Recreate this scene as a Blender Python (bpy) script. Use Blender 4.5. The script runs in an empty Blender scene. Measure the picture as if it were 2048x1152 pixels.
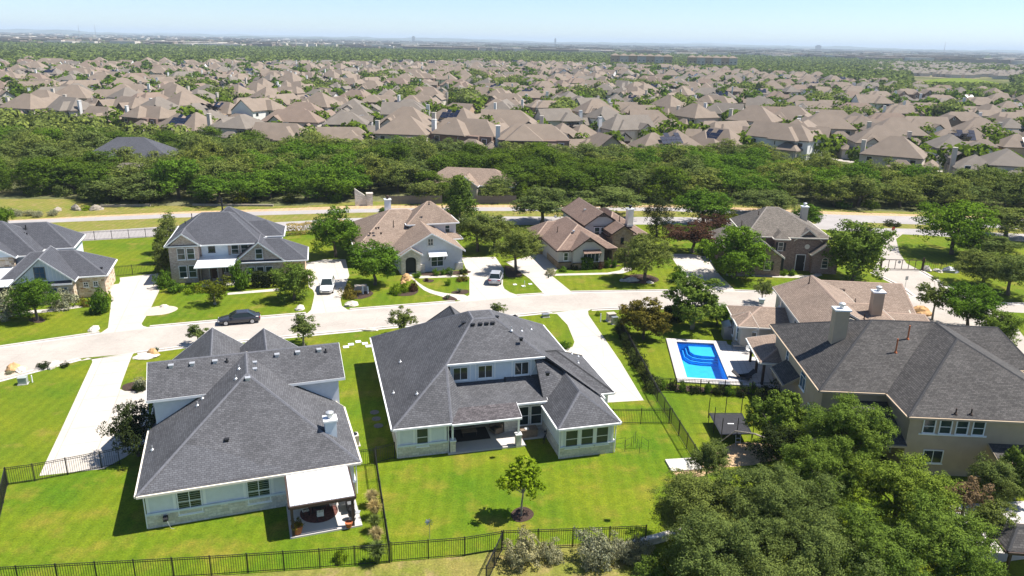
import bpy, math, random
import numpy as np
from mathutils import Vector, Matrix
rad = math.radians
random.seed(7)
rng = np.random.default_rng(7)
S = bpy.context.scene
COL = S.collection

# ---------------------------------------------------------------- camera, sky, sun, exposure
cam = bpy.data.cameras.new('camera'); cam_ob = bpy.data.objects.new('camera', cam); COL.objects.link(cam_ob)
S.camera = cam_ob
cam.sensor_width = 36.0; cam.lens = 36.0 * 1540 / 2048
cam.clip_start = 0.5; cam.clip_end = 90000
CAM = Vector((0, 0, 33.0))
PITCH = math.atan(493 / 1540.0); ROLL = rad(1.15)
fwd = Vector((0, math.cos(PITCH), -math.sin(PITCH))); up0 = Vector((0, math.sin(PITCH), math.cos(PITCH))); rt0 = Vector((1, 0, 0))
rt = math.cos(ROLL) * rt0 + math.sin(ROLL) * up0; up = -math.sin(ROLL) * rt0 + math.cos(ROLL) * up0
cam_ob.matrix_world = Matrix(((rt.x, up.x, -fwd.x, CAM.x), (rt.y, up.y, -fwd.y, CAM.y), (rt.z, up.z, -fwd.z, CAM.z), (0, 0, 0, 1)))

SUN_EL = rad(59); SUN_DIR = Vector((0.985 * math.cos(SUN_EL), 0.172 * math.cos(SUN_EL), math.sin(SUN_EL)))   # towards the sun
W = bpy.data.worlds.new('World'); S.world = W; W.use_nodes = True
nt = W.node_tree; nt.nodes.clear()
o_ = nt.nodes.new('ShaderNodeOutputWorld'); b_ = nt.nodes.new('ShaderNodeBackground'); s_ = nt.nodes.new('ShaderNodeTexSky')
s_.sky_type = 'NISHITA'; s_.sun_disc = False; s_.sun_elevation = SUN_EL
s_.sun_rotation = math.atan2(SUN_DIR.x, SUN_DIR.y); s_.altitude = 0; s_.air_density = 0.72; s_.dust_density = 0.22; s_.ozone_density = 5.0
b_.inputs['Strength'].default_value = 0.088
nt.links.new(s_.outputs[0], b_.inputs[0]); nt.links.new(b_.outputs[0], o_.inputs[0])
sun = bpy.data.lights.new('sun', 'SUN'); sun.energy = 5.0; sun.angle = rad(0.53); sun.color = (1.0, 0.95, 0.88)
sun_ob = bpy.data.objects.new('sun', sun); COL.objects.link(sun_ob); sun_ob.location = (0, 0, 120)
sun_ob.rotation_euler = SUN_DIR.to_track_quat('Z', 'Y').to_euler()
S.view_settings.view_transform = 'Standard'; S.view_settings.look = 'None'
S.view_settings.exposure = 0.92; S.view_settings.gamma = 1.0; S.view_settings.use_curve_mapping = False
S.render.engine = 'CYCLES'
S.cycles.max_bounces = 6; S.cycles.diffuse_bounces = 3; S.cycles.glossy_bounces = 2; S.cycles.transmission_bounces = 3; S.cycles.transparent_max_bounces = 6; S.cycles.volume_bounces = 0

# ---------------------------------------------------------------- materials
def new_mat(name):
    m = bpy.data.materials.new(name); m.use_nodes = True
    n = m.node_tree.nodes; n.clear()
    out = n.new('ShaderNodeOutputMaterial'); p = n.new('ShaderNodeBsdfPrincipled')
    m.node_tree.links.new(p.outputs[0], out.inputs[0])
    return m, n, m.node_tree.links, p, out
def rgb(c): return (c[0], c[1], c[2], 1.0)
def mixn(n, l, fac, a, b, mode='MIX'):
    x = n.new('ShaderNodeMix'); x.data_type = 'RGBA'; x.blend_type = mode
    for sock, v in ((x.inputs[0], fac), (x.inputs[6], a), (x.inputs[7], b)):
        if hasattr(v, 'links'): l.new(v, sock)
        elif isinstance(v, tuple): sock.default_value = rgb(v)
        else: sock.default_value = v
    return x.outputs[2]
def noise(n, l, vec, scale, detail=3.0, rough=0.55):
    t = n.new('ShaderNodeTexNoise'); t.inputs['Scale'].default_value = scale; t.inputs['Detail'].default_value = detail; t.inputs['Roughness'].default_value = rough
    if vec is not None: l.new(vec, t.inputs['Vector'])
    return t.outputs['Fac']
def ramp(n, l, fac, stops):
    r = n.new('ShaderNodeValToRGB'); cr = r.color_ramp
    while len(cr.elements) < len(stops): cr.elements.new(0.5)
    for e, (p, c) in zip(cr.elements, stops): e.position = p; e.color = rgb(c)
    l.new(fac, r.inputs[0]); return r.outputs[0]
def bump(n, l, p, h, strength=0.3, dist=0.02):
    b = n.new('ShaderNodeBump'); b.inputs['Strength'].default_value = strength; b.inputs['Distance'].default_value = dist
    l.new(h, b.inputs['Height']); l.new(b.outputs[0], p.inputs['Normal'])
def pos(n): return n.new('ShaderNodeNewGeometry').outputs['Position']
def uv(n): return n.new('ShaderNodeTexCoord').outputs['UV']
def plain(name, c, rough=0.7, vary=0.12, scale=1.5, metallic=0.0, spec=0.3, bumps=0.0):
    m, n, l, p, o = new_mat(name)
    tc = n.new('ShaderNodeTexCoord').outputs['Object']
    f = noise(n, l, tc, scale, 4)
    lo = tuple(x * (1 - vary) for x in c); hi = tuple(min(1, x * (1 + vary)) for x in c)
    l.new(ramp(n, l, f, [(0.3, lo), (0.7, hi)]), p.inputs['Base Color'])
    p.inputs['Roughness'].default_value = rough; p.inputs['Metallic'].default_value = metallic; p.inputs['Specular IOR Level'].default_value = spec
    if bumps: bump(n, l, p, noise(n, l, tc, scale * 14, 3), bumps, 0.02)
    return m
def shingle(name, c1, c2, blotch=0.18, row=0.17):
    m, n, l, p, o = new_mat(name); v = uv(n)
    b = n.new('ShaderNodeTexBrick'); l.new(v, b.inputs['Vector']); b.offset = 0.37
    b.inputs['Color1'].default_value = rgb(c1); b.inputs['Color2'].default_value = rgb(c2); b.inputs['Mortar'].default_value = rgb(tuple(x * 0.5 for x in c1))
    b.inputs['Scale'].default_value = 1.0; b.inputs['Mortar Size'].default_value = 0.017; b.inputs['Mortar Smooth'].default_value = 0.4; b.inputs['Brick Width'].default_value = 0.30; b.inputs['Row Height'].default_value = row
    f = noise(n, l, v, 0.35, 4); g = noise(n, l, v, 9.0, 2)
    c = mixn(n, l, 1.0, b.outputs['Color'], ramp(n, l, f, [(0.3, (1 - blotch,) * 3), (0.7, (1 + blotch, 1 + blotch, 1 + blotch))]), 'MULTIPLY')
    c = mixn(n, l, 1.0, c, ramp(n, l, g, [(0.3, (0.86,) * 3), (0.7, (1.14, 1.14, 1.14))]), 'MULTIPLY')
    l.new(c, p.inputs['Base Color']); p.inputs['Roughness'].default_value = 0.85; p.inputs['Specular IOR Level'].default_value = 0.25
    bump(n, l, p, b.outputs['Fac'], -0.5, 0.012)
    return m
def masonry(name, cols, mortar, bw, bh, bumps=0.6):
    m, n, l, p, o = new_mat(name); v = uv(n)
    w = n.new('ShaderNodeVectorMath'); w.operation = 'ADD'
    nz = n.new('ShaderNodeTexNoise'); nz.inputs['Scale'].default_value = 1.3; l.new(v, nz.inputs['Vector'])
    sc = n.new('ShaderNodeVectorMath'); sc.operation = 'SCALE'; sc.inputs['Scale'].default_value = bh * 0.5; l.new(nz.outputs['Color'], sc.inputs[0])
    l.new(v, w.inputs[0]); l.new(sc.outputs[0], w.inputs[1])
    b = n.new('ShaderNodeTexBrick'); l.new(w.outputs[0], b.inputs['Vector']); b.offset = 0.42; b.squash = 0.7; b.squash_frequency = 3
    b.inputs['Color1'].default_value = (0, 0, 0, 1); b.inputs['Color2'].default_value = (1, 1, 1, 1); b.inputs['Mortar'].default_value = (0.5, 0.5, 0.5, 1)
    b.inputs['Scale'].default_value = 1.0; b.inputs['Mortar Size'].default_value = bh * 0.06; b.inputs['Brick Width'].default_value = bw; b.inputs['Row Height'].default_value = bh
    k = len(cols); c = ramp(n, l, b.outputs['Color'], [(i / max(1, k - 1), cols[i]) for i in range(k)])
    c = mixn(n, l, b.outputs['Fac'], c, mortar)
    c = mixn(n, l, 1.0, c, ramp(n, l, noise(n, l, v, 6.0, 3), [(0.25, (0.8,) * 3), (0.75, (1.18, 1.18, 1.18))]), 'MULTIPLY')
    l.new(c, p.inputs['Base Color']); p.inputs['Roughness'].default_value = 0.9; p.inputs['Specular IOR Level'].default_value = 0.2
    bump(n, l, p, b.outputs['Fac'], -bumps, 0.02)
    return m
def lawn_mat(name, a, b, dry, dry_amt, sc=1.0):
    m, n, l, p, o = new_mat(name); v = pos(n)
    f = noise(n, l, v, 0.11 * sc, 5, 0.6); g = noise(n, l, v, 0.33 * sc, 4, 0.6); h = noise(n, l, v, 7.0, 3, 0.7); k = noise(n, l, v, 1.6, 3, 0.6)
    c = ramp(n, l, f, [(0.34, a), (0.62, b)])
    c = mixn(n, l, ramp(n, l, g, [(0.62 - dry_amt, (0, 0, 0)), (0.86 - dry_amt, (1, 1, 1))]), c, dry)
    c = mixn(n, l, 1.0, c, ramp(n, l, k, [(0.25, (0.8, 0.84, 0.8)), (0.75, (1.18, 1.12, 1.1))]), 'MULTIPLY')
    c = mixn(n, l, 1.0, c, ramp(n, l, h, [(0.25, (0.6,) * 3), (0.75, (1.42, 1.4, 1.35))]), 'MULTIPLY')
    wv = n.new('ShaderNodeTexWave'); wv.inputs['Scale'].default_value = 0.28; wv.inputs['Distortion'].default_value = 1.2; l.new(v, wv.inputs['Vector'])
    c = mixn(n, l, 1.0, c, ramp(n, l, wv.outputs['Fac'], [(0.3, (0.95,) * 3), (0.7, (1.05, 1.05, 1.05))]), 'MULTIPLY')
    l.new(c, p.inputs['Base Color']); p.inputs['Roughness'].default_value = 0.95; p.inputs['Specular IOR Level'].default_value = 0.1
    bump(n, l, p, h, 0.5, 0.05)
    return m
def paving_mat(name, c, stain=0.12, joint=None, ang=18):
    m, n, l, p, o = new_mat(name); v = pos(n)
    f = noise(n, l, v, 0.25, 5, 0.65); g = noise(n, l, v, 3.0, 4, 0.7); h = noise(n, l, v, 25.0, 2)
    x = mixn(n, l, 1.0, c, ramp(n, l, f, [(0.3, (1 - stain,) * 3), (0.7, (1 + stain * 0.6,) * 3)]), 'MULTIPLY')
    x = mixn(n, l, 1.0, x, ramp(n, l, g, [(0.3, (1 - stain * 0.6,) * 3), (0.7, (1 + stain * 0.3,) * 3)]), 'MULTIPLY')
    if joint:
        mp = n.new('ShaderNodeMapping'); mp.inputs['Rotation'].default_value = (0, 0, rad(-ang)); l.new(v, mp.inputs['Vector'])
        b = n.new('ShaderNodeTexBrick'); b.offset = 0.0; l.new(mp.outputs[0], b.inputs['Vector']); b.inputs['Color1'].default_value = (1, 1, 1, 1); b.inputs['Color2'].default_value = (.94, .94, .93, 1); b.inputs['Mortar'].default_value = (.72, .71, .70, 1)
        b.inputs['Scale'].default_value = 1.0; b.inputs['Brick Width'].default_value = joint[0]; b.inputs['Row Height'].default_value = joint[1]; b.inputs['Mortar Size'].default_value = .035; x = mixn(n, l, 1.0, x, b.outputs['Color'], 'MULTIPLY')
    wv = n.new('ShaderNodeTexVoronoi'); wv.feature = 'DISTANCE_TO_EDGE'; wv.inputs['Scale'].default_value = 0.09; l.new(v, wv.inputs['Vector'])
    x = mixn(n, l, 1.0, x, ramp(n, l, wv.outputs['Distance'], [(0.0, (.86, .85, .84)), (0.0035, (1, 1, 1))]), 'MULTIPLY')
    l.new(x, p.inputs['Base Color']); p.inputs['Roughness'].default_value = 0.9; p.inputs['Specular IOR Level'].default_value = 0.2
    bump(n, l, p, h, 0.2, 0.01)
    return m
def leaf_mat(name, c, vary=0.38, trans=0.3):
    m, n, l, p, o = new_mat(name); n.remove(p)
    g = n.new('ShaderNodeNewGeometry'); oi = n.new('ShaderNodeObjectInfo')
    dark = tuple(x * (1 - vary) for x in c); lite = (min(1, c[0] * (1 + vary) + 0.008), min(1, c[1] * (1 + vary * 0.8)), c[2])
    col = ramp(n, l, g.outputs['Random Per Island'], [(0.0, dark), (1.0, lite)])
    col = mixn(n, l, 1.0, col, ramp(n, l, oi.outputs['Random'], [(0.0, (0.86, 0.87, 0.9)), (0.5, (1, 1, 1)), (1.0, (1.2, 1.1, 0.95))]), 'MULTIPLY')
    big = noise(n, l, n.new('ShaderNodeTexCoord').outputs['Object'], 0.55, 2)
    col = mixn(n, l, 1.0, col, ramp(n, l, big, [(0.3, (0.78, 0.84, 0.85)), (0.7, (1.2, 1.14, 1.05))]), 'MULTIPLY')
    d = n.new('ShaderNodeBsdfDiffuse'); t = n.new('ShaderNodeBsdfTranslucent'); mx = n.new('ShaderNodeMixShader'); mx.inputs[0].default_value = trans
    l.new(col, d.inputs[0]); l.new(col, t.inputs[0]); l.new(d.outputs[0], mx.inputs[1]); l.new(t.outputs[0], mx.inputs[2]); l.new(mx.outputs[0], o.inputs[0])
    return m
def glass_mat(name, c=(0.02, 0.03, 0.03), rough=0.04):
    m, n, l, p, o = new_mat(name)
    p.inputs['Base Color'].default_value = rgb(c); p.inputs['Roughness'].default_value = rough; p.inputs['Specular IOR Level'].default_value = 0.5; p.inputs['IOR'].default_value = 1.5
    return m
def clear_glass(name):
    m, n, l, p, o = new_mat(name); n.remove(p)
    t = n.new('ShaderNodeBsdfTransparent'); t.inputs[0].default_value = (0.62, 0.74, 0.68, 1); g = n.new('ShaderNodeBsdfGlossy'); g.inputs['Roughness'].default_value = 0.03
    fr = n.new('ShaderNodeFresnel'); fr.inputs[0].default_value = 1.5; mx = n.new('ShaderNodeMixShader')
    l.new(fr.outputs[0], mx.inputs[0]); l.new(t.outputs[0], mx.inputs[1]); l.new(g.outputs[0], mx.inputs[2]); l.new(mx.outputs[0], o.inputs[0])
    return m
M = {}
M['roof_dark'] = shingle('dark shingle', (0.072, 0.072, 0.077), (0.111, 0.111, 0.118))
M['roof_slate'] = shingle('slate shingle', (0.062, 0.064, 0.074), (0.086, 0.089, 0.102), 0.07)
M['roof_faded'] = shingle('faded shingle', (0.064, 0.057, 0.060), (0.135, 0.121, 0.125))
M['roof_light'] = shingle('replaced lighter shingle', (0.085, 0.086, 0.094), (0.118, 0.120, 0.130), 0.06)
M['roof_char'] = shingle('charcoal shingle', (0.046, 0.043, 0.041), (0.088, 0.082, 0.077))
M['roof_brown'] = shingle('brown shingle', (0.215, 0.158, 0.12), (0.295, 0.222, 0.17), 0.1)
M['roof_redbrown'] = shingle('red brown shingle', (0.18, 0.122, 0.094), (0.25, 0.172, 0.133), 0.1)
M['roof_grey'] = shingle('weathered grey shingle', (0.115, 0.098, 0.08), (0.19, 0.165, 0.14), 0.1)
M['cap_grey'] = plain('ridge cap', (0.115, 0.117, 0.13), 0.9, 0.2, 5)
M['cap_char'] = plain('charcoal ridge cap', (0.035, 0.035, 0.037), 0.9, 0.2, 5)
M['cap_brown'] = plain('brown ridge cap', (0.33, 0.24, 0.185), 0.9, 0.15, 5)  # paler than its shingles, the sunlit ridge put into the colour
M['cap_tan'] = plain('tan grey ridge cap', (0.215, 0.19, 0.165), 0.9, 0.15, 5)
M['white'] = plain('white trim', (0.78, 0.78, 0.77), 0.5, 0.04)
M['cream'] = plain('cream trim', (0.72, 0.66, 0.56), 0.55, 0.05)
M['wall_white'] = plain('white stucco', (0.66, 0.68, 0.69), 0.85, 0.05, 2, bumps=0.15)
M['wall_grey'] = plain('pale grey paint', (0.55, 0.56, 0.57), 0.85, 0.06, 2, bumps=0.15)
M['wall_board'] = plain('pale blue grey board', (0.60, 0.65, 0.69), 0.75, 0.05, 2)
M['wall_tan'] = plain('tan stucco', (0.43, 0.335, 0.235), 0.9, 0.07, 1, bumps=0.2)
M['wall_beige'] = plain('beige stucco', (0.50, 0.45, 0.37), 0.9, 0.06, 1, bumps=0.2)
M['wall_hgrey'] = plain('warm grey stucco', (0.42, 0.41, 0.39), 0.9, 0.06, 1, bumps=0.2)
M['stone_white'] = masonry('white limestone', [(0.62, 0.58, 0.5), (0.5, 0.47, 0.4), (0.68, 0.64, 0.57), (0.58, 0.52, 0.42)], (0.5, 0.48, 0.43), 0.55, 0.24)
M['stone_gold'] = masonry('golden limestone', [(0.42, 0.3, 0.17), (0.6, 0.5, 0.37), (0.32, 0.2, 0.12), (0.68, 0.6, 0.48), (0.5, 0.36, 0.24)], (0.6, 0.54, 0.45), 0.6, 0.24)
M['stone_brown'] = masonry('brown fieldstone', [(0.2, 0.13, 0.07), (0.32, 0.23, 0.13), (0.24, 0.17, 0.11), (0.38, 0.29, 0.19)], (0.3, 0.25, 0.18), 0.5, 0.22)
M['brick_pink'] = masonry('pinkish brick', [(0.42, 0.31, 0.25), (0.55, 0.45, 0.37), (0.36, 0.25, 0.2), (0.6, 0.52, 0.45)], (0.5, 0.45, 0.4), 0.24, 0.085, 0.3)
M['brick_brown'] = masonry('brown brick', [(0.22, 0.145, 0.12), (0.31, 0.22, 0.18), (0.18, 0.115, 0.095), (0.36, 0.27, 0.225)], (0.32, 0.27, 0.235), 0.24, 0.085, 0.3)
M['brick_tan'] = masonry('tan brick', [(0.5, 0.34, 0.22), (0.6, 0.45, 0.31), (0.44, 0.29, 0.19)], (0.5, 0.42, 0.33), 0.24, 0.085, 0.3)
M['metal_roof'] = plain('standing seam metal', (0.72, 0.74, 0.76), 0.35, 0.03, 1, 0.25, 0.5)
M['metal_grey'] = plain('grey metal', (0.35, 0.36, 0.37), 0.4, 0.06, 2, 0.6)
M['galv'] = plain('galvanised metal', (0.55, 0.56, 0.57), 0.45, 0.08, 3, 0.5)
M['black'] = plain('black painted metal', (0.018, 0.018, 0.02), 0.5, 0.1, 3)
M['dark_wood'] = plain('dark brown wood', (0.055, 0.035, 0.026), 0.7, 0.2, 4)
M['wood_door'] = plain('stained door', (0.07, 0.03, 0.018), 0.5, 0.2, 3)
M['wood_red'] = plain('cedar board', (0.32, 0.10, 0.045), 0.8, 0.2, 2)
M['wood_grey'] = plain('weathered board', (0.16, 0.145, 0.125), 0.9, 0.25, 2)
M['glass'] = glass_mat('dark window glass')
M['glass_blue'] = glass_mat('sky tinted glass', (0.05, 0.10, 0.16), 0.03)  # reflected sky put into the base colour as blue
M['glass_green'] = glass_mat('green window glass', (0.03, 0.05, 0.045), 0.05)
M['glass_clear'] = clear_glass('clear window glass')
M['blind'] = plain('shutter slat', (0.55, 0.56, 0.5), 0.6, 0.05)
M['inside'] = plain('painted interior shade', (0.03, 0.035, 0.032), 0.9, 0.1)  # near-black colour stands in for shade in rooms and openings
M['solar'] = glass_mat('solar cell', (0.012, 0.016, 0.035), 0.12)
M['terracotta'] = plain('terracotta', (0.42, 0.13, 0.05), 0.8, 0.15, 4)
M['fabric_dark'] = plain('dark fabric', (0.03, 0.03, 0.033), 0.9, 0.2, 6)
M['fabric_tan'] = plain('tan wicker', (0.2, 0.15, 0.11), 0.85, 0.2, 9)
M['fabric_white'] = plain('white cushion', (0.7, 0.68, 0.64), 0.9, 0.05)
M['rug'] = plain('patterned rug', (0.12, 0.05, 0.04), 0.95, 0.5, 5)
M['mulch'] = plain('bark mulch', (0.055, 0.034, 0.024), 0.95, 0.4, 6, bumps=0.8)
M['gravel'] = plain('pale gravel', (0.5, 0.42, 0.33), 0.95, 0.25, 8, bumps=0.8)
M['rock'] = plain('limestone boulder', (0.55, 0.5, 0.43), 0.9, 0.25, 2, bumps=0.8)
M['rock_orange'] = plain('orange boulder', (0.5, 0.3, 0.14), 0.9, 0.25, 2, bumps=0.8)
M['bark'] = plain('grey bark', (0.11, 0.09, 0.07), 0.95, 0.3, 5, bumps=0.8)
M['bark_pale'] = plain('pale bark', (0.3, 0.26, 0.21), 0.95, 0.25, 5, bumps=0.8)
M['rubber'] = plain('rubber', (0.015, 0.015, 0.016), 0.85, 0.1)
M['sign_red'] = plain('red sign face', (0.45, 0.02, 0.025), 0.4, 0.03)
M['plastic_tan'] = plain('tan plastic', (0.45, 0.39, 0.32), 0.6, 0.06)
M['util'] = plain('utility box paint', (0.33, 0.36, 0.33), 0.6, 0.1)
LEAF = {
 'oak': leaf_mat('live oak leaf', (0.140, 0.195, 0.062)),
 'olive': leaf_mat('olive oak leaf', (0.165, 0.215, 0.06)),
 'cedar': leaf_mat('cedar leaf', (0.085, 0.150, 0.022)),
 'green': leaf_mat('broad green leaf', (0.105, 0.205, 0.026)),
 'bright': leaf_mat('bright green leaf', (0.19, 0.30, 0.02)),
 'elm': leaf_mat('elm leaf', (0.140, 0.220, 0.044)),
 'yellow': leaf_mat('yellow green leaf', (0.13, 0.16, 0.02)),
 'dark': leaf_mat('dark green leaf', (0.042, 0.066, 0.025)),
 'plum': leaf_mat('plum leaf', (0.085, 0.05, 0.04)),
 'rust': leaf_mat('rust tipped leaf', (0.17, 0.155, 0.035)),
 'sage': leaf_mat('silver sage leaf', (0.33, 0.35, 0.26)),
 'straw': leaf_mat('straw grass blade', (0.46, 0.40, 0.23), 0.3, 0.5),
 'agave': leaf_mat('blue agave leaf', (0.13, 0.18, 0.13)),
 'brownleaf': leaf_mat('dry brown leaf', (0.24, 0.175, 0.115)),
}
G_LAWN = lawn_mat('front lawn', (0.075, 0.135, 0.007), (0.135, 0.165, 0.010), (0.215, 0.175, 0.04), 0.07)
G_LAWN2 = lawn_mat('back lawn', (0.068, 0.135, 0.006), (0.128, 0.168, 0.009), (0.19, 0.168, 0.025), 0.12)
G_VERGE = lawn_mat('dry verge', (0.135, 0.165, 0.025), (0.20, 0.18, 0.05), (0.27, 0.20, 0.10), 0.10, 2.0)
G_DIRT = lawn_mat('bare sandy earth', (0.40, 0.28, 0.17), (0.46, 0.33, 0.2), (0.2, 0.2, 0.06), 0.02, 2.0)
G_ROAD = paving_mat('bleached street', (0.40, 0.36, 0.315), 0.14)
G_BLVD = paving_mat('grey asphalt boulevard', (0.345, 0.32, 0.305))
G_DRIVE = paving_mat('concrete drive', (0.505, 0.46, 0.40), 0.08, (3.0, 3.0))
G_PATIO = paving_mat('patio concrete', (0.50, 0.47, 0.44), 0.08)
G_DECK = paving_mat('pool deck paver', (0.52, 0.49, 0.465), 0.05, (.6, .6), -5)

# ---------------------------------------------------------------- mesh helpers
def link(o, parent=None):
    COL.objects.link(o)
    if parent is not None: o.parent = parent
    return o
def mesh_uv(me):
    "u along the horizontal of each face, v up its slope, in metres"
    nl = len(me.loops)
    if not nl: return
    lay = me.uv_layers.new(name='UVMap')
    co = np.empty(len(me.vertices) * 3, np.float32); me.vertices.foreach_get('co', co); co = co.reshape(-1, 3)
    vi = np.empty(nl, np.int32); me.loops.foreach_get('vertex_index', vi)
    npoly = len(me.polygons)
    nn = np.empty(npoly * 3, np.float32); me.polygons.foreach_get('normal', nn); nn = nn.reshape(-1, 3)
    tot = np.empty(npoly, np.int32); me.polygons.foreach_get('loop_total', tot)
    nl3 = np.repeat(nn, tot, axis=0)
    h = np.stack([-nl3[:, 1], nl3[:, 0], np.zeros(nl)], 1); ln = np.linalg.norm(h, axis=1)
    flat = ln < 1e-3; h[flat] = (1, 0, 0); ln[flat] = 1; h /= ln[:, None]
    v = np.cross(nl3, h); p = co[vi]
    lay.data.foreach_set('uv', np.stack([(p * h).sum(1), (p * v).sum(1)], 1).astype(np.float32).ravel())
class MB:
    def __init__(s): s.v = []; s.f = []; s.m = []
    def add(s, vs, fs, m=0):
        k = len(s.v); s.v += [tuple(map(float, v)) for v in vs]; s.f += [tuple(i + k for i in f) for f in fs]; s.m += [m] * len(fs); return s
    def box(s, x0, y0, z0, x1, y1, z1, m=0):
        return s.add([(x0, y0, z0), (x1, y0, z0), (x1, y1, z0), (x0, y1, z0), (x0, y0, z1), (x1, y0, z1), (x1, y1, z1), (x0, y1, z1)],
                     [(3, 2, 1, 0), (4, 5, 6, 7), (0, 1, 5, 4), (1, 2, 6, 5), (2, 3, 7, 6), (3, 0, 4, 7)], m)
    def poly(s, pts, m=0): return s.add(pts, [tuple(range(len(pts)))], m)
    def prism(s, pts, z0, z1, m=0):
        n = len(pts); a = sum(pts[i][0] * pts[(i + 1) % n][1] - pts[(i + 1) % n][0] * pts[i][1] for i in range(n))
        if a < 0: pts = pts[::-1]
        vs = [(x, y, z0) for x, y in pts] + [(x, y, z1) for x, y in pts]
        return s.add(vs, [tuple(range(n - 1, -1, -1)), tuple(range(n, 2 * n))] + [(i, (i + 1) % n, n + (i + 1) % n, n + i) for i in range(n)], m)
    def tube(s, p0, p1, r0, r1=None, n=8, m=0, caps=True):
        r1 = r0 if r1 is None else r1
        p0 = Vector(p0); p1 = Vector(p1); d = (p1 - p0).normalized(); a = d.orthogonal().normalized(); b = d.cross(a)
        ring = lambda p, r: [p + (a * math.cos(t) + b * math.sin(t)) * r for t in [2 * math.pi * i / n for i in range(n)]]
        fs = [(i, (i + 1) % n, n + (i + 1) % n, n + i) for i in range(n)]
        if caps: fs += [tuple(range(n - 1, -1, -1)), tuple(range(n, 2 * n))]
        return s.add(ring(p0, r0) + ring(p1, r1), fs, m)
    def path(s, pts, r, n=6, m=0):
        for a, b in zip(pts, pts[1:]): s.tube(a, b, r, r, n, m)
        return s
    def lathe(s, prof, n=16, m=0, c=(0, 0, 0)):
        vs = [(c[0] + r * math.cos(2 * math.pi * i / n), c[1] + r * math.sin(2 * math.pi * i / n), c[2] + z) for r, z in prof for i in range(n)]
        fs = [(j * n + i, j * n + (i + 1) % n, (j + 1) * n + (i + 1) % n, (j + 1) * n + i) for j in range(len(prof) - 1) for i in range(n)]
        return s.add(vs, fs + [tuple(range(n - 1, -1, -1)), tuple(range((len(prof) - 1) * n, len(prof) * n))], m)
    def mesh(s, name, mats, smooth=False):
        me = bpy.data.meshes.new(name); me.from_pydata(s.v, [], s.f)
        for m in (mats if isinstance(mats, (list, tuple)) else [mats]): me.materials.append(m)
        if any(s.m): me.polygons.foreach_set('material_index', s.m)
        if smooth: me.polygons.foreach_set('use_smooth', [True] * len(me.polygons))
        me.update(); mesh_uv(me); return me
    def build(s, name, mats, parent=None, smooth=False, loc=None, rz=None):
        o = bpy.data.objects.new(name, s.mesh(name, mats, smooth)); link(o, parent)
        if loc is not None: o.location = loc
        if rz is not None: o.rotation_euler[2] = rz
        return o
def inst(name, me, parent=None, loc=(0, 0, 0), rz=0.0, sc=None):
    o = bpy.data.objects.new(name, me); link(o, parent); o.location = loc; o.rotation_euler[2] = rz
    if sc is not None: o.scale = sc
    return o
def tag(o, label, cat, group=None, kind=None):
    if label: o['label'] = label
    if cat: o['category'] = cat
    if group: o['group'] = group
    if kind: o['kind'] = kind
    return o
def thing(name, label, cat, loc=(0, 0, 0), rz=0.0, group=None):
    o = bpy.data.objects.new(name, None); o.empty_display_size = 0.2; link(o); o.location = loc; o.rotation_euler[2] = rz
    return tag(o, label, cat, group)
def struct(name, mb, m, smooth=False):
    o = mb.build(name, m, None, smooth); o['kind'] = 'structure'; return o
def kids(o): return list(o.children)
def copy_tree(o, parent=None):
    c = o.copy(); COL.objects.link(c)
    if parent is not None: c.parent = parent
    for k in TREE.get(o.name, ()): copy_tree(k, c)
    return c
TREE = {}
def remember(o):
    "children lists for copying (o.children walks every object)"
    ch = list(o.children); TREE[o.name] = ch
    for k in ch: remember(k)
ORD = ['first', 'second', 'third', 'fourth', 'fifth', 'sixth', 'seventh', 'eighth', 'ninth', 'tenth', 'eleventh', 'twelfth', 'thirteenth', 'fourteenth', 'fifteenth', 'sixteenth', 'seventeenth', 'eighteenth', 'nineteenth', 'twentieth']
def ordinal(i):
    if i < 20: return ORD[i]
    t = {2: 'twenty', 3: 'thirty', 4: 'forty', 5: 'fifty', 6: 'sixty', 7: 'seventy', 8: 'eighty', 9: 'ninety'}[(i + 1) // 10]; r = (i + 1) % 10
    return {2: 'twentieth', 3: 'thirtieth', 4: 'fortieth', 5: 'fiftieth', 6: 'sixtieth', 7: 'seventieth', 8: 'eightieth', 9: 'ninetieth'}[(i + 1) // 10] if r == 0 else t + '-' + ORD[r - 1]

# ---------------------------------------------------------------- ground, roads, drives, beds
def sheet(name, pts, z, m, kind='structure', holes=None):
    mb = MB(); mb.poly([(x, y, z) for x, y in pts])
    o = mb.build(name, m)
    bm = __import__('bmesh').new(); bm.from_mesh(o.data); __import__('bmesh').ops.triangulate(bm, faces=bm.faces[:])
    for f in bm.faces:
        if f.normal.z < 0: f.normal_flip()
    bm.to_mesh(o.data); bm.free(); o['kind'] = kind; return o
def smooth_line(p, n=2, closed=False):
    for _ in range(n):
        q = []
        rng_ = range(len(p) if closed else len(p) - 1)
        if not closed: q.append(p[0])
        for i in rng_:
            a = p[i]; b = p[(i + 1) % len(p)]
            q += [(a[0] * .75 + b[0] * .25, a[1] * .75 + b[1] * .25), (a[0] * .25 + b[0] * .75, a[1] * .25 + b[1] * .75)]
        if not closed: q.append(p[-1])
        p = q
    return p
m, n, l, p, o = new_mat('countryside ground'); v = pos(n)
c = ramp(n, l, noise(n, l, v, 0.012, 6, 0.65), [(0.35, (0.065, 0.085, 0.03)), (0.5, (0.12, 0.125, 0.055)), (0.62, (0.22, 0.19, 0.12))])
c = mixn(n, l, ramp(n, l, noise(n, l, v, 0.0016, 5, 0.6), [(0.42, (0, 0, 0)), (0.6, (1, 1, 1))]), c, (0.055, 0.075, 0.03))
c = mixn(n, l, 1.0, c, ramp(n, l, noise(n, l, v, 0.5, 4, 0.7), [(0.3, (0.7,) * 3), (0.7, (1.3, 1.3, 1.3))]), 'MULTIPLY')
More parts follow.
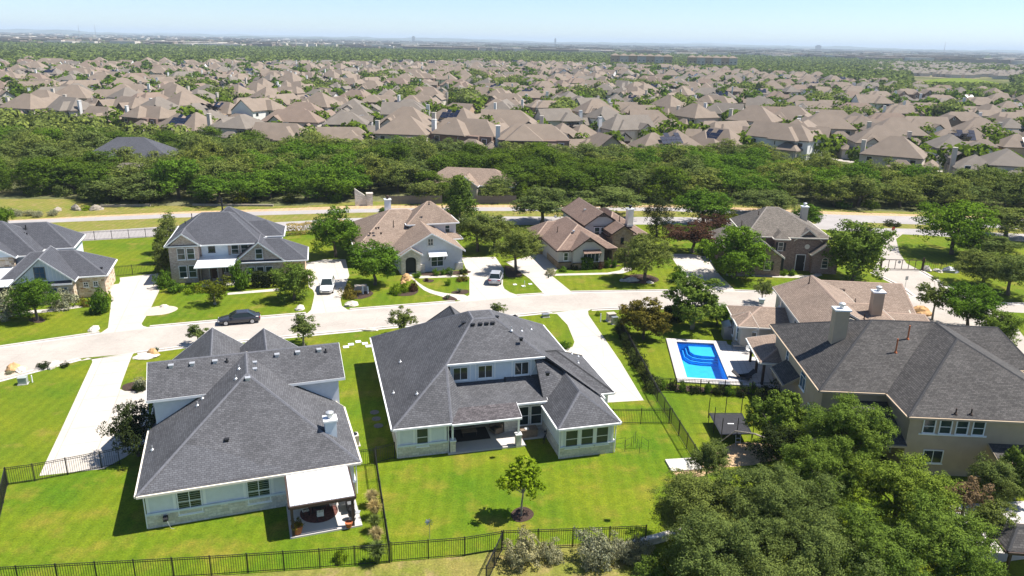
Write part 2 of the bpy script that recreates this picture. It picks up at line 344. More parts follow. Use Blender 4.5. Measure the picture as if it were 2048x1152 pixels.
l.new(c, p.inputs['Base Color']); p.inputs['Roughness'].default_value = 1.0; p.inputs['Specular IOR Level'].default_value = 0.0
ex = (math.cos(rad(-5)), math.sin(rad(-5)))
PO = (19.21,83.38)
def pl(x, y): return (PO[0] + x * ex[0] - y * ex[1], PO[1] + x * ex[1] + y * ex[0])
PW_, PL_ = 4.25, 10.1
POOL_HOLE = [pl(0, 0), pl(PW_, 0), pl(PW_, -PL_), pl(0, -PL_)]
gx = [-45000, POOL_HOLE[3][0] - 1, POOL_HOLE[1][0] + 1, 45000]; gy = [-300, POOL_HOLE[2][1] - 1, POOL_HOLE[0][1] + 1, 60000]
def pool_hole_sheet(name, xs, ys, z, m, extra=()):
    "sheet pieces all round the pool, so that it can be sunk in the ground"
    mb = MB()
    for i in range(3):
        for j in range(3):
            if i == 1 and j == 1: continue
            mb.poly([(xs[i], ys[j], z), (xs[i + 1], ys[j], z), (xs[i + 1], ys[j + 1], z), (xs[i], ys[j + 1], z)])
    R = [(xs[1], ys[1]), (xs[2], ys[1]), (xs[2], ys[2]), (xs[1], ys[2])]; H = [POOL_HOLE[3], POOL_HOLE[2], POOL_HOLE[1], POOL_HOLE[0]]
    for a in range(4):
        b = (a + 1) % 4; mb.poly([R[a] + (z,), R[b] + (z,), H[b] + (z,), H[a] + (z,)])
    for e in extra: mb.poly([(x, y, z) for x, y in e])
    return mb
o = pool_hole_sheet('ground', gx, gy, 0.0, m).build('ground', m); o['kind'] = 'structure'
BN_BOT = [(-100.11,111.61),(-72.34,123.78),(-60.19,128.1),(-38.21,134.39),(-28.97,137.53),(-2.5,141.89),(30.48,145.23),(45.63,145.3),(57.93,143.87),(65.79,141.71),(77.62,140.34),(112.8,132.58)]
BN_TOP = [(-105.92,118.66),(-76.4,129.81),(-63.28,135.12),(-43.01,140.78),(-30.54,145.36),(-2.66,149.28),(31.78,152.01),(47.45,151.61),(59.55,148.24),(70.33,145.78),(78.09,145.61),(118.84,140.29)]
BF_TOP = [(-114.7,129.3),(-91.35,137.67),(-65.5,145.91),(-33.19,153.48),(-7.0,157.78),(23.99,160.56),(33.27,161.46),(47.85,160.32),(63.08,157.79),(69.92,157.46),(83.88,157.31),(131.13,155.98)]
BF_BOT = [(-111.08,124.9),(-89.68,134.97),(-64.05,142.5),(-32.46,149.96),(-6.83,154.07),(23.51,156.98),(32.58,157.85),(46.59,155.75),(60.91,151.93),(67.14,150.69),(80.08,149.63),(122.11,144.46)]
WOODS_EDGE = [(-133.84,152.49),(-106.08,156.39),(-91.41,157.9),(-83.42,152.51),(-55.61,153.76),(-41.98,156.12),(-34.63,160.49),(-25.41,162.51),(-14.76,163.05),(1.36,165.23),(24.28,165.9),(51.58,165.91),(67.03,166.37),(71.84,162.11),(86.19,161.96),(136.37,162.67)]
lx = [-190, gx[1], gx[2], 190]; ly = [24, gy[1], gy[2], 100]
o = pool_hole_sheet('lawn', lx, ly, 0.008, G_LAWN).build('lawn', G_LAWN); o['kind'] = 'structure'
sheet('lawn', [(-190, 100), (190, 100)] + BN_BOT[::-1], 0.008, G_LAWN)
sheet('verge', BN_BOT + WOODS_EDGE[::-1], 0.004, G_VERGE)
sheet('dirt_strip', BF_TOP + [(84.89,159.35),(71.08,160.27),(64.23,160.88),(48.58,162.96),(33.67,163.6),(24.35,163.21),(-7.1,160.09),(-33.79,156.42),(-54.47,150.46),(-66.15,147.46),(-78.58,143.12)], 0.010, G_DIRT)
sheet('boulevard', BF_TOP + BF_BOT[::-1], 0.014, G_BLVD)
sheet('boulevard', BN_TOP + BN_BOT[::-1], 0.014, G_BLVD)
sheet('boulevard', [(62.9,157.28),(72.2,156.7),(67.24,145.09),(58.08,144.29)], 0.018, G_BLVD)
sheet('back_lawn', [(-37.44,39.4),(-25.54,40.3),(-18.91,41.32),(-16.62,41.58),(-14.42,41.89),(-12.16,42.21),(-9.92,42.43),(-7.71,42.96),(-4.95,43.46),(-2.83,43.79),(-0.32,44.51),(2.11,45.03),(4.54,45.33),(10.0,45.95),(16.09,53.91),(16.16,58.65),(14.74,63.59),(13.17,68.17),(10.2,67.82),(5.11,63.66),(-10.85,57.58),(-20.01,57.21),(-31.17,54.0),(-34.48,52.76),(-38.19,51.2),(-44.73,48.95)], 0.012, G_LAWN2)
sheet('dry_grass', [(-25.54,40.3),(-18.91,41.32),(-16.62,41.58),(-14.42,41.89),(-12.16,42.21),(-9.92,42.43),(-7.71,42.96),(-4.95,43.46),(-2.83,43.79),(-0.32,44.51),(2.11,45.03),(4.54,45.33),(10.0,45.95),(8.41,31.54),(-21.92,30.8)], 0.016, G_VERGE)
sheet('bare_earth', [(13.2,55.46),(14.16,56.6),(15.81,56.19),(18.1,58.73),(20.0,60.19),(22.99,59.96),(23.16,57.68),(20.41,56.36),(17.79,55.87),(15.37,54.25),(13.48,54.41)], 0.016, G_DIRT)
S_BOT = [(-60.34,65.69),(-50.64,69.7),(-45.53,75.61),(-40.96,77.09),(-35.96,79.37),(-27.66,82.24),(-22.35,84.03),(-14.29,86.74),(-0.56,91.27),(5.14,93.31),(9.99,94.47),(14.32,95.31),(20.19,95.86),(28.48,96.09),(44.38,95.46),(52.08,91.23),(56.28,82.45),(59.81,75.06)]
S_TOP = [(-66.76,73.72),(-56.04,78.15),(-47.61,82.97),(-42.79,85.16),(-37.57,87.03),(-25.56,91.01),(-21.29,92.48),(-7.53,96.71),(0.75,99.77),(4.4,100.73),(8.28,101.8),(21.99,103.38),(31.6,104.0),(36.59,103.64),(46.22,103.35),(54.81,102.45),(56.39,103.11)]
sheet('street', S_TOP + [(56.78,107.78),(55.76,114.63),(63.7,128.76),(67.27,136.44),(69.22,142.0),(74.14,142.41),(69.91,137.03),(65.77,126.94),(63.76,120.29),(63.97,116.03),(63.76,107.28),(65.38,102.35),(66.71,100.6),(71.23,100.56),(80.66,100.3),(76.46,94.48),(67.97,96.68),(64.62,97.07),(64.28,95.29),(63.83,91.9),(61.36,85.02),(65.3,75.32)] + S_BOT[::-1], 0.018, G_ROAD)
DRV = {
 'E': [(-51.33,106.6),(-47.63,98.62),(-45.42,91.02),(-44.18,86.06),(-43.7,85.41),(-42.62,84.8),(-45.41,83.33),(-47.41,82.58),(-47.41,84.53),(-49.84,89.82),(-52.53,95.64),(-54.4,98.62),(-55.52,100.55),(-54.42,101.39),(-54.88,102.69),(-55.69,104.17)],
 'F': [(-31.78,113.58),(-28.12,101.46),(-27.3,100.39),(-26.66,98.67),(-26.03,95.35),(-25.49,92.23),(-25.68,90.52),(-23.47,91.21),(-20.5,92.05),(-21.94,94.0),(-22.65,96.38),(-23.2,101.78),(-23.79,107.51),(-26.15,116.0),(-29.3,115.76)],
 'G': [(-8.16,118.52),(-6.25,107.46),(-5.78,99.57),(-7.17,96.32),(1.45,99.17),(0.75,99.99),(-0.26,101.03),(-1.05,102.56),(-1.33,104.39),(-1.31,112.48),(-2.77,119.23)],
 'H': [(-1.02,116.27),(2.6,107.57),(4.42,100.67),(4.18,99.78),(8.7,100.94),(8.29,101.92),(5.86,109.41),(7.08,113.63),(7.17,121.82),(4.0,122.52),(1.99,119.28)],
 'I': [(25.95,123.25),(25.83,116.37),(25.63,108.64),(24.41,102.85),(32.13,103.35),(31.63,104.12),(31.32,111.07),(31.57,117.07),(32.3,121.56),(29.4,123.52)],
 'A': [(-45.45,74.8),(-45.05,75.63),(-44.54,75.39),(-44.03,74.61),(-39.06,59.95),(-36.59,52.54),(-32.19,53.74),(-31.36,55.55),(-30.65,58.48),(-35.19,68.06),(-37.3,67.79),(-38.02,68.27),(-38.43,69.4),(-40.09,74.41),(-40.87,76.95),(-40.66,77.53)],
 'B': [(4.6,92.7),(5.81,92.58),(6.9,88.64),(7.36,83.05),(7.02,81.5),(5.89,80.55),(6.15,72.49),(8.94,67.33),(13.03,68.05),(11.95,77.72),(9.81,92.44),(9.88,93.98),(10.91,95.22)],
}
for k, pts in DRV.items(): sheet('driveway', pts, 0.022, G_DRIVE)
sheet('walkway', [(-63.44,85.98),(-62.22,87.81),(-60.84,89.53),(-57.78,90.65),(-53.6,92.84),(-53.14,92.09),(-57.15,89.57),(-60.08,88.3),(-61.67,86.95),(-62.78,84.99)], 0.026, G_DRIVE)
sheet('walkway', [(-38.31,98.35),(-32.14,100.74),(-31.82,99.65),(-38.0,97.51)], 0.026, G_DRIVE)
sheet('walkway', smooth_line([(-15.58,108.58),(-14.78,108.64),(-14.41,106.9),(-12.96,103.86),(-11.12,101.22),(-8.58,99.83),(-5.84,99.57),(-6.56,97.19),(-7.23,97.14),(-9.35,98.49),(-11.8,100.5),(-13.25,103.37),(-14.14,105.93),(-15.2,106.85)], 1, True), 0.026, G_DRIVE)
sheet('walkway', [(-13.67,107.95),(-6.39,108.97),(-6.34,108.08),(-13.52,106.71)], 0.0275, G_DRIVE)
sheet('walkway', [(5.94,110.34),(14.38,111.59),(16.44,112.94),(17.12,114.62),(18.69,114.74),(18.1,112.78),(16.62,111.35),(14.43,110.67),(5.89,109.31)], 0.026, G_DRIVE)
sheet('walkway', [(32.51,112.46),(45.16,112.29),(47.41,114.04),(47.19,112.43),(44.81,110.71),(32.17,111.13)], 0.026, G_DRIVE)
sheet('walkway', [(56.74,83.22),(56.36,78.17),(55.65,71.23),(53.58,68.89),(53.83,74.15),(55.08,80.91)], 0.026, G_DRIVE)
# planting beds
def bed(name, pts, m, z=0.03): return sheet(name, smooth_line(pts, 2, True), z, m)
bed('planting_bed', [(-22.33,97.66),(-22.91,99.13),(-23.11,101.33),(-21.88,102.1),(-19.95,101.09),(-18.83,99.83),(-18.83,98.31),(-20.1,96.54)], M['mulch'])
bed('planting_bed', [(-16.29,98.9),(-15.37,100.49),(-13.15,101.99),(-12.78,100.66),(-13.24,98.88),(-14.53,98.37)], M['mulch'])
bed('planting_bed', [(-9.58,97.41),(-8.77,99.6),(-6.98,97.37),(-7.87,96.9)], M['mulch'])
bed('planting_bed', [(-8.45,99.84),(-8.21,101.18),(-6.0,102.23),(-5.85,99.79)], M['mulch'], 0.0285)
bed('planting_bed', [(-13.11,105.76),(-12.62,106.53),(-10.99,106.15),(-11.67,104.41)], M['mulch'])
bed('planting_bed', [(15.81,107.97),(17.27,110.61),(20.0,111.32),(21.59,109.63),(21.66,107.87),(19.93,106.29),(17.19,106.35)], M['mulch'])
bed('planting_bed', [(-13.35,107.72),(-6.41,109.22),(-6.02,111.61),(-13.73,109.75)], M['mulch'])
bed('planting_bed', [(6.86,112.26),(16.65,114.59),(16.9,116.58),(6.97,114.45)], M['mulch'])
bed('planting_bed', [(-37.88,68.28),(-37.3,67.8),(-36.42,67.78),(-35.0,68.07),(-36.13,70.22),(-37.2,70.17),(-38.23,69.3)], M['mulch'])
bed('planting_bed', [(0.11,48.85),(1.0,49.78),(1.74,49.41),(2.02,48.66),(1.57,47.91),(0.56,47.57)], M['mulch'])
bed('planting_bed', [(15.15,71.11),(17.02,70.38),(22.35,69.7),(27.04,70.38),(27.46,71.68),(22.66,70.87),(17.77,71.59),(15.6,72.2)], M['mulch'])
bed('planting_bed', [(-1.28,112.49),(-1.01,115.27),(1.75,110.05),(1.14,108.22),(-0.91,107.83)], M['mulch'])
bed('planting_bed', [(-58.33,86.62),(-57.87,88.07),(-55.68,86.6),(-56.15,85.37)], M['mulch'])
bed('gravel_bed', [(-45.34,88.81),(-46.0,91.75),(-44.63,92.8),(-42.79,92.53),(-41.94,91.42),(-42.57,89.52),(-44.44,88.86)], M['gravel'])
bed('gravel_bed', [(-52.24,70.65),(-51.57,71.17),(-51.58,72.8),(-50.89,73.35),(-49.76,73.02),(-49.41,71.77),(-49.83,70.4),(-50.93,69.39)], M['gravel'])
bed('gravel_bed', [(56.75,82.47),(56.98,79.16),(56.23,73.64),(53.83,70.01),(54.48,75.18),(55.07,79.49)], M['gravel'])
bed('planting_bed', [(12.65,88.97),(13.16,77.78),(14.0,70.24),(14.68,70.73),(13.79,78.37),(13.46,88.15)], M['mulch'])
# kerbs along the street, left open at the drives
def kerb(pts, w=0.16, h=0.11):
    mb = MB()
    for a, b in zip(pts, pts[1:]):
        a = Vector(a); b = Vector(b); d = (b - a).normalized(); q = Vector((-d.y, d.x)) * w / 2
        mb.prism([tuple(a + q), tuple(b + q), tuple(b - q), tuple(a - q)], 0.0, h)
    o = mb.build('kerb', G_DRIVE); o['kind'] = 'structure'
for s in ([(-66.76,73.72),(-56.04,78.15),(-47.61,82.97)], [(-42.79,85.16),(-37.57,87.03),(-25.79,90.93)], [(-20.63,92.68),(-7.53,96.71)], [(0.75,99.77),(4.4,100.73)], [(8.28,101.8),(21.99,103.38),(24.56,103.54)],
          [(31.6,104.0),(36.59,103.64),(46.22,103.35),(54.81,102.45),(56.39,103.11),(56.78,107.78),(55.76,114.63)], [(-60.34,65.69),(-50.64,69.7),(-45.73,75.33)], [(-40.53,77.25),(-35.96,79.37),(-27.66,82.24),(-22.35,84.03),(-14.29,86.74),(-0.56,91.27),(5.14,93.31)], [(10.33,94.55),(14.32,95.31),(20.19,95.86),(28.48,96.09)],
          [(63.97,116.03),(63.76,107.28),(65.38,102.35),(66.71,100.6),(71.23,100.56)]):
    kerb(s)
    a_ = [Vector(p) for p in s]; L_, R_ = [], []
    for i, p in enumerate(a_):
        d = (a_[min(i + 1, len(a_) - 1)] - a_[max(i - 1, 0)]).normalized(); q = Vector((-d.y, d.x)); L_.append(tuple(p + q * .5)); R_.append(tuple(p - q * .5))
    sheet('gutter_pan', L_ + R_[::-1], 0.0205, G_PATIO)
# pool: deck, shell, steps, water
pool = thing('swimming_pool', 'rectangular blue swimming pool with inner steps set in a pale deck', 'pool', (PO[0], PO[1], 0), rad(-5))
mb = MB()
mb.prism([(-1.1, 0.0), (-1.1, 1.0), (PW_ + 1.6, 1.0), (PW_ + 1.6, 0.0)], 0.0, 0.16)
mb.prism([(-1.1, -PL_ - 1.1), (-1.1, -PL_), (PW_ + 4.4, -PL_), (PW_ + 4.4, -PL_ - 1.1)], 0.0, 0.16)
mb.prism([(-1.1, -PL_), (-1.1, 0), (0, 0), (0, -PL_)], 0.0, 0.16)
mb.prism([(PW_, -PL_), (PW_, 0), (PW_ + 1.6, 0), (PW_ + 3.6, -1.4), (PW_ + 3.6, -4.4), (PW_ + 4.4, -5.5), (PW_ + 4.4, -PL_)], 0.0, 0.16)
mb.build('deck', G_DECK, pool)
mb = MB()
for x0, y0, x1, y1 in ((-.3, -PL_ - .3, 0, .3), (PW_, -PL_ - .3, PW_ + .3, .3), (0, 0, PW_, .3), (0, -PL_ - .3, PW_, -PL_)): mb.box(x0, y0, .161, x1, y1, .185)
mb.build('coping', G_PATIO, pool)
blue = plain('pool plaster', (0.05, 0.42, 0.80), 0.5, 0.10, 1.6)
bluer = plain('pool tile', (0.010, 0.12, 0.42), 0.4, 0.05, 1)
PD = -1.1; t = 0.0
mb = MB(); mb.poly([(0, -PL_, PD), (PW_, -PL_, PD), (PW_, 0, PD - .0), (0, 0, PD)]); mb.build('pool_floor', blue, pool)
mb = MB()
for q in ([(0, 0), (0, -PL_)], [(0, -PL_), (PW_, -PL_)], [(PW_, -PL_), (PW_, 0)], [(PW_, 0), (0, 0)]):
    (xa, ya), (xb, yb) = q; mb.poly([(xa, ya, PD), (xb, yb, PD), (xb, yb, -.12), (xa, ya, -.12)])
mb.build('pool_wall', blue, pool)
mb = MB()
for q in ([(0, 0), (0, -PL_)], [(0, -PL_), (PW_, -PL_)], [(PW_, -PL_), (PW_, 0)], [(PW_, 0), (0, 0)]):
    (xa, ya), (xb, yb) = q; mb.poly([(xa, ya, -.12), (xb, yb, -.12), (xb, yb, .16), (xa, ya, .16)])
mb.build('pool_tile_band', bluer, pool)
lightblue = plain('pool step', (0.06, 0.44, 0.80), 0.5, 0.05, 1)
for k in range(3):
    e = 0.36 * k
    q = [(1.35 - e * .9, -0.01), (1.35 - e * .9, -1.9 - e * .5), (1.75 - e * .6, -2.7 - e), (2.6 - e * .2, -3.0 - e), (PW_ - .01, -3.0 - e), (PW_ - .01, -0.01)]
    z = -.28 - .26 * k
    MB().prism(q, PD + .002 * (k + 1), z).build('pool_step', lightblue, pool)
    rim = MB(); r = q[:5]
    for a, b in zip(r, r[1:]): rim.tube((a[0], a[1], z), (b[0], b[1], z), 0.05, n=5)
    rim.build('step_edge', bluer, pool)
wm, n, l, p, o = new_mat('pool water'); n.remove(p)
tr = n.new('ShaderNodeBsdfTransparent'); tr.inputs[0].default_value = (0.75, 0.93, 1, 1); gl = n.new('ShaderNodeBsdfGlossy'); gl.inputs['Roughness'].default_value = 0.02
bp = n.new('ShaderNodeBump'); bp.inputs['Strength'].default_value = 0.25; bp.inputs['Distance'].default_value = 0.03; l.new(noise(n, l, pos(n), 2.6, 3), bp.inputs['Height']); l.new(bp.outputs[0], gl.inputs['Normal'])
fr = n.new('ShaderNodeFresnel'); fr.inputs[0].default_value = 1.33; l.new(bp.outputs[0], fr.inputs['Normal']); mx = n.new('ShaderNodeMixShader')
l.new(fr.outputs[0], mx.inputs[0]); l.new(tr.outputs[0], mx.inputs[1]); l.new(gl.outputs[0], mx.inputs[2]); l.new(mx.outputs[0], o.inputs[0])
e = .004; mb = MB(); mb.poly([(e, -PL_ + e, .02), (PW_ - e, -PL_ + e, .02), (PW_ - e, -e, .02), (e, -e, .02)]); mb.build('water', wm, pool)

# ---------------------------------------------------------------- house building helpers
def hip(x0, y0, x1, y1, z0, ax, ay, bx, by, z1, skip=''):
    "faces of a hip or gable roof over the eave rectangle; ridge from (ax,ay) to (bx,by)"
    f = {}
    if abs(ay - by) < 1e-6 and abs(ax - bx) > 1e-6:
        f['f'] = [(x0, y0, z0), (x1, y0, z0), (bx, by, z1), (ax, ay, z1)]; f['b'] = [(x1, y1, z0), (x0, y1, z0), (ax, ay, z1), (bx, by, z1)]
        if ax > x0 + .01: f['l'] = [(x0, y1, z0), (x0, y0, z0), (ax, ay, z1)]
        if bx < x1 - .01: f['r'] = [(x1, y0, z0), (x1, y1, z0), (bx, by, z1)]
    elif abs(ay - by) > 1e-6:
        f['l'] = [(x0, y1, z0), (x0, y0, z0), (ax, ay, z1), (bx, by, z1)]; f['r'] = [(x1, y0, z0), (x1, y1, z0), (bx, by, z1), (ax, ay, z1)]
        if ay > y0 + .01: f['f'] = [(x0, y0, z0), (x1, y0, z0), (ax, ay, z1)]
        if by < y1 - .01: f['b'] = [(x1, y1, z0), (x0, y1, z0), (bx, by, z1)]
    else:
        P = (ax, ay, z1)
        f['f'] = [(x0, y0, z0), (x1, y0, z0), P]; f['r'] = [(x1, y0, z0), (x1, y1, z0), P]; f['b'] = [(x1, y1, z0), (x0, y1, z0), P]; f['l'] = [(x0, y1, z0), (x0, y0, z0), P]
    return [v for k, v in f.items() if k not in skip]
def key3(p): return (round(p[0], 3), round(p[1], 3), round(p[2], 3))
def roof(root, faces, m, trim='white', cap=None, gutter=True, th=0.17, name='roof', flat_only=False):
    mb = MB(); E = {}
    for f in faces:
        mb.poly(f); mb.poly([(x, y, z - th) for x, y, z in f][::-1], 1)
        for a, b in zip(f, f[1:] + f[:1]): E.setdefault(frozenset((key3(a), key3(b))), []).append((a, b, f))
    o = mb.build(name, [M[m], M['white']], root)
    fm = MB(); cm = MB(); nf = nc = 0
    for k, us in E.items():
        a, b, f = us[0]; A = Vector(a); B = Vector(b); d = B - A
        if d.length < 0.05: continue
        if len(us) == 1:
            if flat_only and abs(d.z) > .05: continue
            out = Vector((d.y, -d.x, 0)); out = out.normalized() if out.length > 1e-6 else Vector((0, 0, 0))
            e = out * 0.03; w = out * 0.14; nf += 1
            lo = Vector((0, 0, th + 0.03)); hi = Vector((0, 0, 0.02))
            if gutter and abs(d.z) < 0.02:      # eave: gutter
                q = [A - lo, B - lo, B - lo + w, A - lo + w, A - hi * 2, B - hi * 2, B - hi * 2 + w, A - hi * 2 + w]
            else:
                q = [A - lo, B - lo, B - lo + e, A - lo + e, A + hi, B + hi, B + hi + e, A + hi + e]
            fm.add(q, [(3, 2, 1, 0), (4, 5, 6, 7), (0, 1, 5, 4), (1, 2, 6, 5), (2, 3, 7, 6), (3, 0, 4, 7)])
        elif cap and len(us) == 2:
            n1 = (Vector(us[0][2][1]) - Vector(us[0][2][0])).cross(Vector(us[0][2][2]) - Vector(us[0][2][0])).normalized()
            n2 = (Vector(us[1][2][1]) - Vector(us[1][2][0])).cross(Vector(us[1][2][2]) - Vector(us[1][2][0])).normalized()
            s1 = n1.cross(d.normalized()); s2 = n2.cross(d.normalized())
            c1 = sum((Vector(p) for p in us[0][2]), Vector()) / len(us[0][2]) - A; c2 = sum((Vector(p) for p in us[1][2]), Vector()) / len(us[1][2]) - A
            if s1.dot(c1) < 0: s1 = -s1
            if s2.dot(c2) < 0: s2 = -s2
            if n1.z < 0: n1 = -n1
            if n2.z < 0: n2 = -n2
            if s1.z > 0.01 and s2.z > 0.01: continue    # valley
            wd = 0.14; up_ = (n1 + n2).normalized() * 0.035; nc += 1
            cm.add([A + up_, B + up_, B + s1 * wd + n1 * .012, A + s1 * wd + n1 * .012, B + s2 * wd + n2 * .012, A + s2 * wd + n2 * .012], [(0, 1, 2, 3), (1, 0, 5, 4)])
    if nf: fm.build('gutter' if gutter else 'fascia', M[trim], o)
    if nc: cm.build('ridge_cap', M[cap], o)
    return o
def wall(root, x0, y0, x1, y1, z0, z1, m, name='wall'):
    return MB().box(x0, y0, z0, x1, y1, z1).build(name, M[m], root)
def gable(root, face, at, a0, a1, z0, ap, z1, m, th=0.16, name='gable_wall'):
    mb = MB(); P = [(a0, z0), (a1, z0), (ap, z1)]
    def q(a, z, s):
        return {'f': (a, at + s, z), 'b': (a, at - s, z), 'r': (at - s, a, z), 'l': (at + s, a, z)}[face]
    mb.add([q(a, z, 0) for a, z in P] + [q(a, z, th) for a, z in P], [(0, 1, 2), (5, 4, 3), (0, 3, 4, 1), (1, 4, 5, 2), (2, 5, 3, 0)])
    bm_fix(mb); return mb.build(name, M[m], root)
def bm_fix(mb):
    "make a closed convex mesh face outwards"
    c = sum((Vector(v) for v in mb.v), Vector()) / len(mb.v); out = []
    for f in mb.f:
        a, b, d = (Vector(mb.v[i]) for i in f[:3]); n_ = (b - a).cross(d - a)
        out.append(f if n_.dot(a - c) >= 0 else f[::-1])
    mb.f = out
RZ = {'f': 0.0, 'r': math.pi / 2, 'b': math.pi, 'l': -math.pi / 2}
WCACHE = {}
def window(root, face, a, z, w, h, at, cols=2, rows=2, glass='glass', trim='white', blind=False, sill=True, fw=0.07, arch=False, name='window'):
    "a frame standing on the wall face at coordinate AT, its lower corner at (a, z) as seen from outside"
    k = (round(w, 2), round(h, 2), cols, rows, glass, trim, blind, sill, fw, arch)
    if k not in WCACHE:
        mb = MB(); d = 0.06
        mb.box(0, -d, 0, fw, 0, h); mb.box(w - fw, -d, 0, w, 0, h); mb.box(fw, -d, 0, w - fw, 0, fw)
        if arch:
            n_ = 10; r0, r1 = w / 2 - fw, w / 2
            for i in range(n_):
                t0, t1 = math.pi * i / n_, math.pi * (i + 1) / n_
                q = [(w / 2 + r * math.cos(t), h + r * math.sin(t)) for r, t in ((r0, t0), (r1, t0), (r1, t1), (r0, t1))]
                mb.add([(x, -d, zz) for x, zz in q] + [(x, 0, zz) for x, zz in q], [(0, 1, 2, 3), (0, 4, 5, 1), (1, 5, 6, 2), (2, 6, 7, 3), (3, 7, 4, 0)])
            mb.box(fw, -d + .012, h - .03, w - fw, 0, h + .03)
        else: mb.box(fw, -d, h - fw, w - fw, 0, h)
        iw, ih = (w - 2 * fw) / cols, (h - 2 * fw) / rows
        for i in range(1, cols): mb.box(fw + i * iw - .028, -d + .01, fw, fw + i * iw + .028, 0, h - fw)
        for j in range(1, rows): mb.box(fw, -d + .006, fw + j * ih - .025, w - fw, 0, fw + j * ih + .025)
        me = mb.mesh('window', M[trim])
        pm = MB().poly([(0, 0, 0), (iw - .04, 0, 0), (iw - .04, 0, ih - .04), (0, 0, ih - .04)]).mesh('pane', M['glass_clear' if blind else glass])
        bm_ = None
        if blind:
            b = MB(); b.box(fw, -.012, fw, w - fw, 0.0, h - fw, 1); k2 = int((h - 2 * fw) / .16)
            for i in range(k2): zz = fw + .02 + i * .16; b.box(fw + .02, -.024, zz, w - fw - .02, -.013, zz + .075, 0)
            bm_ = b.mesh('blind', [M['blind'], M['inside']])
        sm = MB().box(-.06, -.12, -.07, w + .06, 0, 0).mesh('sill', M[trim]) if sill else None
        am = None
        if arch:
            am = MB().poly([(w / 2 + (w / 2 - fw) * math.cos(t), 0, h + .03 + (w / 2 - fw - .03) * math.sin(t)) for t in [math.pi * i / 10 for i in range(11)]]).mesh('pane', M[glass])
        WCACHE[k] = (me, pm, bm_, sm, am, iw, ih)
    me, pm, bm_, sm, am, iw, ih = WCACHE[k]
    loc = {'f': (a, at - .002, z), 'r': (at + .002, a, z), 'b': (a, at + .002, z), 'l': (at - .002, a, z)}[face]
    o = inst(name, me, root, loc, RZ[face])
    for i in range(cols):
        for j in range(rows): inst('pane', pm, o, (fw + i * iw + .02, -.034, fw + j * ih + .02))
    if am: inst('pane', am, o, (0, -.034, 0))
    if bm_: inst('blind', bm_, o)
    if sm: inst('sill', sm, o)
    return o
def door(root, face, a, z, w, h, at, m='wood_door', panels=True):
    mb = MB(); mb.box(-.09, -.06, 0, 0, 0, h + .09); mb.box(w, -.06, 0, w + .09, 0, h + .09); mb.box(0, -.06, h, w, 0, h + .09)
    loc = {'f': (a, at - .002, z), 'r': (at + .002, a, z), 'b': (a, at + .002, z), 'l': (at - .002, a, z)}[face]
    o = mb.build('door', M['white'], root, loc=loc, rz=RZ[face])
    b = MB(); b.box(0.005, -.03, 0.01, w - .005, 0, h - .005)
    if panels:
        for zz in (.15, h * .52): b.box(w * .15, -.045, zz, w * .85, -.03, zz + h * .36)
    b.build('door_leaf', M[m], o); MB().box(w - .14, -.08, h * .46, w - .1, -.03, h * .54).build('handle', M['galv'], o)
    return o
def garage(root, face, a, z, w, h, at, m='wood_door'):
    mb = MB(); mb.box(-.1, -.06, 0, 0, 0, h + .1); mb.box(w, -.06, 0, w + .1, 0, h + .1); mb.box(0, -.06, h, w, 0, h + .1)
    loc = {'f': (a, at - .002, z), 'r': (at + .002, a, z), 'b': (a, at + .002, z), 'l': (at - .002, a, z)}[face]
    o = mb.build('garage_door', M['white'], root, loc=loc, rz=RZ[face])
    pm = MB().box(0.005, -.03, 0.005, w - .005, 0, h / 4 - .012).mesh('panel', M[m])
    for i in range(4): inst('panel', pm, o, (0, 0, i * h / 4))
    return o
def pipe(root, p, h=0.5, r=0.05, m='galv', boot=True):
    mb = MB(); mb.tube((0, 0, -.1), (0, 0, h), r, n=8)
    if boot: mb.lathe([(.16, -.03), (.13, .05), (r + .01, .13)], 8)
    return mb.build('vent_pipe', M[m], root, loc=p)
def boxvent(root, p, m='galv', s=0.32, tilt=None):
    mb = MB(); mb.box(-s / 2, -s / 2, -.12, s / 2, s / 2, .1); mb.box(-s / 2 - .05, -s / 2 - .05, .1, s / 2 + .05, s / 2 + .05, .17)
    return mb.build('roof_vent', M[m], root, loc=p)
def chimney(root, x, y, z0, w, d, z1, m, capm='galv', pot=True):
    o = MB().box(x - w / 2, y - d / 2, z0, x + w / 2, y + d / 2, z1).build('chimney', M[m], root)
    MB().box(x - w / 2 - .1, y - d / 2 - .1, z1, x + w / 2 + .1, y + d / 2 + .1, z1 + .14).build('chimney_cap', M['white'], o)
    if pot:
        MB().lathe([(.2, .14), (.2, .42), (.3, .43), (.3, .62), (.12, .7)], 14, c=(x, y, z1)).build('chimney_pot', M[capm], o)
    MB().box(x - w / 2 - .05, y - d / 2 - .05, z0 + .0, x + w / 2 + .05, y + d / 2 + .05, z0 + .35).build('flashing', M['galv'], o)
    return o
def ledge(root, pts, z, m='wall_board', h=0.16, d=0.1):
    mb = MB()
    for a, b in zip(pts, pts[1:]):
        A = Vector(a); B = Vector(b); t = (B - A).normalized(); n_ = Vector((t.y, -t.x)) * d
        mb.prism([tuple(A), tuple(B), tuple(B + n_), tuple(A + n_)], z, z + h)
    return mb.build('ledge', M[m], root)
def boards(root, face, at, a0, a1, z0, top, m='white', step=0.42, wd=0.05):
    "vertical battens on a wall; TOP gives the height at a"
    mb = MB(); a = a0 + step / 2
    while a < a1:
        z1 = top(a) if callable(top) else top
        if z1 - z0 > .15:
            d = .025
            q = {'f': (a - wd / 2, at - d, a + wd / 2, at), 'r': (at, a - wd / 2, at + d, a + wd / 2), 'l': (at - d, a - wd / 2, at, a + wd / 2)}[face]
            mb.box(q[0], q[1], z0, q[2], q[3], z1)
        a += step
    return mb.build('batten', M[m], root)
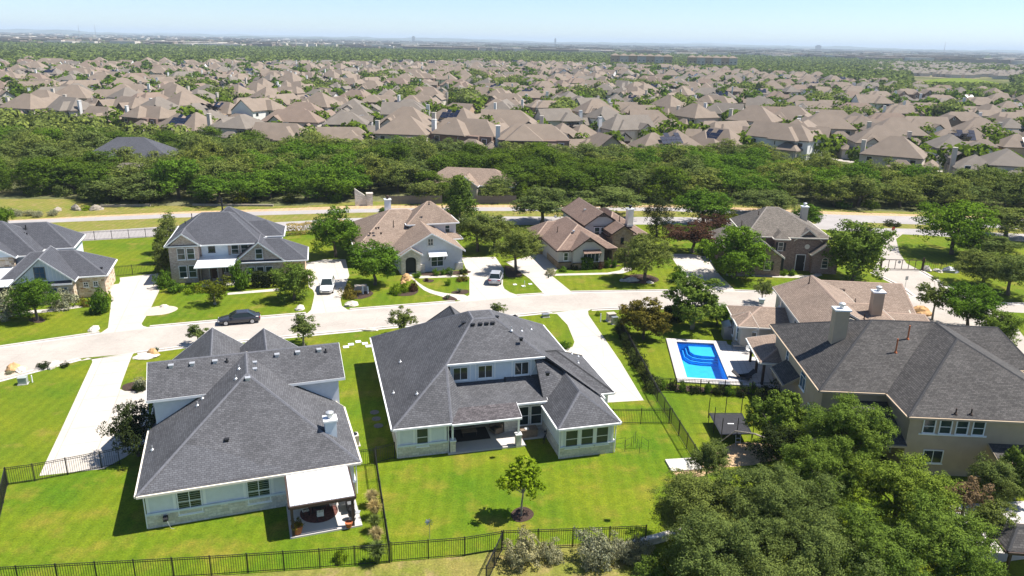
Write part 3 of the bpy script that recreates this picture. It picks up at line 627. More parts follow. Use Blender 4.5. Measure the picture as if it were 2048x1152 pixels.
def house(name, label, fr, group=None): return thing(name, label, 'house', (fr[0], fr[1], 0), rad(fr[2]), group)

# ---------------------------------------------------------------- A: dark roofed white house with the metal patio cover
r = house('white_house', 'white single-storey house with big dark hip roof and white metal patio cover behind', (-25.35,45.52,19.6))
wall(r, .45, .45, 14.75, 9.6, 0, 3.05, 'wall_white')
mb = MB(); mb.box(.39, .39, 0, 14.81, .45, 1.06); mb.box(.39, .45, 0, .45, 9.6, 1.06); mb.box(14.75, .45, 0, 14.81, 9.6, 1.06); mb.build('stone_base', M['stone_white'], r)
ledge(r, [(.36, .42), (14.84, .42)], 1.06); ledge(r, [(14.78, .42), (14.78, 9.4)], 1.06)
for a in (.45, 2.18, 4.14, 6.84, 8.76, 14.53): MB().box(a, .41, 1.23, a + .2, .45, 2.98).build('corner_board', M['white'], r)
window(r, 'f', 2.44, .70, 1.62, 2.07, .45, 2, 2, blind=True); window(r, 'f', 7.1, .65, 1.6, 2.03, .45, 2, 2, blind=True)
window(r, 'f', 10.6, .12, 2.6, 2.2, .45, 3, 1, glass='glass_green', sill=False)
R0, RX, RY, ZR, SL = 3.0, 7.7, 8.5, 7.5, 4.5 / 7.6
roof(r, [[(0, 0, 3), (15.2, 0, 3), (RX, RY, ZR)], [(15.2, 0, 3), (15.2, 9.5, 3), (14.6, 9.9, 3.36), (14.6, 13.2, 3.36), (RX, 13.2, ZR), (RX, RY, ZR)],
         [(0, 20, 3), (0, 0, 3), (RX, RY, ZR), (RX, 13.2, ZR)]], 'roof_dark', 'cream', 'cap_grey')
MB().poly([(x, y, z + .006) for x, y, z in [(0.56,0.08,3.04),(3.19,3.21,4.7),(3.89,2.98,4.58),(5.13,2.48,4.31),(6.81,1.72,3.91),(8.13,0.87,3.46),(9.5,0.61,3.32),(9.53,0.19,3.1),(8.08,0.21,3.11)]][::-1]).build('shingle_patch', M['roof_light'], r)
# upper cross gable
roof(r, hip(.1, 9.6, 15.45, 16.2, 5.6, .1, 12.9, 15.45, 12.9, 7.52), 'roof_dark', 'white', 'cap_grey', gutter=False)
wall(r, .55, 10.0, 14.95, 15.8, 2.0, 5.72, 'wall_white'); gable(r, 'l', .55, 10.0, 15.8, 5.72, 12.9, 7.3, 'wall_white'); gable(r, 'r', 14.95, 10.0, 15.8, 5.72, 12.9, 7.3, 'wall_white')
# street wings
roof(r, hip(.4, 12, 9.1, 23.3, 3.03, 4.75, 12, 4.75, 23.3, 6.3), 'roof_dark', 'white', 'cap_grey', gutter=False)
roof(r, hip(5.3, 12, 13.5, 21.9, 3.2, 9.4, 12, 9.4, 21.9, 6.25), 'roof_dark', 'white', 'cap_grey', gutter=False)
wall(r, .9, 15.8, 8.6, 22.9, 0, 3.0, 'wall_white'); wall(r, 8.6, 15.8, 13.0, 21.5, 0, 3.0, 'wall_white'); wall(r, 1.2, 9.6, 14.4, 15.79, 0, 2.6, 'wall_white')
gable(r, 'b', 22.85, .9, 8.6, 3.0, 4.75, 5.95, 'wall_white'); gable(r, 'b', 21.45, 5.8, 13.0, 3.0, 9.4, 5.9, 'wall_white')
chimney(r, 13.45, 3.1, 3.4, .86, .86, 5.2, 'wall_board')
FS = ((0, 9.6, 5.6), (10, 9.6, 5.6), (0, 12.9, 7.52))
for p in [(1.88,12.33,7.19),(3.49,12.31,7.18),(5.25,12.31,7.18),(10.19,12.3,7.17),(11.9,12.33,7.19),(13.69,12.35,7.2)]: boxvent(r, p)
for p in [(6.18,12.24,7.14),(14.23,12.14,7.08)]: pipe(r, p, .3, .07, 'black')
boxvent(r, (7.74,7.95,7.21))
for p in [(4.22,9.13,5.47),(3.84,8.43,5.24),(6.85,8.7,7.0),(7.11,10.31,7.15),(0.61,5.65,3.36)]: pipe(r, p, .35, .04, 'galv')
for p in [(8.37,11.25,7.1),(8.33,9.82,7.12)]: boxvent(r, p, 'galv', .25)
boxvent(r, (5.98,3.08,4.63), 'black', .24)
for x, y in ((.36, .36), (14.9, .36)): MB().tube((x, y, .1), (x, y, 2.85), .045, n=6).build('downspout', M['white'], r)
# patio cover at the back
pg = thing('patio_cover', 'white ribbed metal patio cover on dark wood posts over a concrete patio', 'patio cover', (-25.35, 45.52, 0), rad(19.6))
mb = MB(); k = 14
mb.add([(9.85, .1, 2.80), (14.2, .1, 2.80), (14.2, -3.8, 2.55), (9.85, -3.8, 2.55), (9.85, .1, 2.86), (14.2, .1, 2.86), (14.2, -3.8, 2.61), (9.85, -3.8, 2.61)], [(3, 2, 1, 0)[::-1], (7, 6, 5, 4), (3, 2, 6, 7), (2, 1, 5, 6), (0, 3, 7, 4), (1, 0, 4, 5)]); mb.build('cover_sheet', M['metal_roof'], pg)
mb = MB()
for i in range(1, k):
    x = 9.85 + 4.35 * i / k; mb.add([(x - .025, .1, 2.862), (x + .025, .1, 2.862), (x + .025, -3.8, 2.612), (x - .025, -3.8, 2.612), (x, .1, 2.90), (x, -3.8, 2.65)], [(0, 4, 5, 3), (1, 2, 5, 4), (3, 5, 2)])
mb.build('seam', M['metal_roof'], pg)
MB().box(9.8, -3.95, 2.38, 14.25, -3.82, 2.6).build('front_beam', M['dark_wood'], pg)
for x in (9.72, 14.21): MB().add([(x, .1, 2.6), (x + .12, .1, 2.6), (x + .12, -3.8, 2.36), (x, -3.8, 2.36), (x, .1, 2.84), (x + .12, .1, 2.84), (x + .12, -3.8, 2.6), (x, -3.8, 2.6)], [(0, 1, 2, 3), (4, 7, 6, 5), (3, 2, 6, 7), (2, 1, 5, 6), (0, 3, 7, 4), (1, 0, 4, 5)]).build('side_beam', M['dark_wood'], pg)
for x in (9.85, 13.95):
    mb = MB(); mb.box(x, -3.75, 0, x + .18, -3.57, 2.4); mb.build('post', M['dark_wood'], pg)
MB().prism([(9.7, -3.8), (14.65, -3.8), (14.65, .38), (9.7, .38)], 0, .13).build('patio_slab', G_PATIO, pg)

# ---------------------------------------------------------------- B: centre house
r = house('white_house', 'white house with covered patio and three dormer windows under charcoal hip roofs', (-9.42,55.72,15.0))
L_ = [(0, 20.7, 3), (0, 0, 3), (5.2, 4.4, 6.35), (8.5, 9.1, 8.6), (8.5, 11.2, 8.6)]
roof(r, [L_, [(0, 0, 3), (4.85, 0, 3), (5.2, 4.4, 6.35)], [(4.85, 0, 3), (6.3, 2.6, 3.75), (5.2, 4.4, 6.35)], [(5.2, 4.4, 6.35), (14.1, 4.4, 6.35), (10.6, 9.1, 8.6), (8.5, 9.1, 8.6)],
         [(14.1, 4.4, 6.35), (18.9, 1.7, 3.0), (18.9, 20.7, 3.0), (10.6, 11.2, 8.6), (10.6, 9.1, 8.6)], [(18.9, 20.7, 3.0), (0, 20.7, 3), (8.5, 11.2, 8.6), (10.6, 11.2, 8.6)], [(8.5, 9.1, 8.6), (10.6, 9.1, 8.6), (10.6, 11.2, 8.6), (8.5, 11.2, 8.6)]], 'roof_dark', 'white', 'cap_grey', flat_only=True)
roof(r, [[(4.85, 1.6, 3.38), (13.6, 1.6, 3.38), (13.6, 5.2, 4.36), (4.85, 5.2, 4.36)]], 'roof_dark', 'white', None)
roof(r, [[(4.85, -.12, 2.95), (10.8, -.12, 2.95), (10.8, 1.7, 3.43), (4.85, 1.7, 3.43)]], 'roof_faded', 'white', None)
roof(r, [[(13.3, 4.9, 6.3), (13.3, 1.9, 3.45), (16.2, 1.9, 3.45), (18, 3, 3.45)]], 'roof_dark', 'cap_char', None, gutter=False)
roof(r, hip(13.1, -2.95, 18.55, 12, 3.04, 15.8, -.25, 15.8, 8, 4.9), 'roof_dark', 'white', 'cap_grey')
roof(r, hip(10, 2.6, 20.2, 11.3, 3.02, 11, 6.95, 16.0, 6.95, 5.7), 'roof_dark', 'white', 'cap_char')
roof(r, hip(4.7, 9, 11.7, 21.6, 3.05, 8.2, 9, 8.2, 19.2, 6.45), 'roof_dark', 'white', 'cap_char', gutter=False)
roof(r, hip(13.2, 12, 17.2, 21.2, 3.06, 15.2, 12, 15.2, 18.8, 5.1), 'roof_dark', 'white', 'cap_char', gutter=False)
# dormer
wall(r, 5.65, 4.85, 13.75, 9.0, 3.6, 6.34, 'wall_board', 'dormer_wall')
for x0, z0 in ((5.83, 4.5), (8.07, 4.5), (11.4, 4.5)): window(r, 'f', x0, z0, 1.37, 1.26, 4.85, 2, 1)
mb = MB()
for x0 in (5.83, 8.07, 11.4): mb.box(x0 - .24, 4.82, 4.38, x0 - .14, 4.85, 5.95); mb.box(x0 + 1.51, 4.82, 4.38, x0 + 1.61, 4.85, 5.95); mb.box(x0 - .24, 4.82, 5.95, x0 + 1.61, 4.85, 6.05)
mb.build('dormer_trim', M['white'], r)
mb = MB(); mb.tube((13.7, 4.75, 6.1), (12.9, 4.7, 4.4), .04); mb.build('downspout', M['white'], r)
for x, y in ((4.62, .38), (13.36, -2.66), (18.28, -2.66), (.36, .36)): MB().tube((x, y, .1), (x, y, 2.85), .045, n=6).build('downspout', M['white'], r)
# walls
wall(r, .45, .45, 4.5, 15.0, 0, 3.05, 'wall_white'); wall(r, 4.5, 5.6, 10.0, 14.9, 0, 3.3, 'fabric_tan'); wall(r, 10.0, 2.6, 13.5, 14.9, 0, 3.25, 'stone_white'); wall(r, 13.5, -2.55, 18.15, 14.8, 0, 3.05, 'wall_white')
wall(r, 18.15, 3.0, 19.8, 10.9, 0, 3.04, 'wall_white'); wall(r, .6, 15.0, 18.4, 20.2, 0, 3.03, 'wall_white'); wall(r, 5.2, 20.2, 11.2, 20.9, 0, 3.03, 'wall_white')
mb = MB(); mb.box(.39, .39, 0, 4.56, .45, 1.04); mb.box(.39, .45, 0, .45, 15, 1.04); mb.box(13.44, -2.61, 0, 18.21, -2.55, 1.0); mb.box(18.15, -2.55, 0, 18.21, 2.9, 1.0); mb.box(13.44, -2.55, 0, 13.5, 2.6, 1.0); mb.build('stone_base', M['stone_white'], r)
ledge(r, [(.36, .42), (4.58, .42)], 1.04); ledge(r, [(13.42, -2.58), (18.24, -2.58)], 1.0, h=.1)
ledge(r, [(18.18, -2.6), (18.18, -1.9)], 1.0, 'white', .2)
for a, y in ((.45, .45), (1.7, .45), (3.03, .45), (4.3, .45), (13.5, -2.55), (15.03, -2.55), (16.38, -2.55), (17.97, -2.55)): MB().box(a, y - .04, 1.2 if y > 0 else 1.1, a + .18, y, 2.95).build('corner_board', M['white'], r)
window(r, 'f', 1.95, .89, 1.03, 1.69, .45, 1, 2, glass='glass_green'); 
for a in (13.86, 15.22, 16.56): window(r, 'f', a, .9, 1.15, 1.67, -2.55, 1, 2, glass='glass_green')
for a in (11.16, 12.36): window(r, 'f', a, .65, 1.08, 1.85, 2.6, 1, 2, glass='glass')
for a in (5.0, 6.1, 7.2): window(r, 'f', a, .2, 1.0, 2.2, 5.6, 1, 2, glass='glass', sill=False)
MB().prism([(4.55, .05), (11.3, .05), (11.3, 1.1), (13.4, 1.1), (13.4, 2.55), (10, 2.55), (10, 5.55), (4.55, 5.55)], 0, .14).build('patio_slab', G_PATIO, r)
for x, y in ((4.75, .15), (10.4, -.02)):
    MB().box(x, y, .0, x + .46, y + .46, 1.15).build('pier', M['stone_white'], r); MB().box(x - .05, y - .05, 1.15, x + .51, y + .51, 1.23).build('pier_cap', M['white'], r); MB().box(x + .15, y + .15, 1.23, x + .31, y + .31, 2.85).build('post', M['white'], r)
for p in [(8.37,8.35,8.24),(9.07,8.34,8.24),(9.66,8.35,8.24),(10.23,8.35,8.24)]: boxvent(r, p, 'black', .26)
for p in [(1.91,10.55,4.26),(0.72,5.67,3.47),(2.39,2.74,4.58)]: pipe(r, p, .26, .04, 'galv')
boxvent(r, (7.7,9.41,8.07), 'black', .3)
for p in [(11.74,7.31,7.83),(13.44,9.93,6.68),(15.47,13.59,5.31)]: pipe(r, p, .4, .045, 'galv')
for p in [(10.9,9.5,8.39),(12.27,5.89,7.48),(12.46,-1.56,7.34)]: boxvent(r, p, 'black', .24)
for p in [(18.32,9.14,4.21),(19.21,9.71,3.64),(18.08,6.59,4.36)]: pipe(r, p, .25, .045, 'galv')

# ---------------------------------------------------------------- C: tan two storey house on the right
r = house('tan_house', 'tan stucco two-storey house with charcoal roof and tall chimney on the right', (31.76,59.3,-3))
Z = 5.4
roof(r, [[(-5.55, 0, Z), (0, 0, Z), (0, -4.25, Z), (7.1, 4.2, 9), (7.1, 8.3, 9), (1.3, 8.3, 9)][0:2] + [(3.55, 4.25, 7.25), (7.1, 8.3, 9), (1.3, 8.3, 9)],
         [(0, 0, Z), (0, -4.25, Z), (7.1, 4.2, 9), (7.1, 8.3, 9), (3.55, 4.25, 7.25)],
         [(0, -4.25, Z), (14.3, -4.25, Z), (7.1, 4.2, 9)], [(14.3, -4.25, Z), (14.3, 16, Z), (7.1, 8.3, 9), (7.1, 4.2, 9)],
         [(-5.55, 16, Z), (-5.55, 0, Z), (1.3, 8.3, 9)], [(14.3, 16, Z), (-5.55, 16, Z), (1.3, 8.3, 9), (7.1, 8.3, 9)]], 'roof_char', 'wall_tan', 'cap_char')
roof(r, hip(6, 6.2, 16.0, 14.6, Z + .03, 8, 10.4, 14.0, 10.4, 8.0), 'roof_char', 'wall_tan', 'cap_char')
wall(r, -5.1, .45, .4, 15, 0, Z, 'wall_tan'); wall(r, .4, -3.8, 13.8, 15, 0, Z, 'wall_tan'); wall(r, 13.8, 6.6, 15.5, 14.2, 0, Z, 'wall_tan')
for i in range(4): window(r, 'f', 1.45 + i * 1.28, 3.75, 1.0, 1.3, -3.8, 1, 2, glass='glass_green', fw=.09)
MB().box(1.25, -3.84, 3.6, 6.55, -3.8, 3.75).build('window_trim', M['white'], r); MB().box(1.25, -3.84, 5.05, 6.55, -3.8, 5.17).build('window_trim', M['white'], r)
window(r, 'f', 1.9, 1.1, 1.6, 1.2, -3.8, 2, 1)
window(r, 'l', 11.0, 3.3, .8, 1.5, -5.1, 1, 2, glass='glass_blue'); window(r, 'l', 6.2, 3.0, 1.5, 1.2, -5.1, 2, 1, glass='glass_blue', arch=True)
for a in (3.4, 2.3): window(r, 'l', a, .7, .9, 1.9, -5.1, 1, 2, glass='glass_blue')
window(r, 'l', -.6, .8, 1.1, 1.9, .4, 1, 2, glass='glass_blue')
roof(r, hip(-6.5, 6.3, -5.0, 10.6, 2.9, -5.1, 6.3, -5.1, 10.6, 3.8)[:1], 'roof_char', 'wall_tan', None)
roof(r, [[(-3.2, -4.2, 2.8), (.35, -4.2, 2.8), (.35, .4, 4.4), (-3.2, .4, 4.4)]], 'roof_char', 'wall_tan', None)
roof(r, [[(6.8, -5.6, 2.5), (13, -5.6, 2.5), (13, -3.8, 3.1), (6.8, -3.8, 3.1)]], 'roof_char', 'wall_tan', None)
wall(r, -2.9, -3.8, -2.7, .4, 0, 2.7, 'wall_tan')
for x in (7.0, 12.7): MB().box(x, -5.4, 0, x + .2, -5.2, 2.45).build('post', M['dark_wood'], r)
chimney(r, -1.95, 7.3, 6.0, 1.25, 1.0, 10.2, 'wall_tan')
for p in [(2.2,4.45,7.33),(3.81,6.09,8.04)]: pipe(r, p, 1.3, .07, 'terracotta')
for p in [(3.77,-3.85,5.57),(4.97,-3.83,5.58)]: pipe(r, p, .5, .06, 'dark_wood')

# ---------------------------------------------------------------- D: brown roofed house by the pool
r = house('brown_roofed_house', 'beige house with brown shingle roofs and bay window beside the swimming pool', (26.24,88.48,-5))
roof(r, [[(5.3, 1.3, 5.2), (5.3, -14.6, 5.2), (9.4, -13, 7.2), (9.4, .3, 7.2)], [(13.5, -14.6, 5.2), (13.5, 1.3, 5.2), (9.4, .3, 7.2), (9.4, -13, 7.2)]], 'roof_brown', 'cream', 'cap_brown', gutter=False)
wall(r, 5.8, -14.2, 13.1, .9, 0, 5.35, 'wall_beige'); gable(r, 'b', .9, 5.8, 13.1, 5.35, 9.4, 6.95, 'wall_beige'); gable(r, 'f', -14.2, 5.8, 13.1, 5.35, 9.4, 6.95, 'wall_beige')
roof(r, hip(11.5, -.6, 22.0, 9.2, 2.8, 11.5, 4.9, 21.8, 4.9, 5.3), 'roof_brown', 'cream', 'cap_brown', gutter=False)
wall(r, 13, -.2, 21.4, 8.8, 0, 3.0, 'wall_beige'); gable(r, 'r', 21.4, -.2, 8.8, 3.0, 4.9, 5.2, 'wall_beige')
roof(r, hip(9.5, -13.5, 16.6, -2, 4.6, 9.5, -7.6, 14.0, -7.6, 6.5), 'roof_brown', 'cream', 'cap_brown', gutter=False)
wall(r, 12, -13, 16.2, -2.4, 0, 4.7, 'wall_beige')
roof(r, hip(15, -8, 21.6, -1, 2.9, 15, -3.4, 21.4, -3.4, 4.2), 'roof_brown', 'cream', 'cap_brown', gutter=False)
wall(r, 16, -7.6, 21.2, -1.4, 0, 3.0, 'wall_beige')
roof(r, hip(-.1, -7.2, 5.79, 0, 3.0, 3.0, -3.5, 5.79, -3.5, 4.2), 'roof_brown', 'cream', 'cap_brown')
wall(r, .4, -6.8, 5.8, -.4, 0, 3.05, 'wall_beige')
roof(r, [[(-.2, -4.6, 2.95), (.9, -6.6, 2.95), (1.6, -4.4, 3.9)], [(-.35, -3.6, 2.95), (-.2, -4.6, 2.95), (1.6, -4.4, 3.9)], [(.9, -6.6, 2.95), (2.2, -7.4, 2.95), (1.6, -4.4, 3.9)]], 'roof_brown', 'cream', 'cap_brown', gutter=False)
MB().prism([(.1, -3.4), (.1, -4.7), (1.1, -6.5), (2.3, -7.1), (3.5, -6.8), (3.5, -3.4)], 0, 2.9).build('bay_wall', M['wall_beige'], r)
def angled_window(root, p, q, z, w, h, **kw):
    d = Vector((q[0] - p[0], q[1] - p[1])); o = window(root, 'f', 0, z, w, h, 0, **kw); t = (d.length - w) / 2 / d.length
    o.location = (p[0] + d.x * t, p[1] + d.y * t, z); o.rotation_euler[2] = math.atan2(d.y, d.x); return o
angled_window(r, (.1, -4.7), (1.1, -6.5), .6, 1.35, 1.9, cols=1, rows=2, glass='glass_blue', fw=.12); angled_window(r, (1.1, -6.5), (2.3, -7.1), 1.2, .95, 1.1, cols=1, rows=1, glass='glass'); window(r, 'l', -3.6, .7, .8, 1.8, .1, 1, 2, glass='glass')
for a in (-8.3, -9.5, -10.7): window(r, 'l', a + .5, 3.7, 1.0, 1.25, 5.8, 1, 2, glass='glass_green')
window(r, 'l', -1.0, 3.6, .9, 1.3, 5.8, 1, 2)
roof(r, [[(.3, -10.2, 2.8), (.3, -17.0, 2.8), (2.6, -14.6, 3.55), (5.7, -9.2, 3.45)], [(.3, -17.0, 2.8), (5.7, -17.0, 2.8), (5.7, -14.6, 3.5), (2.6, -14.6, 3.55)], [(2.6, -14.6, 3.55), (5.7, -14.6, 3.5), (5.7, -9.2, 3.45)]], 'roof_brown', 'cream', 'cap_brown')
for y in (-10.5, -13.5, -16.5): MB().box(.75, y - .12, 0, .99, y + .12, 2.75).build('post', M['dark_wood'], r)
MB().prism([(.5, -17), (5.8, -17), (5.8, -9), (.5, -9)], 0, .13).build('patio_slab', G_PATIO, r)
chimney(r, 13.6, -9.2, 4.6, 1.1, .9, 8.35, 'wall_tan')
for p in [(11.51,-12.04,6.17),(18.75,-1.24,2.64)]: pipe(r, p, .6, .06, 'dark_wood')
pipe(r, (8.56,-1.87,6.79), 1.0, .06, 'dark_wood')
boxvent(r, (14.24,3.28,4.56), 'dark_wood', .4); pipe(r, (15.3,1.53,3.77), .4, .05, 'dark_wood')
boxvent(r, (-5.81,-39.29,16.47), 'galv', .3); boxvent(r, (3.85,-11.29,3.96), 'galv', .3)

# ---------------------------------------------------------------- E: limestone house at the left edge
r = house('limestone_house', 'limestone and pale board house with slate-coloured roofs at the left edge', (-55.72,93.82,18))
roof(r, hip(-20, 5.9, -5.3, 15, 5.0, -16, 10.4, -10.1, 10.4, 8.8), 'roof_slate', 'white', 'cap_grey')
roof(r, hip(-14, 8.9, -1.75, 16.6, 5.02, -11, 12.6, -5.4, 12.6, 7.95), 'roof_slate', 'white', 'cap_grey')
roof(r, hip(-9, 1.1, 3.3, 9.0, 3.0, -6, 5.1, -.9, 5.1, 5.6), 'roof_slate', 'white', 'cap_grey')
roof(r, hip(-7.3, -.9, 0, 5.5, 3.03, -3.65, -.9, -3.65, 5.5, 6.25), 'roof_slate', 'white', 'cap_grey', gutter=False)
gable(r, 'f', -.5, -6.9, -.4, 3.0, -3.65, 5.95, 'wall_board'); boards(r, 'f', -.5, -6.9, -.4, 3.2, lambda a: 3.0 + (3.2 - abs(a + 3.65)) * .9)
roof(r, [[(-6.9, -.95, 2.75), (-.4, -.95, 2.75), (-.4, -.5, 3.05), (-6.9, -.5, 3.05)]], 'roof_slate', 'white', None, gutter=False)
roof(r, hip(-13.4, 4.9, -7.7, 9, 5.05, -10.5, 4.9, -10.5, 9, 7.0), 'roof_slate', 'white', 'cap_grey', gutter=False); gable(r, 'f', 5.3, -13, -8.1, 5.0, -10.5, 6.7, 'wall_board')
wall(r, -19.5, 6.3, -5.7, 14.6, 0, 5.05, 'wall_board'); boards(r, 'f', 6.3, -8, -5.7, 3.3, 4.9); wall(r, -13, 5.3, -8.1, 6.29, 0, 5.05, 'stone_gold')
wall(r, -5.69, 9.3, -2.15, 16.2, 0, 5.06, 'wall_board')
wall(r, -6.9, -.5, -.4, 6.2, 0, 2.98, 'stone_gold'); wall(r, -.39, 1.5, 2.9, 8.7, 0, 3.02, 'stone_gold')
window(r, 'f', -4.5, 3.4, 1.25, 1.6, -.5, 2, 2, glass='glass_blue', trim='wood_grey'); 
for a in (-3.3, -2.1): window(r, 'f', a, .9, 1.1, 1.3, -.5, 1, 2, glass='glass_blue')
for a in (.35, 1.5): window(r, 'f', a, 1.4, .6, .7, 1.5, 2, 2, glass='glass')
window(r, 'f', -12.6, 3.6, 1.4, 1.3, 5.3, 2, 2, glass='glass_blue')
mb = MB(); mb.add([(-14, -.9, 2.75), (-7.35, -.9, 2.75), (-7.35, 5.28, 3.6), (-14, 5.28, 3.6), (-14, -.9, 2.83), (-7.35, -.9, 2.83), (-7.35, 5.28, 3.68), (-14, 5.28, 3.68)], [(3, 2, 1, 0), (4, 5, 6, 7), (0, 1, 5, 4), (1, 2, 6, 5), (2, 3, 7, 6), (3, 0, 4, 7)]); mb.build('porch_roof', M['metal_roof'], r)
for x in (-13.6, -10.6, -7.7): MB().box(x, -.7, 0, x + .22, -.48, 2.7).build('post', M['dark_wood'], r)
wall(r, -14, 4.6, -6.91, 5.29, 0, 2.9, 'dark_wood', 'porch_wall')
for p in [(-7.79,11.72,7.25),(-7.8,10.71,6.44),(-7.49,10.62,6.37)]: pipe(r, p, .6, .08, 'black')
boxvent(r, (2.52,2.6,3.48), 'black', .25)

# ---------------------------------------------------------------- F: two storey pinkish brick house
r = house('brick_house', 'two-storey pinkish brick house with slate roof and white metal porch roof', (-47.41,102.48,14))
roof(r, hip(-.4, -.6, 12.3, 12, 5.4, 3.9, 5.4, 7.6, 5.4, 8.7), 'roof_slate', 'white', 'cap_grey')
roof(r, hip(3, 2.5, 12.6, 13, 5.45, 7.2, 7.6, 7.6, 7.6, 9.0), 'roof_slate', 'white', 'cap_grey')
roof(r, hip(-.42, -.95, 4.25, 3.6, 5.42, 1.92, -.95, 1.92, 3.6, 7.15), 'roof_slate', 'white', 'cap_grey', gutter=False); gable(r, 'f', -.5, 0, 3.85, 5.3, 1.92, 6.85, 'brick_pink')
roof(r, hip(8.6, 3.1, 15.15, 8.9, 5.43, 10, 5.95, 12.7, 5.95, 7.2), 'roof_slate', 'white', 'cap_grey')
roof(r, hip(8.5, -1.95, 15.3, 4.2, 3.02, 11.9, -1.95, 11.9, 4.2, 5.8), 'roof_slate', 'white', 'cap_grey', gutter=False); gable(r, 'f', -1.6, 8.9, 14.9, 3.0, 11.9, 5.5, 'brick_pink')
roof(r, hip(9.2, -1.9, 18.4, 5.4, 3.0, 12.5, 1.75, 14.7, 1.75, 5.4), 'roof_slate', 'white', 'cap_grey')
wall(r, 0, -.5, 3.85, 10, 0, 5.35, 'brick_pink'); wall(r, 3.85, .7, 11.8, 11, 0, 5.36, 'brick_pink'); wall(r, 11.8, 3.5, 14.7, 8.5, 0, 5.36, 'wall_board'); wall(r, 8.9, -1.6, 14.9, 4, 0, 3.0, 'brick_pink'); wall(r, 14.9, -1.5, 18.0, 5.0, 0, 3.0, 'brick_tan')
wall(r, 4.1, .55, 7.6, .7, 3.3, 5.3, 'wall_board', 'board_panel')
for a in (1.05, 2.3): window(r, 'f', a, 3.35, 1.05, 1.65, -.5, 1, 2, glass='glass_green'); window(r, 'f', a, .75, 1.05, 1.75, -.5, 1, 2, glass='glass_green')
for a in (8.0, 9.3): window(r, 'f', a, 3.5, 1.05, 1.5, .7, 1, 2, glass='glass_green')
window(r, 'f', 5.0, 4.0, .9, 1.05, .55, 2, 2, glass='glass', trim='black')
window(r, 'f', 11.4, 3.3, 1.0, 1.5, -1.6, 1, 2, glass='glass_green')
for a in (10.2, 11.4, 12.6): window(r, 'f', a, 1.2, 1.0, 1.0, -1.6, 1, 1, glass='glass_green')
for a in (7.6, 8.0): window(r, 'f', a - 1.0, .9, .9, 1.7, .7, 1, 2, glass='glass_green')
door(r, 'f', 4.9, .15, 1.0, 2.3, .7)
mb = MB(); mb.add([(3.4, -3.2, 2.72), (8.6, -3.2, 2.72), (8.85, .65, 3.35), (3.7, .65, 3.35), (3.4, -3.2, 2.82), (8.6, -3.2, 2.82), (8.85, .65, 3.45), (3.7, .65, 3.45)], [(3, 2, 1, 0), (4, 5, 6, 7), (0, 1, 5, 4), (1, 2, 6, 5), (2, 3, 7, 6), (3, 0, 4, 7)]); mb.build('porch_roof', M['metal_roof'], r)
for x in (3.9, 5.4, 7.0): MB().box(x, -2.95, 0, x + .22, -2.73, 2.7).build('post', M['dark_wood'], r)
MB().prism([(3.87, -2.9), (8.8, -2.9), (8.8, .6), (3.87, .6)], 0, .15).build('porch_slab', G_PATIO, r)
for p in [(1.79,10.07,6.92),(1.27,7.08,6.48)]: pipe(r, p, .7, .06, 'black')
MB().tube((6.4, 8.5, 7.5), (6.4, 8.5, 10.1), .12).build('flue_pipe', M['black'], r)

# ---------------------------------------------------------------- G: white painted brick house, brown roof
r = house('white_brick_house', 'white painted brick house with brown shingle roof, arched porch and white chimney', (-14.89,109.39,18))
roof(r, hip(-7.6, 4.6, 8.1, 21, 3.0, -1.2, 12.2, 1.7, 12.2, 7.1), 'roof_brown', 'white', 'cap_brown')
roof(r, hip(-2.1, -.35, 8.1, 13, 3.04, 3.0, -.35, 3.0, 13, 5.95), 'roof_brown', 'white', 'cap_brown', gutter=False); gable(r, 'f', .05, -1.7, 7.7, 3.0, 3.0, 5.65, 'wall_grey')
roof(r, hip(.8, 7.9, 9.1, 13.6, 5.5, 4.6, 10.7, 5.2, 10.7, 8.5), 'roof_brown', 'white', 'cap_brown'); roof(r, hip(7, 6.2, 9.3, 13, 3.3, 7, 9, 7.2, 9, 4.2), 'roof_brown', 'white', None)
roof(r, hip(-1.95, -1.0, 1.5, 2.5, 2.95, -.22, -1.0, -.22, 2.5, 4.05), 'roof_brown', 'white', None, gutter=False)
wall(r, -1.7, .05, 7.7, 12, 0, 3.0, 'wall_grey'); wall(r, -7.2, 5, -1.71, 20, 0, 3.03, 'wall_hgrey'); wall(r, 1.2, 8.25, 8.7, 13.2, 3, 5.55, 'wall_grey'); wall(r, 1.2, 12.1, 7.6, 20, 0, 3.0, 'wall_grey')
# arched porch
n_ = 12; arch_ = [(-.22 + .8 * math.cos(t), 2.0 + .6 * math.sin(t)) for t in [math.pi * i / n_ for i in range(n_ + 1)]]
pts = [(-1.65, 0), (-1.02, 0)] + arch_[::-1] + [(.58, 0), (1.2, 0), (1.2, 3.0), (-.22, 3.85), (-1.65, 3.0)]
mb = MB(); k = len(pts); mb.add([(x, -.6, z) for x, z in pts] + [(x, -.15, z) for x, z in pts], [tuple(range(k)), tuple(range(2 * k - 1, k - 1, -1))] + [(i, k + i, k + (i + 1) % k, (i + 1) % k) for i in range(k)])
mb.build('porch_arch', M['stone_white'], r)
wall(r, -1.02, -.14, .58, .04, 0, 2.7, 'inside', 'recess_shade_panel'); MB().prism([(-1.7, -.62), (1.3, -.62), (1.3, .0), (-1.7, .0)], 0, .1).build('porch_slab', G_PATIO, r)  # dark panel behind the arch, porch shade put into its colour
MB().box(1.2, -.25, 0, 1.95, .04, 1.3).build('stone_base', M['stone_white'], r); MB().box(6.6, -.12, 0, 7.8, .04, 1.1).build('stone_base', M['stone_white'], r)
window(r, 'f', 2.9, .75, 1.9, 1.7, .05, 2, 2, glass='glass_green'); window(r, 'f', 2.45, 4.0, .85, 1.1, .05, 2, 2, glass='glass_green', trim='cream')
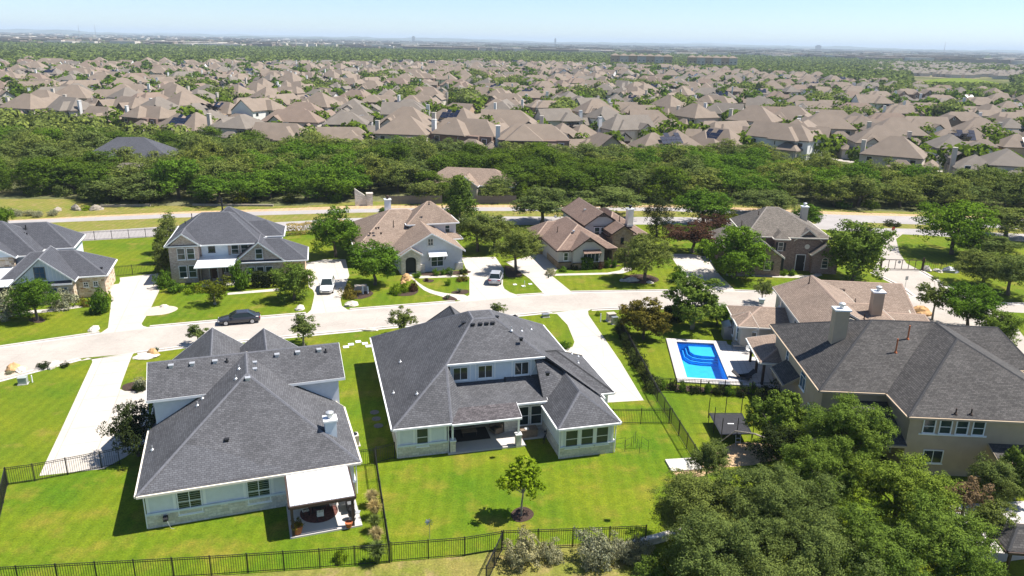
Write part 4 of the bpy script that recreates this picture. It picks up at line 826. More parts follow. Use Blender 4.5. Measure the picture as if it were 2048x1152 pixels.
mb = MB(); mb.add([(2.5, -1.0, 2.5), (5.2, -1.0, 2.5), (5.2, .03, 3.05), (2.5, .03, 3.05), (2.5, -1.0, 2.56), (5.2, -1.0, 2.56), (5.2, .03, 3.11), (2.5, .03, 3.11)], [(3, 2, 1, 0), (4, 5, 6, 7), (0, 1, 5, 4), (1, 2, 6, 5), (2, 3, 7, 6), (3, 0, 4, 7)]); mb.build('awning', M['metal_roof'], r)
for x in (2.6, 5.0): MB().tube((x, -.9, 2.5), (x, .0, 1.75), .05).build('awning_bracket', M['dark_wood'], r)
window(r, 'f', 6.9, 3.85, .85, 1.2, 8.25, 1, 2, glass='glass_green'); window(r, 'f', -6.6, 1.2, .9, 1.1, 5, 1, 1, glass='glass', trim='wood_grey')
chimney(r, -1.0, 15.2, 4.5, .95, .95, 8.1, 'white', 'dark_wood')
pipe(r, (-2.13,2.62,6.51), 1.0, .06, 'dark_wood'); pipe(r, (4.48,8.56,8.4), .5, .07, 'black')
for p in [(-4.06,7.43,5.27),(-3.76,6.86,5.46),(-5.06,7.03,4.63),(-3.87,3.56,5.39)]: boxvent(r, p, 'dark_wood', .22)

# ---------------------------------------------------------------- H: grey stucco house with stone entry tower
r = house('stone_entry_house', 'grey stucco house with red-brown roof, dark gable brackets and brown stone entry tower', (6.79,113.07,14))
roof(r, hip(-.2, -.35, 9.6, 14.2, 3.0, 4.6, 4.6, 4.6, 10.5, 5.75), 'roof_redbrown', 'dark_wood', 'cap_brown')
roof(r, hip(1.9, -1.15, 7.7, 9, 3.03, 4.75, -1.15, 4.75, 9, 5.05), 'roof_redbrown', 'dark_wood', 'cap_brown', gutter=False); gable(r, 'f', -.7, 2.3, 7.3, 3.0, 4.75, 4.75, 'wall_hgrey')
roof(r, hip(-1.2, 8.3, 4, 14.3, 3.05, 1.6, 11.2, 4, 11.2, 4.9), 'roof_redbrown', 'dark_wood', 'cap_brown')
roof(r, hip(5.7, 4.6, 12.1, 17, 5.5, 8.85, 4.6, 8.85, 17, 7.55), 'roof_redbrown', 'dark_wood', 'cap_brown', gutter=False); gable(r, 'f', 5.0, 6.0, 11.7, 5.4, 8.85, 7.25, 'wall_hgrey')
roof(r, hip(8.95, .85, 13.0, 6.5, 4.9, 11.0, .85, 11.0, 6.5, 6.2), 'roof_redbrown', 'dark_wood', 'cap_brown', gutter=False); gable(r, 'f', 1.2, 9.3, 12.7, 4.85, 11.0, 5.95, 'stone_brown')
roof(r, hip(9, 2.4, 15.8, 16, 4.3, 11.4, 7.5, 11.4, 11, 7.0), 'roof_redbrown', 'dark_wood', 'cap_brown')
roof(r, [[(7.5, 1.8, 3.0), (9.3, 1.8, 3.0), (9.3, 5.0, 4.0), (7.5, 5.0, 4.0)]], 'roof_redbrown', 'dark_wood', None)
wall(r, .2, 0, 2.3, 9, 0, 2.98, 'wall_hgrey'); wall(r, 2.31, -.7, 7.3, 9, 0, 3.0, 'wall_hgrey'); wall(r, -.8, 8.7, .19, 13.9, 0, 3.0, 'stone_brown'); wall(r, 6.0, 5.0, 11.7, 16.5, 0, 5.5, 'wall_hgrey'); wall(r, 9.3, 1.2, 12.7, 4.99, 0, 4.87, 'stone_brown'); wall(r, 12.71, 2.9, 15.3, 15, 0, 4.3, 'wall_hgrey')
wall(r, 7.31, 2.3, 9.29, 5, 0, 2.98, 'dark_wood', 'recess_wall')
mb = MB(); mb.box(.14, -.07, 0, 2.36, 0, 1.0); mb.box(2.25, -.77, 0, 7.36, -.7, .95); mb.box(.13, .01, 0, .2, 6, 1.0); mb.build('stone_base', M['stone_brown'], r)
ledge(r, [(.12, -.07), (2.25, -.07)], 1.0, 'dark_wood', .1); ledge(r, [(2.25, -.77), (7.36, -.77)], .95, 'dark_wood', .1)
window(r, 'f', 1.0, 1.25, .75, 1.3, 0, 1, 2, glass='glass_green'); MB().box(.85, -.06, 2.6, 1.9, 0, 2.75).build('lintel', M['dark_wood'], r)
window(r, 'f', 3.9, 1.1, 2.6, 1.35, -.7, 4, 1, glass='glass_green')
mb = MB(); mb.add([(3.8, -1.5, 2.55), (6.6, -1.5, 2.55), (6.6, -.72, 2.95), (3.8, -.72, 2.95), (3.8, -1.5, 2.62), (6.6, -1.5, 2.62), (6.6, -.72, 3.02), (3.8, -.72, 3.02)], [(3, 2, 1, 0), (4, 5, 6, 7), (0, 1, 5, 4), (1, 2, 6, 5), (2, 3, 7, 6), (3, 0, 4, 7)]); mb.build('awning', M['roof_redbrown'], r)
for x in (3.9, 6.5): MB().tube((x, -1.4, 2.55), (x, -.72, 1.7), .05).build('awning_bracket', M['dark_wood'], r)
for a in (7.55, 8.65): window(r, 'f', a, 3.55, .95, 1.55, 5.0, 1, 2, glass='glass_green')
MB().box(7.4, 4.9, 3.38, 9.75, 5.0, 3.5).build('lintel', M['dark_wood'], r); MB().box(7.4, 4.9, 5.15, 9.75, 5.0, 5.28).build('lintel', M['dark_wood'], r)
for (cx, y, zt, w) in ((4.75, -1.1, 4.95, 1.0), (8.85, 4.65, 7.45, 1.1)):
    mb = MB(); mb.box(cx - w, y, zt - .62, cx + w, y + .1, zt - .5)
    for s in (-1, 0, 1): mb.tube((cx, y + .05, zt - .55), (cx + s * .45, y + .05, zt - .2 - abs(s) * .12), .05, n=4)
    mb.build('gable_bracket', M['dark_wood'], r)
window(r, 'f', 10.6, 3.2, .55, 1.0, 1.2, 1, 1, glass='glass', trim='dark_wood')
arch_ = [(10.9 + .65 * math.cos(t), 2.0 + .55 * math.sin(t)) for t in [math.pi * i / 10 for i in range(11)]]
mb = MB(); pts = [(11.55, 0)] + arch_ + [(10.25, 0)]; k = len(pts); mb.add([(x, 1.17, z) for x, z in pts] + [(x, 1.2, z) for x, z in pts], [tuple(range(k))[::-1]] + [(i, (i + 1) % k, k + (i + 1) % k, k + i) for i in range(k)]); mb.build('entry_shade_panel', M['inside'], r)  # dark arched plate on the wall, the opening's shade as colour
window(r, 'l', 13.2, .9, .9, 1.5, -.8, 1, 2, glass='glass_green'); window(r, 'f', -.7, .9, .8, 1.5, 8.7, 1, 2, glass='glass_green')
chimney(r, 13.1, 4.2, 5.3, .95, .95, 8.0, 'cream', 'black')
pipe(r, (1.89,6.4,4.2), .9, .06, 'dark_wood'); pipe(r, (5.48,-10.53,9.68), .7, .06, 'dark_wood')
for p in [(1.0,12.6,3.69),(3.51,13.03,5.13),(0.03,11.51,3.13),(1.41,11.91,3.92),(3.39,2.9,5.06)]: boxvent(r, p, 'galv', .25)
boxvent(r, (7.67,10.2,6.78), 'galv', .25)

# ---------------------------------------------------------------- I: brown brick two storey house
r = house('brown_brick_house', 'two-storey brown brick house with weathered grey roof and three front gables', (44.15,113.54,-4))
roof(r, hip(-8.6, .8, 4.3, 13, 5.4, -4.4, 7.0, -2.6, 7.0, 8.75), 'roof_grey', 'cream', 'cap_tan')
roof(r, hip(-4.6, -.7, -2.3, 6, 5.42, -3.45, .5, -3.45, 6, 6.3), 'roof_grey', 'cream', None)
roof(r, hip(-1.2, 1.0, 3.0, 7, 4.9, .9, 1.0, .9, 7, 6.6), 'roof_grey', 'cream', 'cap_tan', gutter=False); gable(r, 'f', 1.35, -.8, 2.6, 4.85, .9, 6.25, 'brick_brown')
roof(r, hip(-11.2, -2.7, -3.3, 7, 2.95, -7.25, -2.7, -7.25, 7, 5.75), 'roof_grey', 'cream', 'cap_tan', gutter=False); gable(r, 'f', -2.3, -10.8, -3.7, 2.95, -7.25, 5.4, 'brick_brown')
roof(r, hip(1.2, -.4, 5.8, 6, 3.0, 3.5, -.4, 3.5, 6, 4.75), 'roof_grey', 'cream', 'cap_tan', gutter=False); gable(r, 'f', 0, 1.6, 5.4, 3.0, 3.5, 4.45, 'brick_brown')
roof(r, hip(-12, 5, -6, 13, 3.0, -9, 8, -9, 11, 4.6), 'roof_grey', 'cream', 'cap_tan')
wall(r, -8.1, 1.3, 3.9, 12.5, 0, 5.45, 'brick_brown'); wall(r, -4.3, -.3, -2.6, 1.29, 0, 5.4, 'brick_brown'); wall(r, -.8, 1.2, 2.6, 1.35, 0, 4.87, 'brick_brown'); wall(r, -10.8, -2.3, -3.7, 5, 0, 2.93, 'brick_brown'); wall(r, 1.6, 0, 5.4, 5.5, 0, 3.0, 'brick_brown'); wall(r, -11.6, 5.4, -8.11, 12.5, 0, 3.0, 'brick_brown')
wall(r, -2.55, 1.1, -.85, 1.29, 0, 5.3, 'brick_brown')
window(r, 'f', -3.9, 3.5, .8, 1.3, -.3, 1, 2, glass='glass_green', trim='cream')
for a in (-4.25, -3.05): MB().box(a, -.34, 3.5, a + .32, -.3, 4.8).build('shutter', M['black'], r)
MB().lathe([(.38, 0), (.38, .04)], 20).build('round_window', M['cream'], r, loc=(.9, 1.19, 3.9)).rotation_euler[0] = math.pi / 2
window(r, 'f', 3.0, .9, .95, 1.2, 0, 1, 2, glass='glass_green', trim='cream', arch=True)
window(r, 'f', -6.1, .9, .9, 1.4, -2.3, 1, 2, glass='glass_green', trim='cream')
for a in (-6.6, -5.1): MB().box(a, -2.34, .9, a + .36, -2.3, 2.3).build('shutter', M['black'], r)
door(r, 'f', -.5, .05, 1.3, 2.5, 1.2, 'black'); MB().box(-3.45, -.36, .05, -2.75, -.3, 2.4).build('recess_shade_panel', M['inside'], r)  # dark panel proud of the wall paints the recess shade
chimney(r, 2.0, 8.6, 5.6, .95, .95, 8.6, 'wall_beige')
pipe(r, (-8.23,5.98,5.7), .9, .06, 'dark_wood'); pipe(r, (-5.97,5.25,7.8), .6, .06, 'dark_wood')

# ---------------------------------------------------------------- fences
PK = {}
def fence(label, pts, h=1.5, post_step=2.45, step=.15, single=True, m='black', group=None, pr=.011):
    P = [Vector((x, y)) for x, y in pts]; c = P[0]
    t = thing('metal_fence', label, 'fence', (c.x, c.y, 0), 0, group)
    k = (h, m, pr)
    if k not in PK:
        PK[k] = (MB().box(-pr, -pr, .06, pr, pr, h - .02).mesh('picket', M[m]), MB().box(-.032, -.032, 0, .032, .032, h + .06).mesh('post', M[m]))
    pick, post = PK[k]; n = 0; rest = MB()
    for a, b in zip(P, P[1:]):
        d = b - a; L = d.length; d.normalize(); ang = math.atan2(d.y, d.x); nn = max(1, round(L / post_step)); o = a - c
        for i in range(nn + 1):
            if i == nn and b is not P[-1]: continue
            q = o + d * (L * i / nn); inst('post', post, t, (q.x, q.y, 0), ang)
        w = Vector((-d.y, d.x)) * .016
        for z in (.12, h - .18, h - .04):
            e = o + d * L; MB().prism([tuple(o + w), tuple(e + w), tuple(e - w), tuple(o - w)], z, z + .035).build('rail', M[m], t)
        s = step / 2
        while s < L:
            q = o + d * s
            if single and n < 300: inst('picket', pick, t, (q.x, q.y, 0), ang); n += 1
            else: rest.box(q.x - pr, q.y - pr, .06, q.x + pr, q.y + pr, h - .02)
            s += step
    if rest.v: rest.build('picket', M[m], t)['kind'] = 'stuff'
    return t
fence('black metal fence along the bottom edge behind the nearest white house', [(-32.68,39.67),(-18.9,41.29),(-12.16,42.21),(-7.72,42.91)])
fence('black metal fence below the big back lawn, left of the short return', [(-7.62,43.01),(-2.83,43.76),(-0.36,44.51)])
fence('black metal fence behind the silvery sage bushes', [(-0.26,44.57),(4.51,44.99),(9.58,45.49)])
fence('short black fence return running to the bottom edge', [(-0.32,44.4),(-1.27,40.84)])
fence('black fence between the two white houses seen end on', [(-7.73,43.11),(-10.81,55.17)])
fence('short black fence between the nearest white house and the side fence', [(-12.36,54.8),(-10.89,55.16)])
fence('short black fence in the shade beside the covered patio house', [(-10.77,55.4),(-9.38,56.21)])
fence('black metal fence across the end of the left concrete drive', [(-38.19,51.2),(-36.48,51.79),(-34.48,52.76),(-32.37,53.84),(-31.24,54.46)])
fence('black fence at the left edge seen end on', [(-38.14,51.06),(-32.52,39.91)])
fence('black fence from the right corner of the centre house to the lot line', [(9.35,63.07),(14.61,63.39)])
fence('long black fence on the lot line between the pool lawn and the white drive', [(13.09,87.61),(14.29,67.89),(14.79,63.39),(15.24,58.78),(15.61,54.94)], single=True)
fence('black fence along the street beside the rust dome tree', [(13.76,90.46),(19.29,90.96),(26.3,91.37)])
fence('black fence between pool deck and trampoline lawn', [(14.4,70.25),(16.5,70.01),(21.27,69.77),(26.62,69.56)])
fence('thin black fence behind the limestone house beside the boulevard', [(-72.44,123.97),(-60.11,128.1)], step=.2, single=False)
fence('thin black fence between limestone house and evergreens', [(-57.34,104.44),(-51.72,106.82)], step=.2, single=False)
fence('black fence beside the big rocks by the road gate', [(64.44,116.34),(66.76,115.67),(70.11,115.36)], step=.3, single=False)
# road gate
a, b = (57.76,116.14), (64.05,116.17)
t = thing('road_gate', 'brown metal gate across the road with a small round sign', 'gate', (a[0], a[1], 0), math.atan2(b[1] - a[1], b[0] - a[0])); L = math.hypot(b[0] - a[0], b[1] - a[1])
for z in (.15, 1.65): MB().box(0, -.04, z, L, .04, z + .1).build('rail', M['dark_wood'], t)
bar = MB().box(-.04, -.03, .25, .04, .03, 1.65).mesh('bar', M['dark_wood'])
for i in range(7): inst('bar', bar, t, (L * i / 6, 0, 0))
MB().tube((L * .42, -.06, 1.35), (L * .42, -.04, 1.35), .24, n=16).build('sign_plate', M['metal_grey'], t)
for x in (-.15, L + .15): MB().box(x - .12, -.12, 0, x + .12, .12, 2.1).build('post', M['dark_wood'], t)
def board_fence(label, pts, h=1.8, bw=.3, m='wood_grey', group=None, cap=False):
    c = pts[0]; t = thing('board_fence', label, 'fence', (c[0], c[1], 0), 0, group); me = [MB().box(0.006, -.012, .04, bw - .006, .012, h + dz).mesh('board', M[m]) for dz in (0, .02, -.02)]; n = 0
    for a, b in zip(pts, pts[1:]):
        d = Vector((b[0] - a[0], b[1] - a[1])); L = d.length; d.normalize(); ang = math.atan2(d.y, d.x); k = int(L / bw)
        for i in range(k): q = (a[0] - c[0] + d.x * i * bw, a[1] - c[1] + d.y * i * bw); inst('board', me[(i * 7) % 3], t, (q[0], q[1], 0), ang)
        pm = MB().box(-.05, .015, 0, .05, .11, h + .12).mesh('post', M[m])
        for i in range(int(L / 2.4) + 1): q = (a[0] - c[0] + d.x * i * 2.4, a[1] - c[1] + d.y * i * 2.4); inst('post', pm, t, (q[0], q[1], 0), ang)
    return t
board_fence('long weathered board fence beyond the boulevard, left of the tall pointed tree', [(-26.41,158.69),(-14.94,160.36)])
board_fence('weathered board fence beyond the boulevard, right of the tall pointed tree', [(-8.1,161.04),(0.71,161.92)])
for px_, lb in (([(-11.2,249.62),(-2.94,270.59)], 'red cedar fence beside the solar roof behind the woods'), ([(37.26,292.38),(47.83,304.19)], 'red cedar fence behind the pale roofed yard'), ([(36.99,270.05),(47.41,264.95)], 'long red cedar fence just behind the woods'), ([(16.48,300.33),(21.11,306.38)], 'short red cedar fence among the rooftops')):
    board_fence(lb, px_, 1.9, .6, 'wood_red')

# ---------------------------------------------------------------- patio and yard things
def at(fr, x, y): a = rad(fr[2]); return (fr[0] + x * math.cos(a) - y * math.sin(a), fr[1] + x * math.sin(a) + y * math.cos(a))
FA, FB, FC, FD = (-25.35,45.52,19.6), (-9.42,55.72,15.0), (31.76,59.3,-3), (26.24,88.48,-5)
def patio_chair(label, xy, rz, z0, frame='black', cush='fabric_white', group='chairs round the patio table'):
    t = thing('patio_chair', label, 'chair', (xy[0], xy[1], z0), rz, group)
    sl = MB().box(-.24, -.035, .40, .24, .035, .43).mesh('slat', M[cush])
    for i in range(5): inst('slat', sl, t, (0, -.2 + i * .1, 0))
    bs = MB().box(-.03, .225, .46, .03, .255, .92).mesh('back_slat', M[cush])
    for i in range(5): inst('back_slat', bs, t, (-.2 + i * .1, 0, 0))
    lg = MB().tube((0, 0, 0), (0, 0, .42), .022, n=6).mesh('leg', M[frame])
    for x in (-.23, .23):
        for y in (-.22, .22): inst('leg', lg, t, (x, y, 0))
    for x in (-.26, .26): MB().box(x - .025, -.22, .62, x + .025, .25, .65).build('armrest', M[frame], t)
    return t
Z0 = .132
c = (-13.71,48.31)
t = tag(MB().lathe([(1.35, 0), (1.35, .012)], 28).build('round_rug', M['rug'], None, loc=(c[0], c[1], Z0)), 'dark patterned round rug under the patio table', 'rug')
t = thing('patio_table', 'black round dining table on the round rug', 'table', (c[0], c[1], Z0 + .013))
MB().lathe([(.68, .70), (.70, .72), (.68, .745)], 24).build('table_top', M['black'], t)
lg = MB().tube((0, 0, 0), (-.1, 0, .7), .03, n=6).mesh('leg', M['black'])
for i in range(4): a = i * math.pi / 2 + .5; inst('leg', lg, t, (.5 * math.cos(a), .5 * math.sin(a), 0), a)
for i, (dx, dy, lb) in enumerate(((0, -1.0, 'pale slatted chair nearest the lawn at the patio table'), (-.95, -.1, 'pale slatted chair left of the patio table'), (1.0, .1, 'pale slatted chair right of the patio table'), (.05, .95, 'pale slatted chair behind the patio table'))):
    ang = math.atan2(dy, dx) - math.pi / 2; x, y = dx * math.cos(rad(19.6)) - dy * math.sin(rad(19.6)), dx * math.sin(rad(19.6)) + dy * math.cos(rad(19.6))
    patio_chair(lb, (c[0] + x, c[1] + y), ang + rad(19.6), Z0 + .013)
def grill(label, xy, rz):
    t = thing('barbecue_grill', label, 'barbecue grill', (xy[0], xy[1], Z0), rz)
    MB().box(-.45, -.28, .12, .45, .28, .82).build('cabinet', M['black'], t)
    mb = MB(); pr = [(.3 * math.cos(a), .3 * math.sin(a)) for a in [math.pi * i / 8 for i in range(9)]]
    mb.add([(-.44, y, .84 + z) for y, z in pr] + [(.44, y, .84 + z) for y, z in pr], [tuple(range(9))[::-1], tuple(range(9, 18))] + [(i, i + 1, 10 + i, 9 + i) for i in range(8)]); mb.build('lid', M['fabric_dark'], t)
    MB().tube((-.3, -.34, .98), (.3, -.34, .98), .02).build('handle', M['galv'], t)
    for x in (-.68, .68): MB().box(x - .2, -.25, .8, x + .2, .25, .84).build('side_shelf', M['metal_grey'], t)
    for x in (-.38, .38): MB().tube((x - .02, -.2, .07), (x + .02, -.2, .07), .07, n=10).build('wheel', M['rubber'], t)
grill('black barbecue grill at the back of the patio by the right post', (-11.59,48.95), rad(-70))
t = thing('smoker', 'black round smoker with pale shelf near the right patio post', 'smoker', (-11.15,47.53,0.132))
MB().lathe([(.2, .25), (.27, .35), (.28, .62), (.22, .82), (.05, .9)], 16).build('drum', M['black'], t)
for i in range(3): a = i * 2.1; MB().tube((.28 * math.cos(a), .28 * math.sin(a), 0), (.18 * math.cos(a), .18 * math.sin(a), .32), .02, n=6).build('leg', M['galv'], t)
MB().box(.28, -.2, .58, .6, .2, .61).build('shelf', M['galv'], t)
def pot(label, xy, z, s, m, plant='green'):
    t = thing('flower_pot', label, 'flower pot', (xy[0], xy[1], z)); MB().lathe([(.16 * s, 0), (.24 * s, .3 * s), (.25 * s, .36 * s), (.19 * s, .36 * s), (.18 * s, .3 * s)], 14).build('bowl', M[m], t)
    if plant: o = inst('plant', SHRUB[plant] if 'SHRUB' in globals() else None, t, (0, 0, .3 * s)); o.scale = (.26 * s, .26 * s, .4 * s)

# ---------------------------------------------------------------- foliage
def cards_mesh(name, C, N, L, Wd, m, rg):
    "leaf cards: centres C, normals N, length L, width Wd (arrays)"
    n = len(C); t = rg.normal(size=(n, 3)); t -= (t * N).sum(1)[:, None] * N; t /= np.linalg.norm(t, axis=1)[:, None] + 1e-9; b = np.cross(N, t)
    L = np.broadcast_to(L, n)[:, None]; Wd = np.broadcast_to(Wd, n)[:, None]
    bend = N * L * 0.12
    V = np.stack([C - t * L / 2 - bend, C + b * Wd / 2 - t * L * .08 + bend, C + t * L / 2 - bend, C - b * Wd / 2 + t * L * .08 + bend], 1).reshape(-1, 3)
    me = bpy.data.meshes.new(name); me.vertices.add(4 * n); me.vertices.foreach_set('co', V.astype(np.float32).ravel())
    me.loops.add(4 * n); me.loops.foreach_set('vertex_index', np.arange(4 * n, dtype=np.int32))
    me.polygons.add(n); me.polygons.foreach_set('loop_start', np.arange(0, 4 * n, 4, dtype=np.int32)); me.polygons.foreach_set('loop_total', np.full(n, 4, np.int32))
    me.materials.append(m); me.update(calc_edges=True); me.validate(); return me
def crown_points(shape, n, nclump, seed, csize=(0.2, 0.34), fill=0.25, sub=22):
    "points and normals in a unit crown: radius 1 across, z from -1 to 1"
    rg = np.random.default_rng(seed); cc = []
    while len(cc) < nclump:
        d = rg.normal(size=3); d /= np.linalg.norm(d)
        if shape == 'dome' and d[2] < -0.75: continue
        if shape in ('oval', 'round') and d[2] < -0.8: continue
        r = rg.uniform(0.5, 0.92) if rg.random() > fill else rg.uniform(0.1, 0.5)
        p = d * r
        if shape == 'cone':
            z = rg.uniform(-.95, .9); k = (1 - (z + 1) / 2) ** .8 * .8 + .06; a = rg.uniform(0, 6.283); p = np.array([math.cos(a) * k * rg.uniform(.5, 1), math.sin(a) * k * rg.uniform(.5, 1), z])
        if shape == 'col':
            z = rg.uniform(-.95, .92); k = .74 * math.sqrt(max(.03, 1 - ((z + .15) / 1.15) ** 2)); a = rg.uniform(0, 6.283); p = np.array([math.cos(a) * k * rg.uniform(.4, 1), math.sin(a) * k * rg.uniform(.4, 1), z])
        if shape == 'vase': p = np.array([d[0] * r * (1.0 if d[2] > 0 else .75), d[1] * r * (1.0 if d[2] > 0 else .75), d[2] * r])
        cc.append(p)
    cc = np.array(cc); cr = rg.uniform(csize[0], csize[1], len(cc))
    if shape == 'cone': cr *= (1.15 - .5 * (cc[:, 2] + 1) / 2)
    # twigs on the surface of every clump, leaves round every twig
    per = max(8, int(sub)); di = rg.normal(size=(len(cc) * per, 3)); di[:, 2] += .4; di /= np.linalg.norm(di, axis=1)[:, None]; ci = np.repeat(np.arange(len(cc)), per)
    tw = cc[ci] + di * (cr[ci] * rg.uniform(.45, 1.1, len(ci)))[:, None]; tr_ = cr[ci] * rg.uniform(.18, .42, len(ci)); lum = rg.uniform(0, 1, len(ci))
    pw = tr_ ** 1.6; idx = rg.choice(len(tw), n, p=pw / pw.sum()); d = rg.normal(size=(n, 3)); d[:, 2] += .3; d /= np.linalg.norm(d, axis=1)[:, None]
    P = tw[idx] + d * (tr_[idx] * rg.uniform(.35, 1.15, n))[:, None] * np.array([1.15, 1.15, .8])
    out = P / (np.linalg.norm(P, axis=1)[:, None] + 1e-6)
    N = d * .6 + di[idx] * .55 + out * .35 + rg.normal(size=(n, 3)) * .45; N /= np.linalg.norm(N, axis=1)[:, None]
    return P, N, cc, rg
def make_crown(name, shape, n, nclump, seed, leaf, leafm, aspect=.62, csize=(0.2, 0.34), fill=.25):
    P, N, cc, rg = crown_points(shape, n, nclump, seed, csize, fill)
    return cards_mesh(name, P, N, leaf * rg.uniform(.7, 1.35, n), leaf * aspect * rg.uniform(.7, 1.3, n), LEAF[leafm], rg), cc
def make_trunk(cc, seed, m, r=.055, limbs=9, base=-2.0):
    "trunk and limbs in crown units; the crown centre is the origin, the ground at z=base"
    rg = np.random.default_rng(seed); mb = MB(); top = Vector((rg.uniform(-.05, .05), rg.uniform(-.05, .05), -.55))
    mid = Vector((rg.uniform(-.04, .04), rg.uniform(-.04, .04), (base - .55) / 2))
    mb.tube((0, 0, base), mid, r * 1.25, r, 8); mb.tube(mid, top, r, r * .85, 8)
    for i in rg.choice(len(cc), min(limbs, len(cc)), replace=False):
        e = Vector(cc[i]) * .92; k = top.lerp(e, .45) + Vector((rg.uniform(-.08, .08), rg.uniform(-.08, .08), .06))
        mb.tube(top, k, r * .55, r * .34, 5); mb.tube(k, e, r * .34, r * .1, 5)
    return mb.mesh('trunk', M[m])
PROTO = {}
def proto(kind, shape, n, nclump, leaf, leafm, bark='bark', count=2, csize=(.2, .34), fill=.25, r=.055, limbs=9, asp=.62, crown_share=.9):
    base = -1 - 2 * (1 - crown_share) / crown_share
    PROTO[kind] = []
    for i in range(count):
        me, cc = make_crown('crown', shape, n, nclump, hash_(kind) + i * 17, leaf, leafm, asp, csize, fill)
        PROTO[kind].append((me, make_trunk(cc, hash_(kind) + i, bark, r, limbs, base), crown_share))
def hash_(s): return sum((i + 1) * ord(c) for i, c in enumerate(s)) % 9973
proto('oak', 'round', 17000, 54, .06, 'oak', count=2, csize=(.2, .34), limbs=12, fill=.3, crown_share=.86)
proto('bigoak', 'dome', 62000, 60, .031, 'oak', count=2, csize=(.19, .31), limbs=16, crown_share=.88)
proto('bigelm', 'round', 46000, 52, .037, 'elm', count=2, csize=(.19, .31), limbs=16, crown_share=.88)
proto('elm', 'round', 12000, 48, .075, 'elm', 'bark_pale', count=2, csize=(.16, .3), limbs=12)
proto('green', 'round', 11000, 54, .07, 'green', count=2, csize=(.22, .36), fill=.3)
proto('lowround', 'round', 12000, 52, .07, 'green', count=2, crown_share=.99)
proto('lowelm', 'round', 12000, 52, .07, 'elm', count=1, crown_share=.99)
proto('dark', 'round', 8000, 46, .07, 'dark', count=1, crown_share=1.0)
proto('young', 'oval', 4200, 34, .095, 'oak', 'bark_pale', count=2, csize=(.16, .3), fill=.4, r=.05, crown_share=.8)
proto('maple', 'oval', 4600, 42, .11, 'bright', 'bark_pale', count=1, csize=(.15, .28), fill=.4, r=.04, crown_share=.78)
proto('yellow', 'vase', 4200, 36, .08, 'yellow', 'bark_pale', count=1, csize=(.16, .28), fill=.35)
proto('poplar', 'cone', 10000, 70, .075, 'elm', count=1, csize=(.26, .4), crown_share=.93)
proto('conifer', 'col', 7000, 50, .06, 'dark', count=1, csize=(.24, .36), crown_share=.93)
proto('column', 'col', 5500, 36, .09, 'olive', count=1, csize=(.26, .38), crown_share=.95)
proto('plum', 'dome', 6500, 40, .075, 'plum', count=1)
proto('rust', 'dome', 15000, 60, .08, 'rust', count=1, csize=(.2, .3), crown_share=1.0)
proto('brown', 'round', 4000, 36, .075, 'brownleaf', count=1, csize=(.15, .25), fill=.4)
proto('wood_oak', 'round', 6400, 34, .078, 'oak', count=3, limbs=5, csize=(.24, .38), crown_share=.94)
proto('wood_olive', 'round', 6200, 32, .078, 'olive', count=2, limbs=5, csize=(.24, .38), crown_share=.94)
proto('wood_cedar', 'col', 6200, 36, .075, 'cedar', count=3, csize=(.26, .4), limbs=4, crown_share=.98)
proto('wood_green', 'round', 6200, 32, .078, 'green', count=2, limbs=4, csize=(.24, .38), crown_share=.94)
def shrub_mesh(name, n, nclump, leaf, leafm, seed, csize=(.28, .42), shape='dome'):
    P, N, cc, rg = crown_points(shape, n, nclump, seed, csize, .3); P[:, 2] = np.abs(P[:, 2] + .35) * .74
    return cards_mesh('shrub', P, N, leaf * rg.uniform(.7, 1.3, n), leaf * .65, LEAF[leafm], rg)
SHRUB = {k: shrub_mesh(k, 1700, 26, .13, k, 40 + i) for i, k in enumerate(('green', 'dark', 'oak', 'bright', 'sage', 'rust', 'yellow', 'plum', 'cedar'))}
SAGE = [shrub_mesh('sage', 5200, 50, .07, 'sage', 91 + i, (.16, .3)) for i in range(2)]
def tuft_mesh(name, n, leafm, seed, spread=.55, w=.03):
    rg = np.random.default_rng(seed); V = []; F = []
    for i in range(n):
        a = rg.uniform(0, 6.283); s = rg.uniform(.05, spread); h = rg.uniform(.6, 1.0); b0 = np.array([math.cos(a), math.sin(a), 0]); q = np.array([-b0[1], b0[0], 0]) * w
        p0 = b0 * .1 * rg.random(); p1 = p0 + b0 * s * .45 + np.array([0, 0, h * .7]); p2 = p0 + b0 * s + np.array([0, 0, h * (1 - .35 * s)])
        k = len(V); V += [p0 - q, p0 + q, p1 + q * .8, p1 - q * .8, p2]; F += [(k, k + 1, k + 2, k + 3), (k + 3, k + 2, k + 4)]
    me = bpy.data.meshes.new(name); me.from_pydata([tuple(map(float, v)) for v in V], [], F); me.materials.append(LEAF[leafm]); me.update(); return me
TUFT = {'straw': tuft_mesh('straw', 520, 'straw', 3, .95), 'dark': tuft_mesh('dark', 420, 'oak', 4, .95), 'sage': tuft_mesh('sage', 420, 'sage', 6), 'agave': tuft_mesh('agave', 34, 'agave', 5, .95, .09), 'green': tuft_mesh('green', 300, 'green', 8, .7)}
def tree(kind, spec, label, group=None, name=None, rz=None, squash=1.0):
    x, y, H, Wd = spec; pr = PROTO[kind]; i = random.randrange(len(pr)); cm, tm, share = pr[i]
    t = thing(name or 'tree', label, 'tree', (x, y, 0), random.uniform(0, 6.28) if rz is None else rz, group)
    hc = H * share / 2; s = (Wd * .58 * squash, Wd * .58, hc)
    for nm, me in (('trunk', tm), ('crown', cm)):
        o = bpy.data.objects.new(nm, me); link(o, t); o.location = (0, 0, H - hc * 1.0 - hc * .0); o.scale = s
    return t
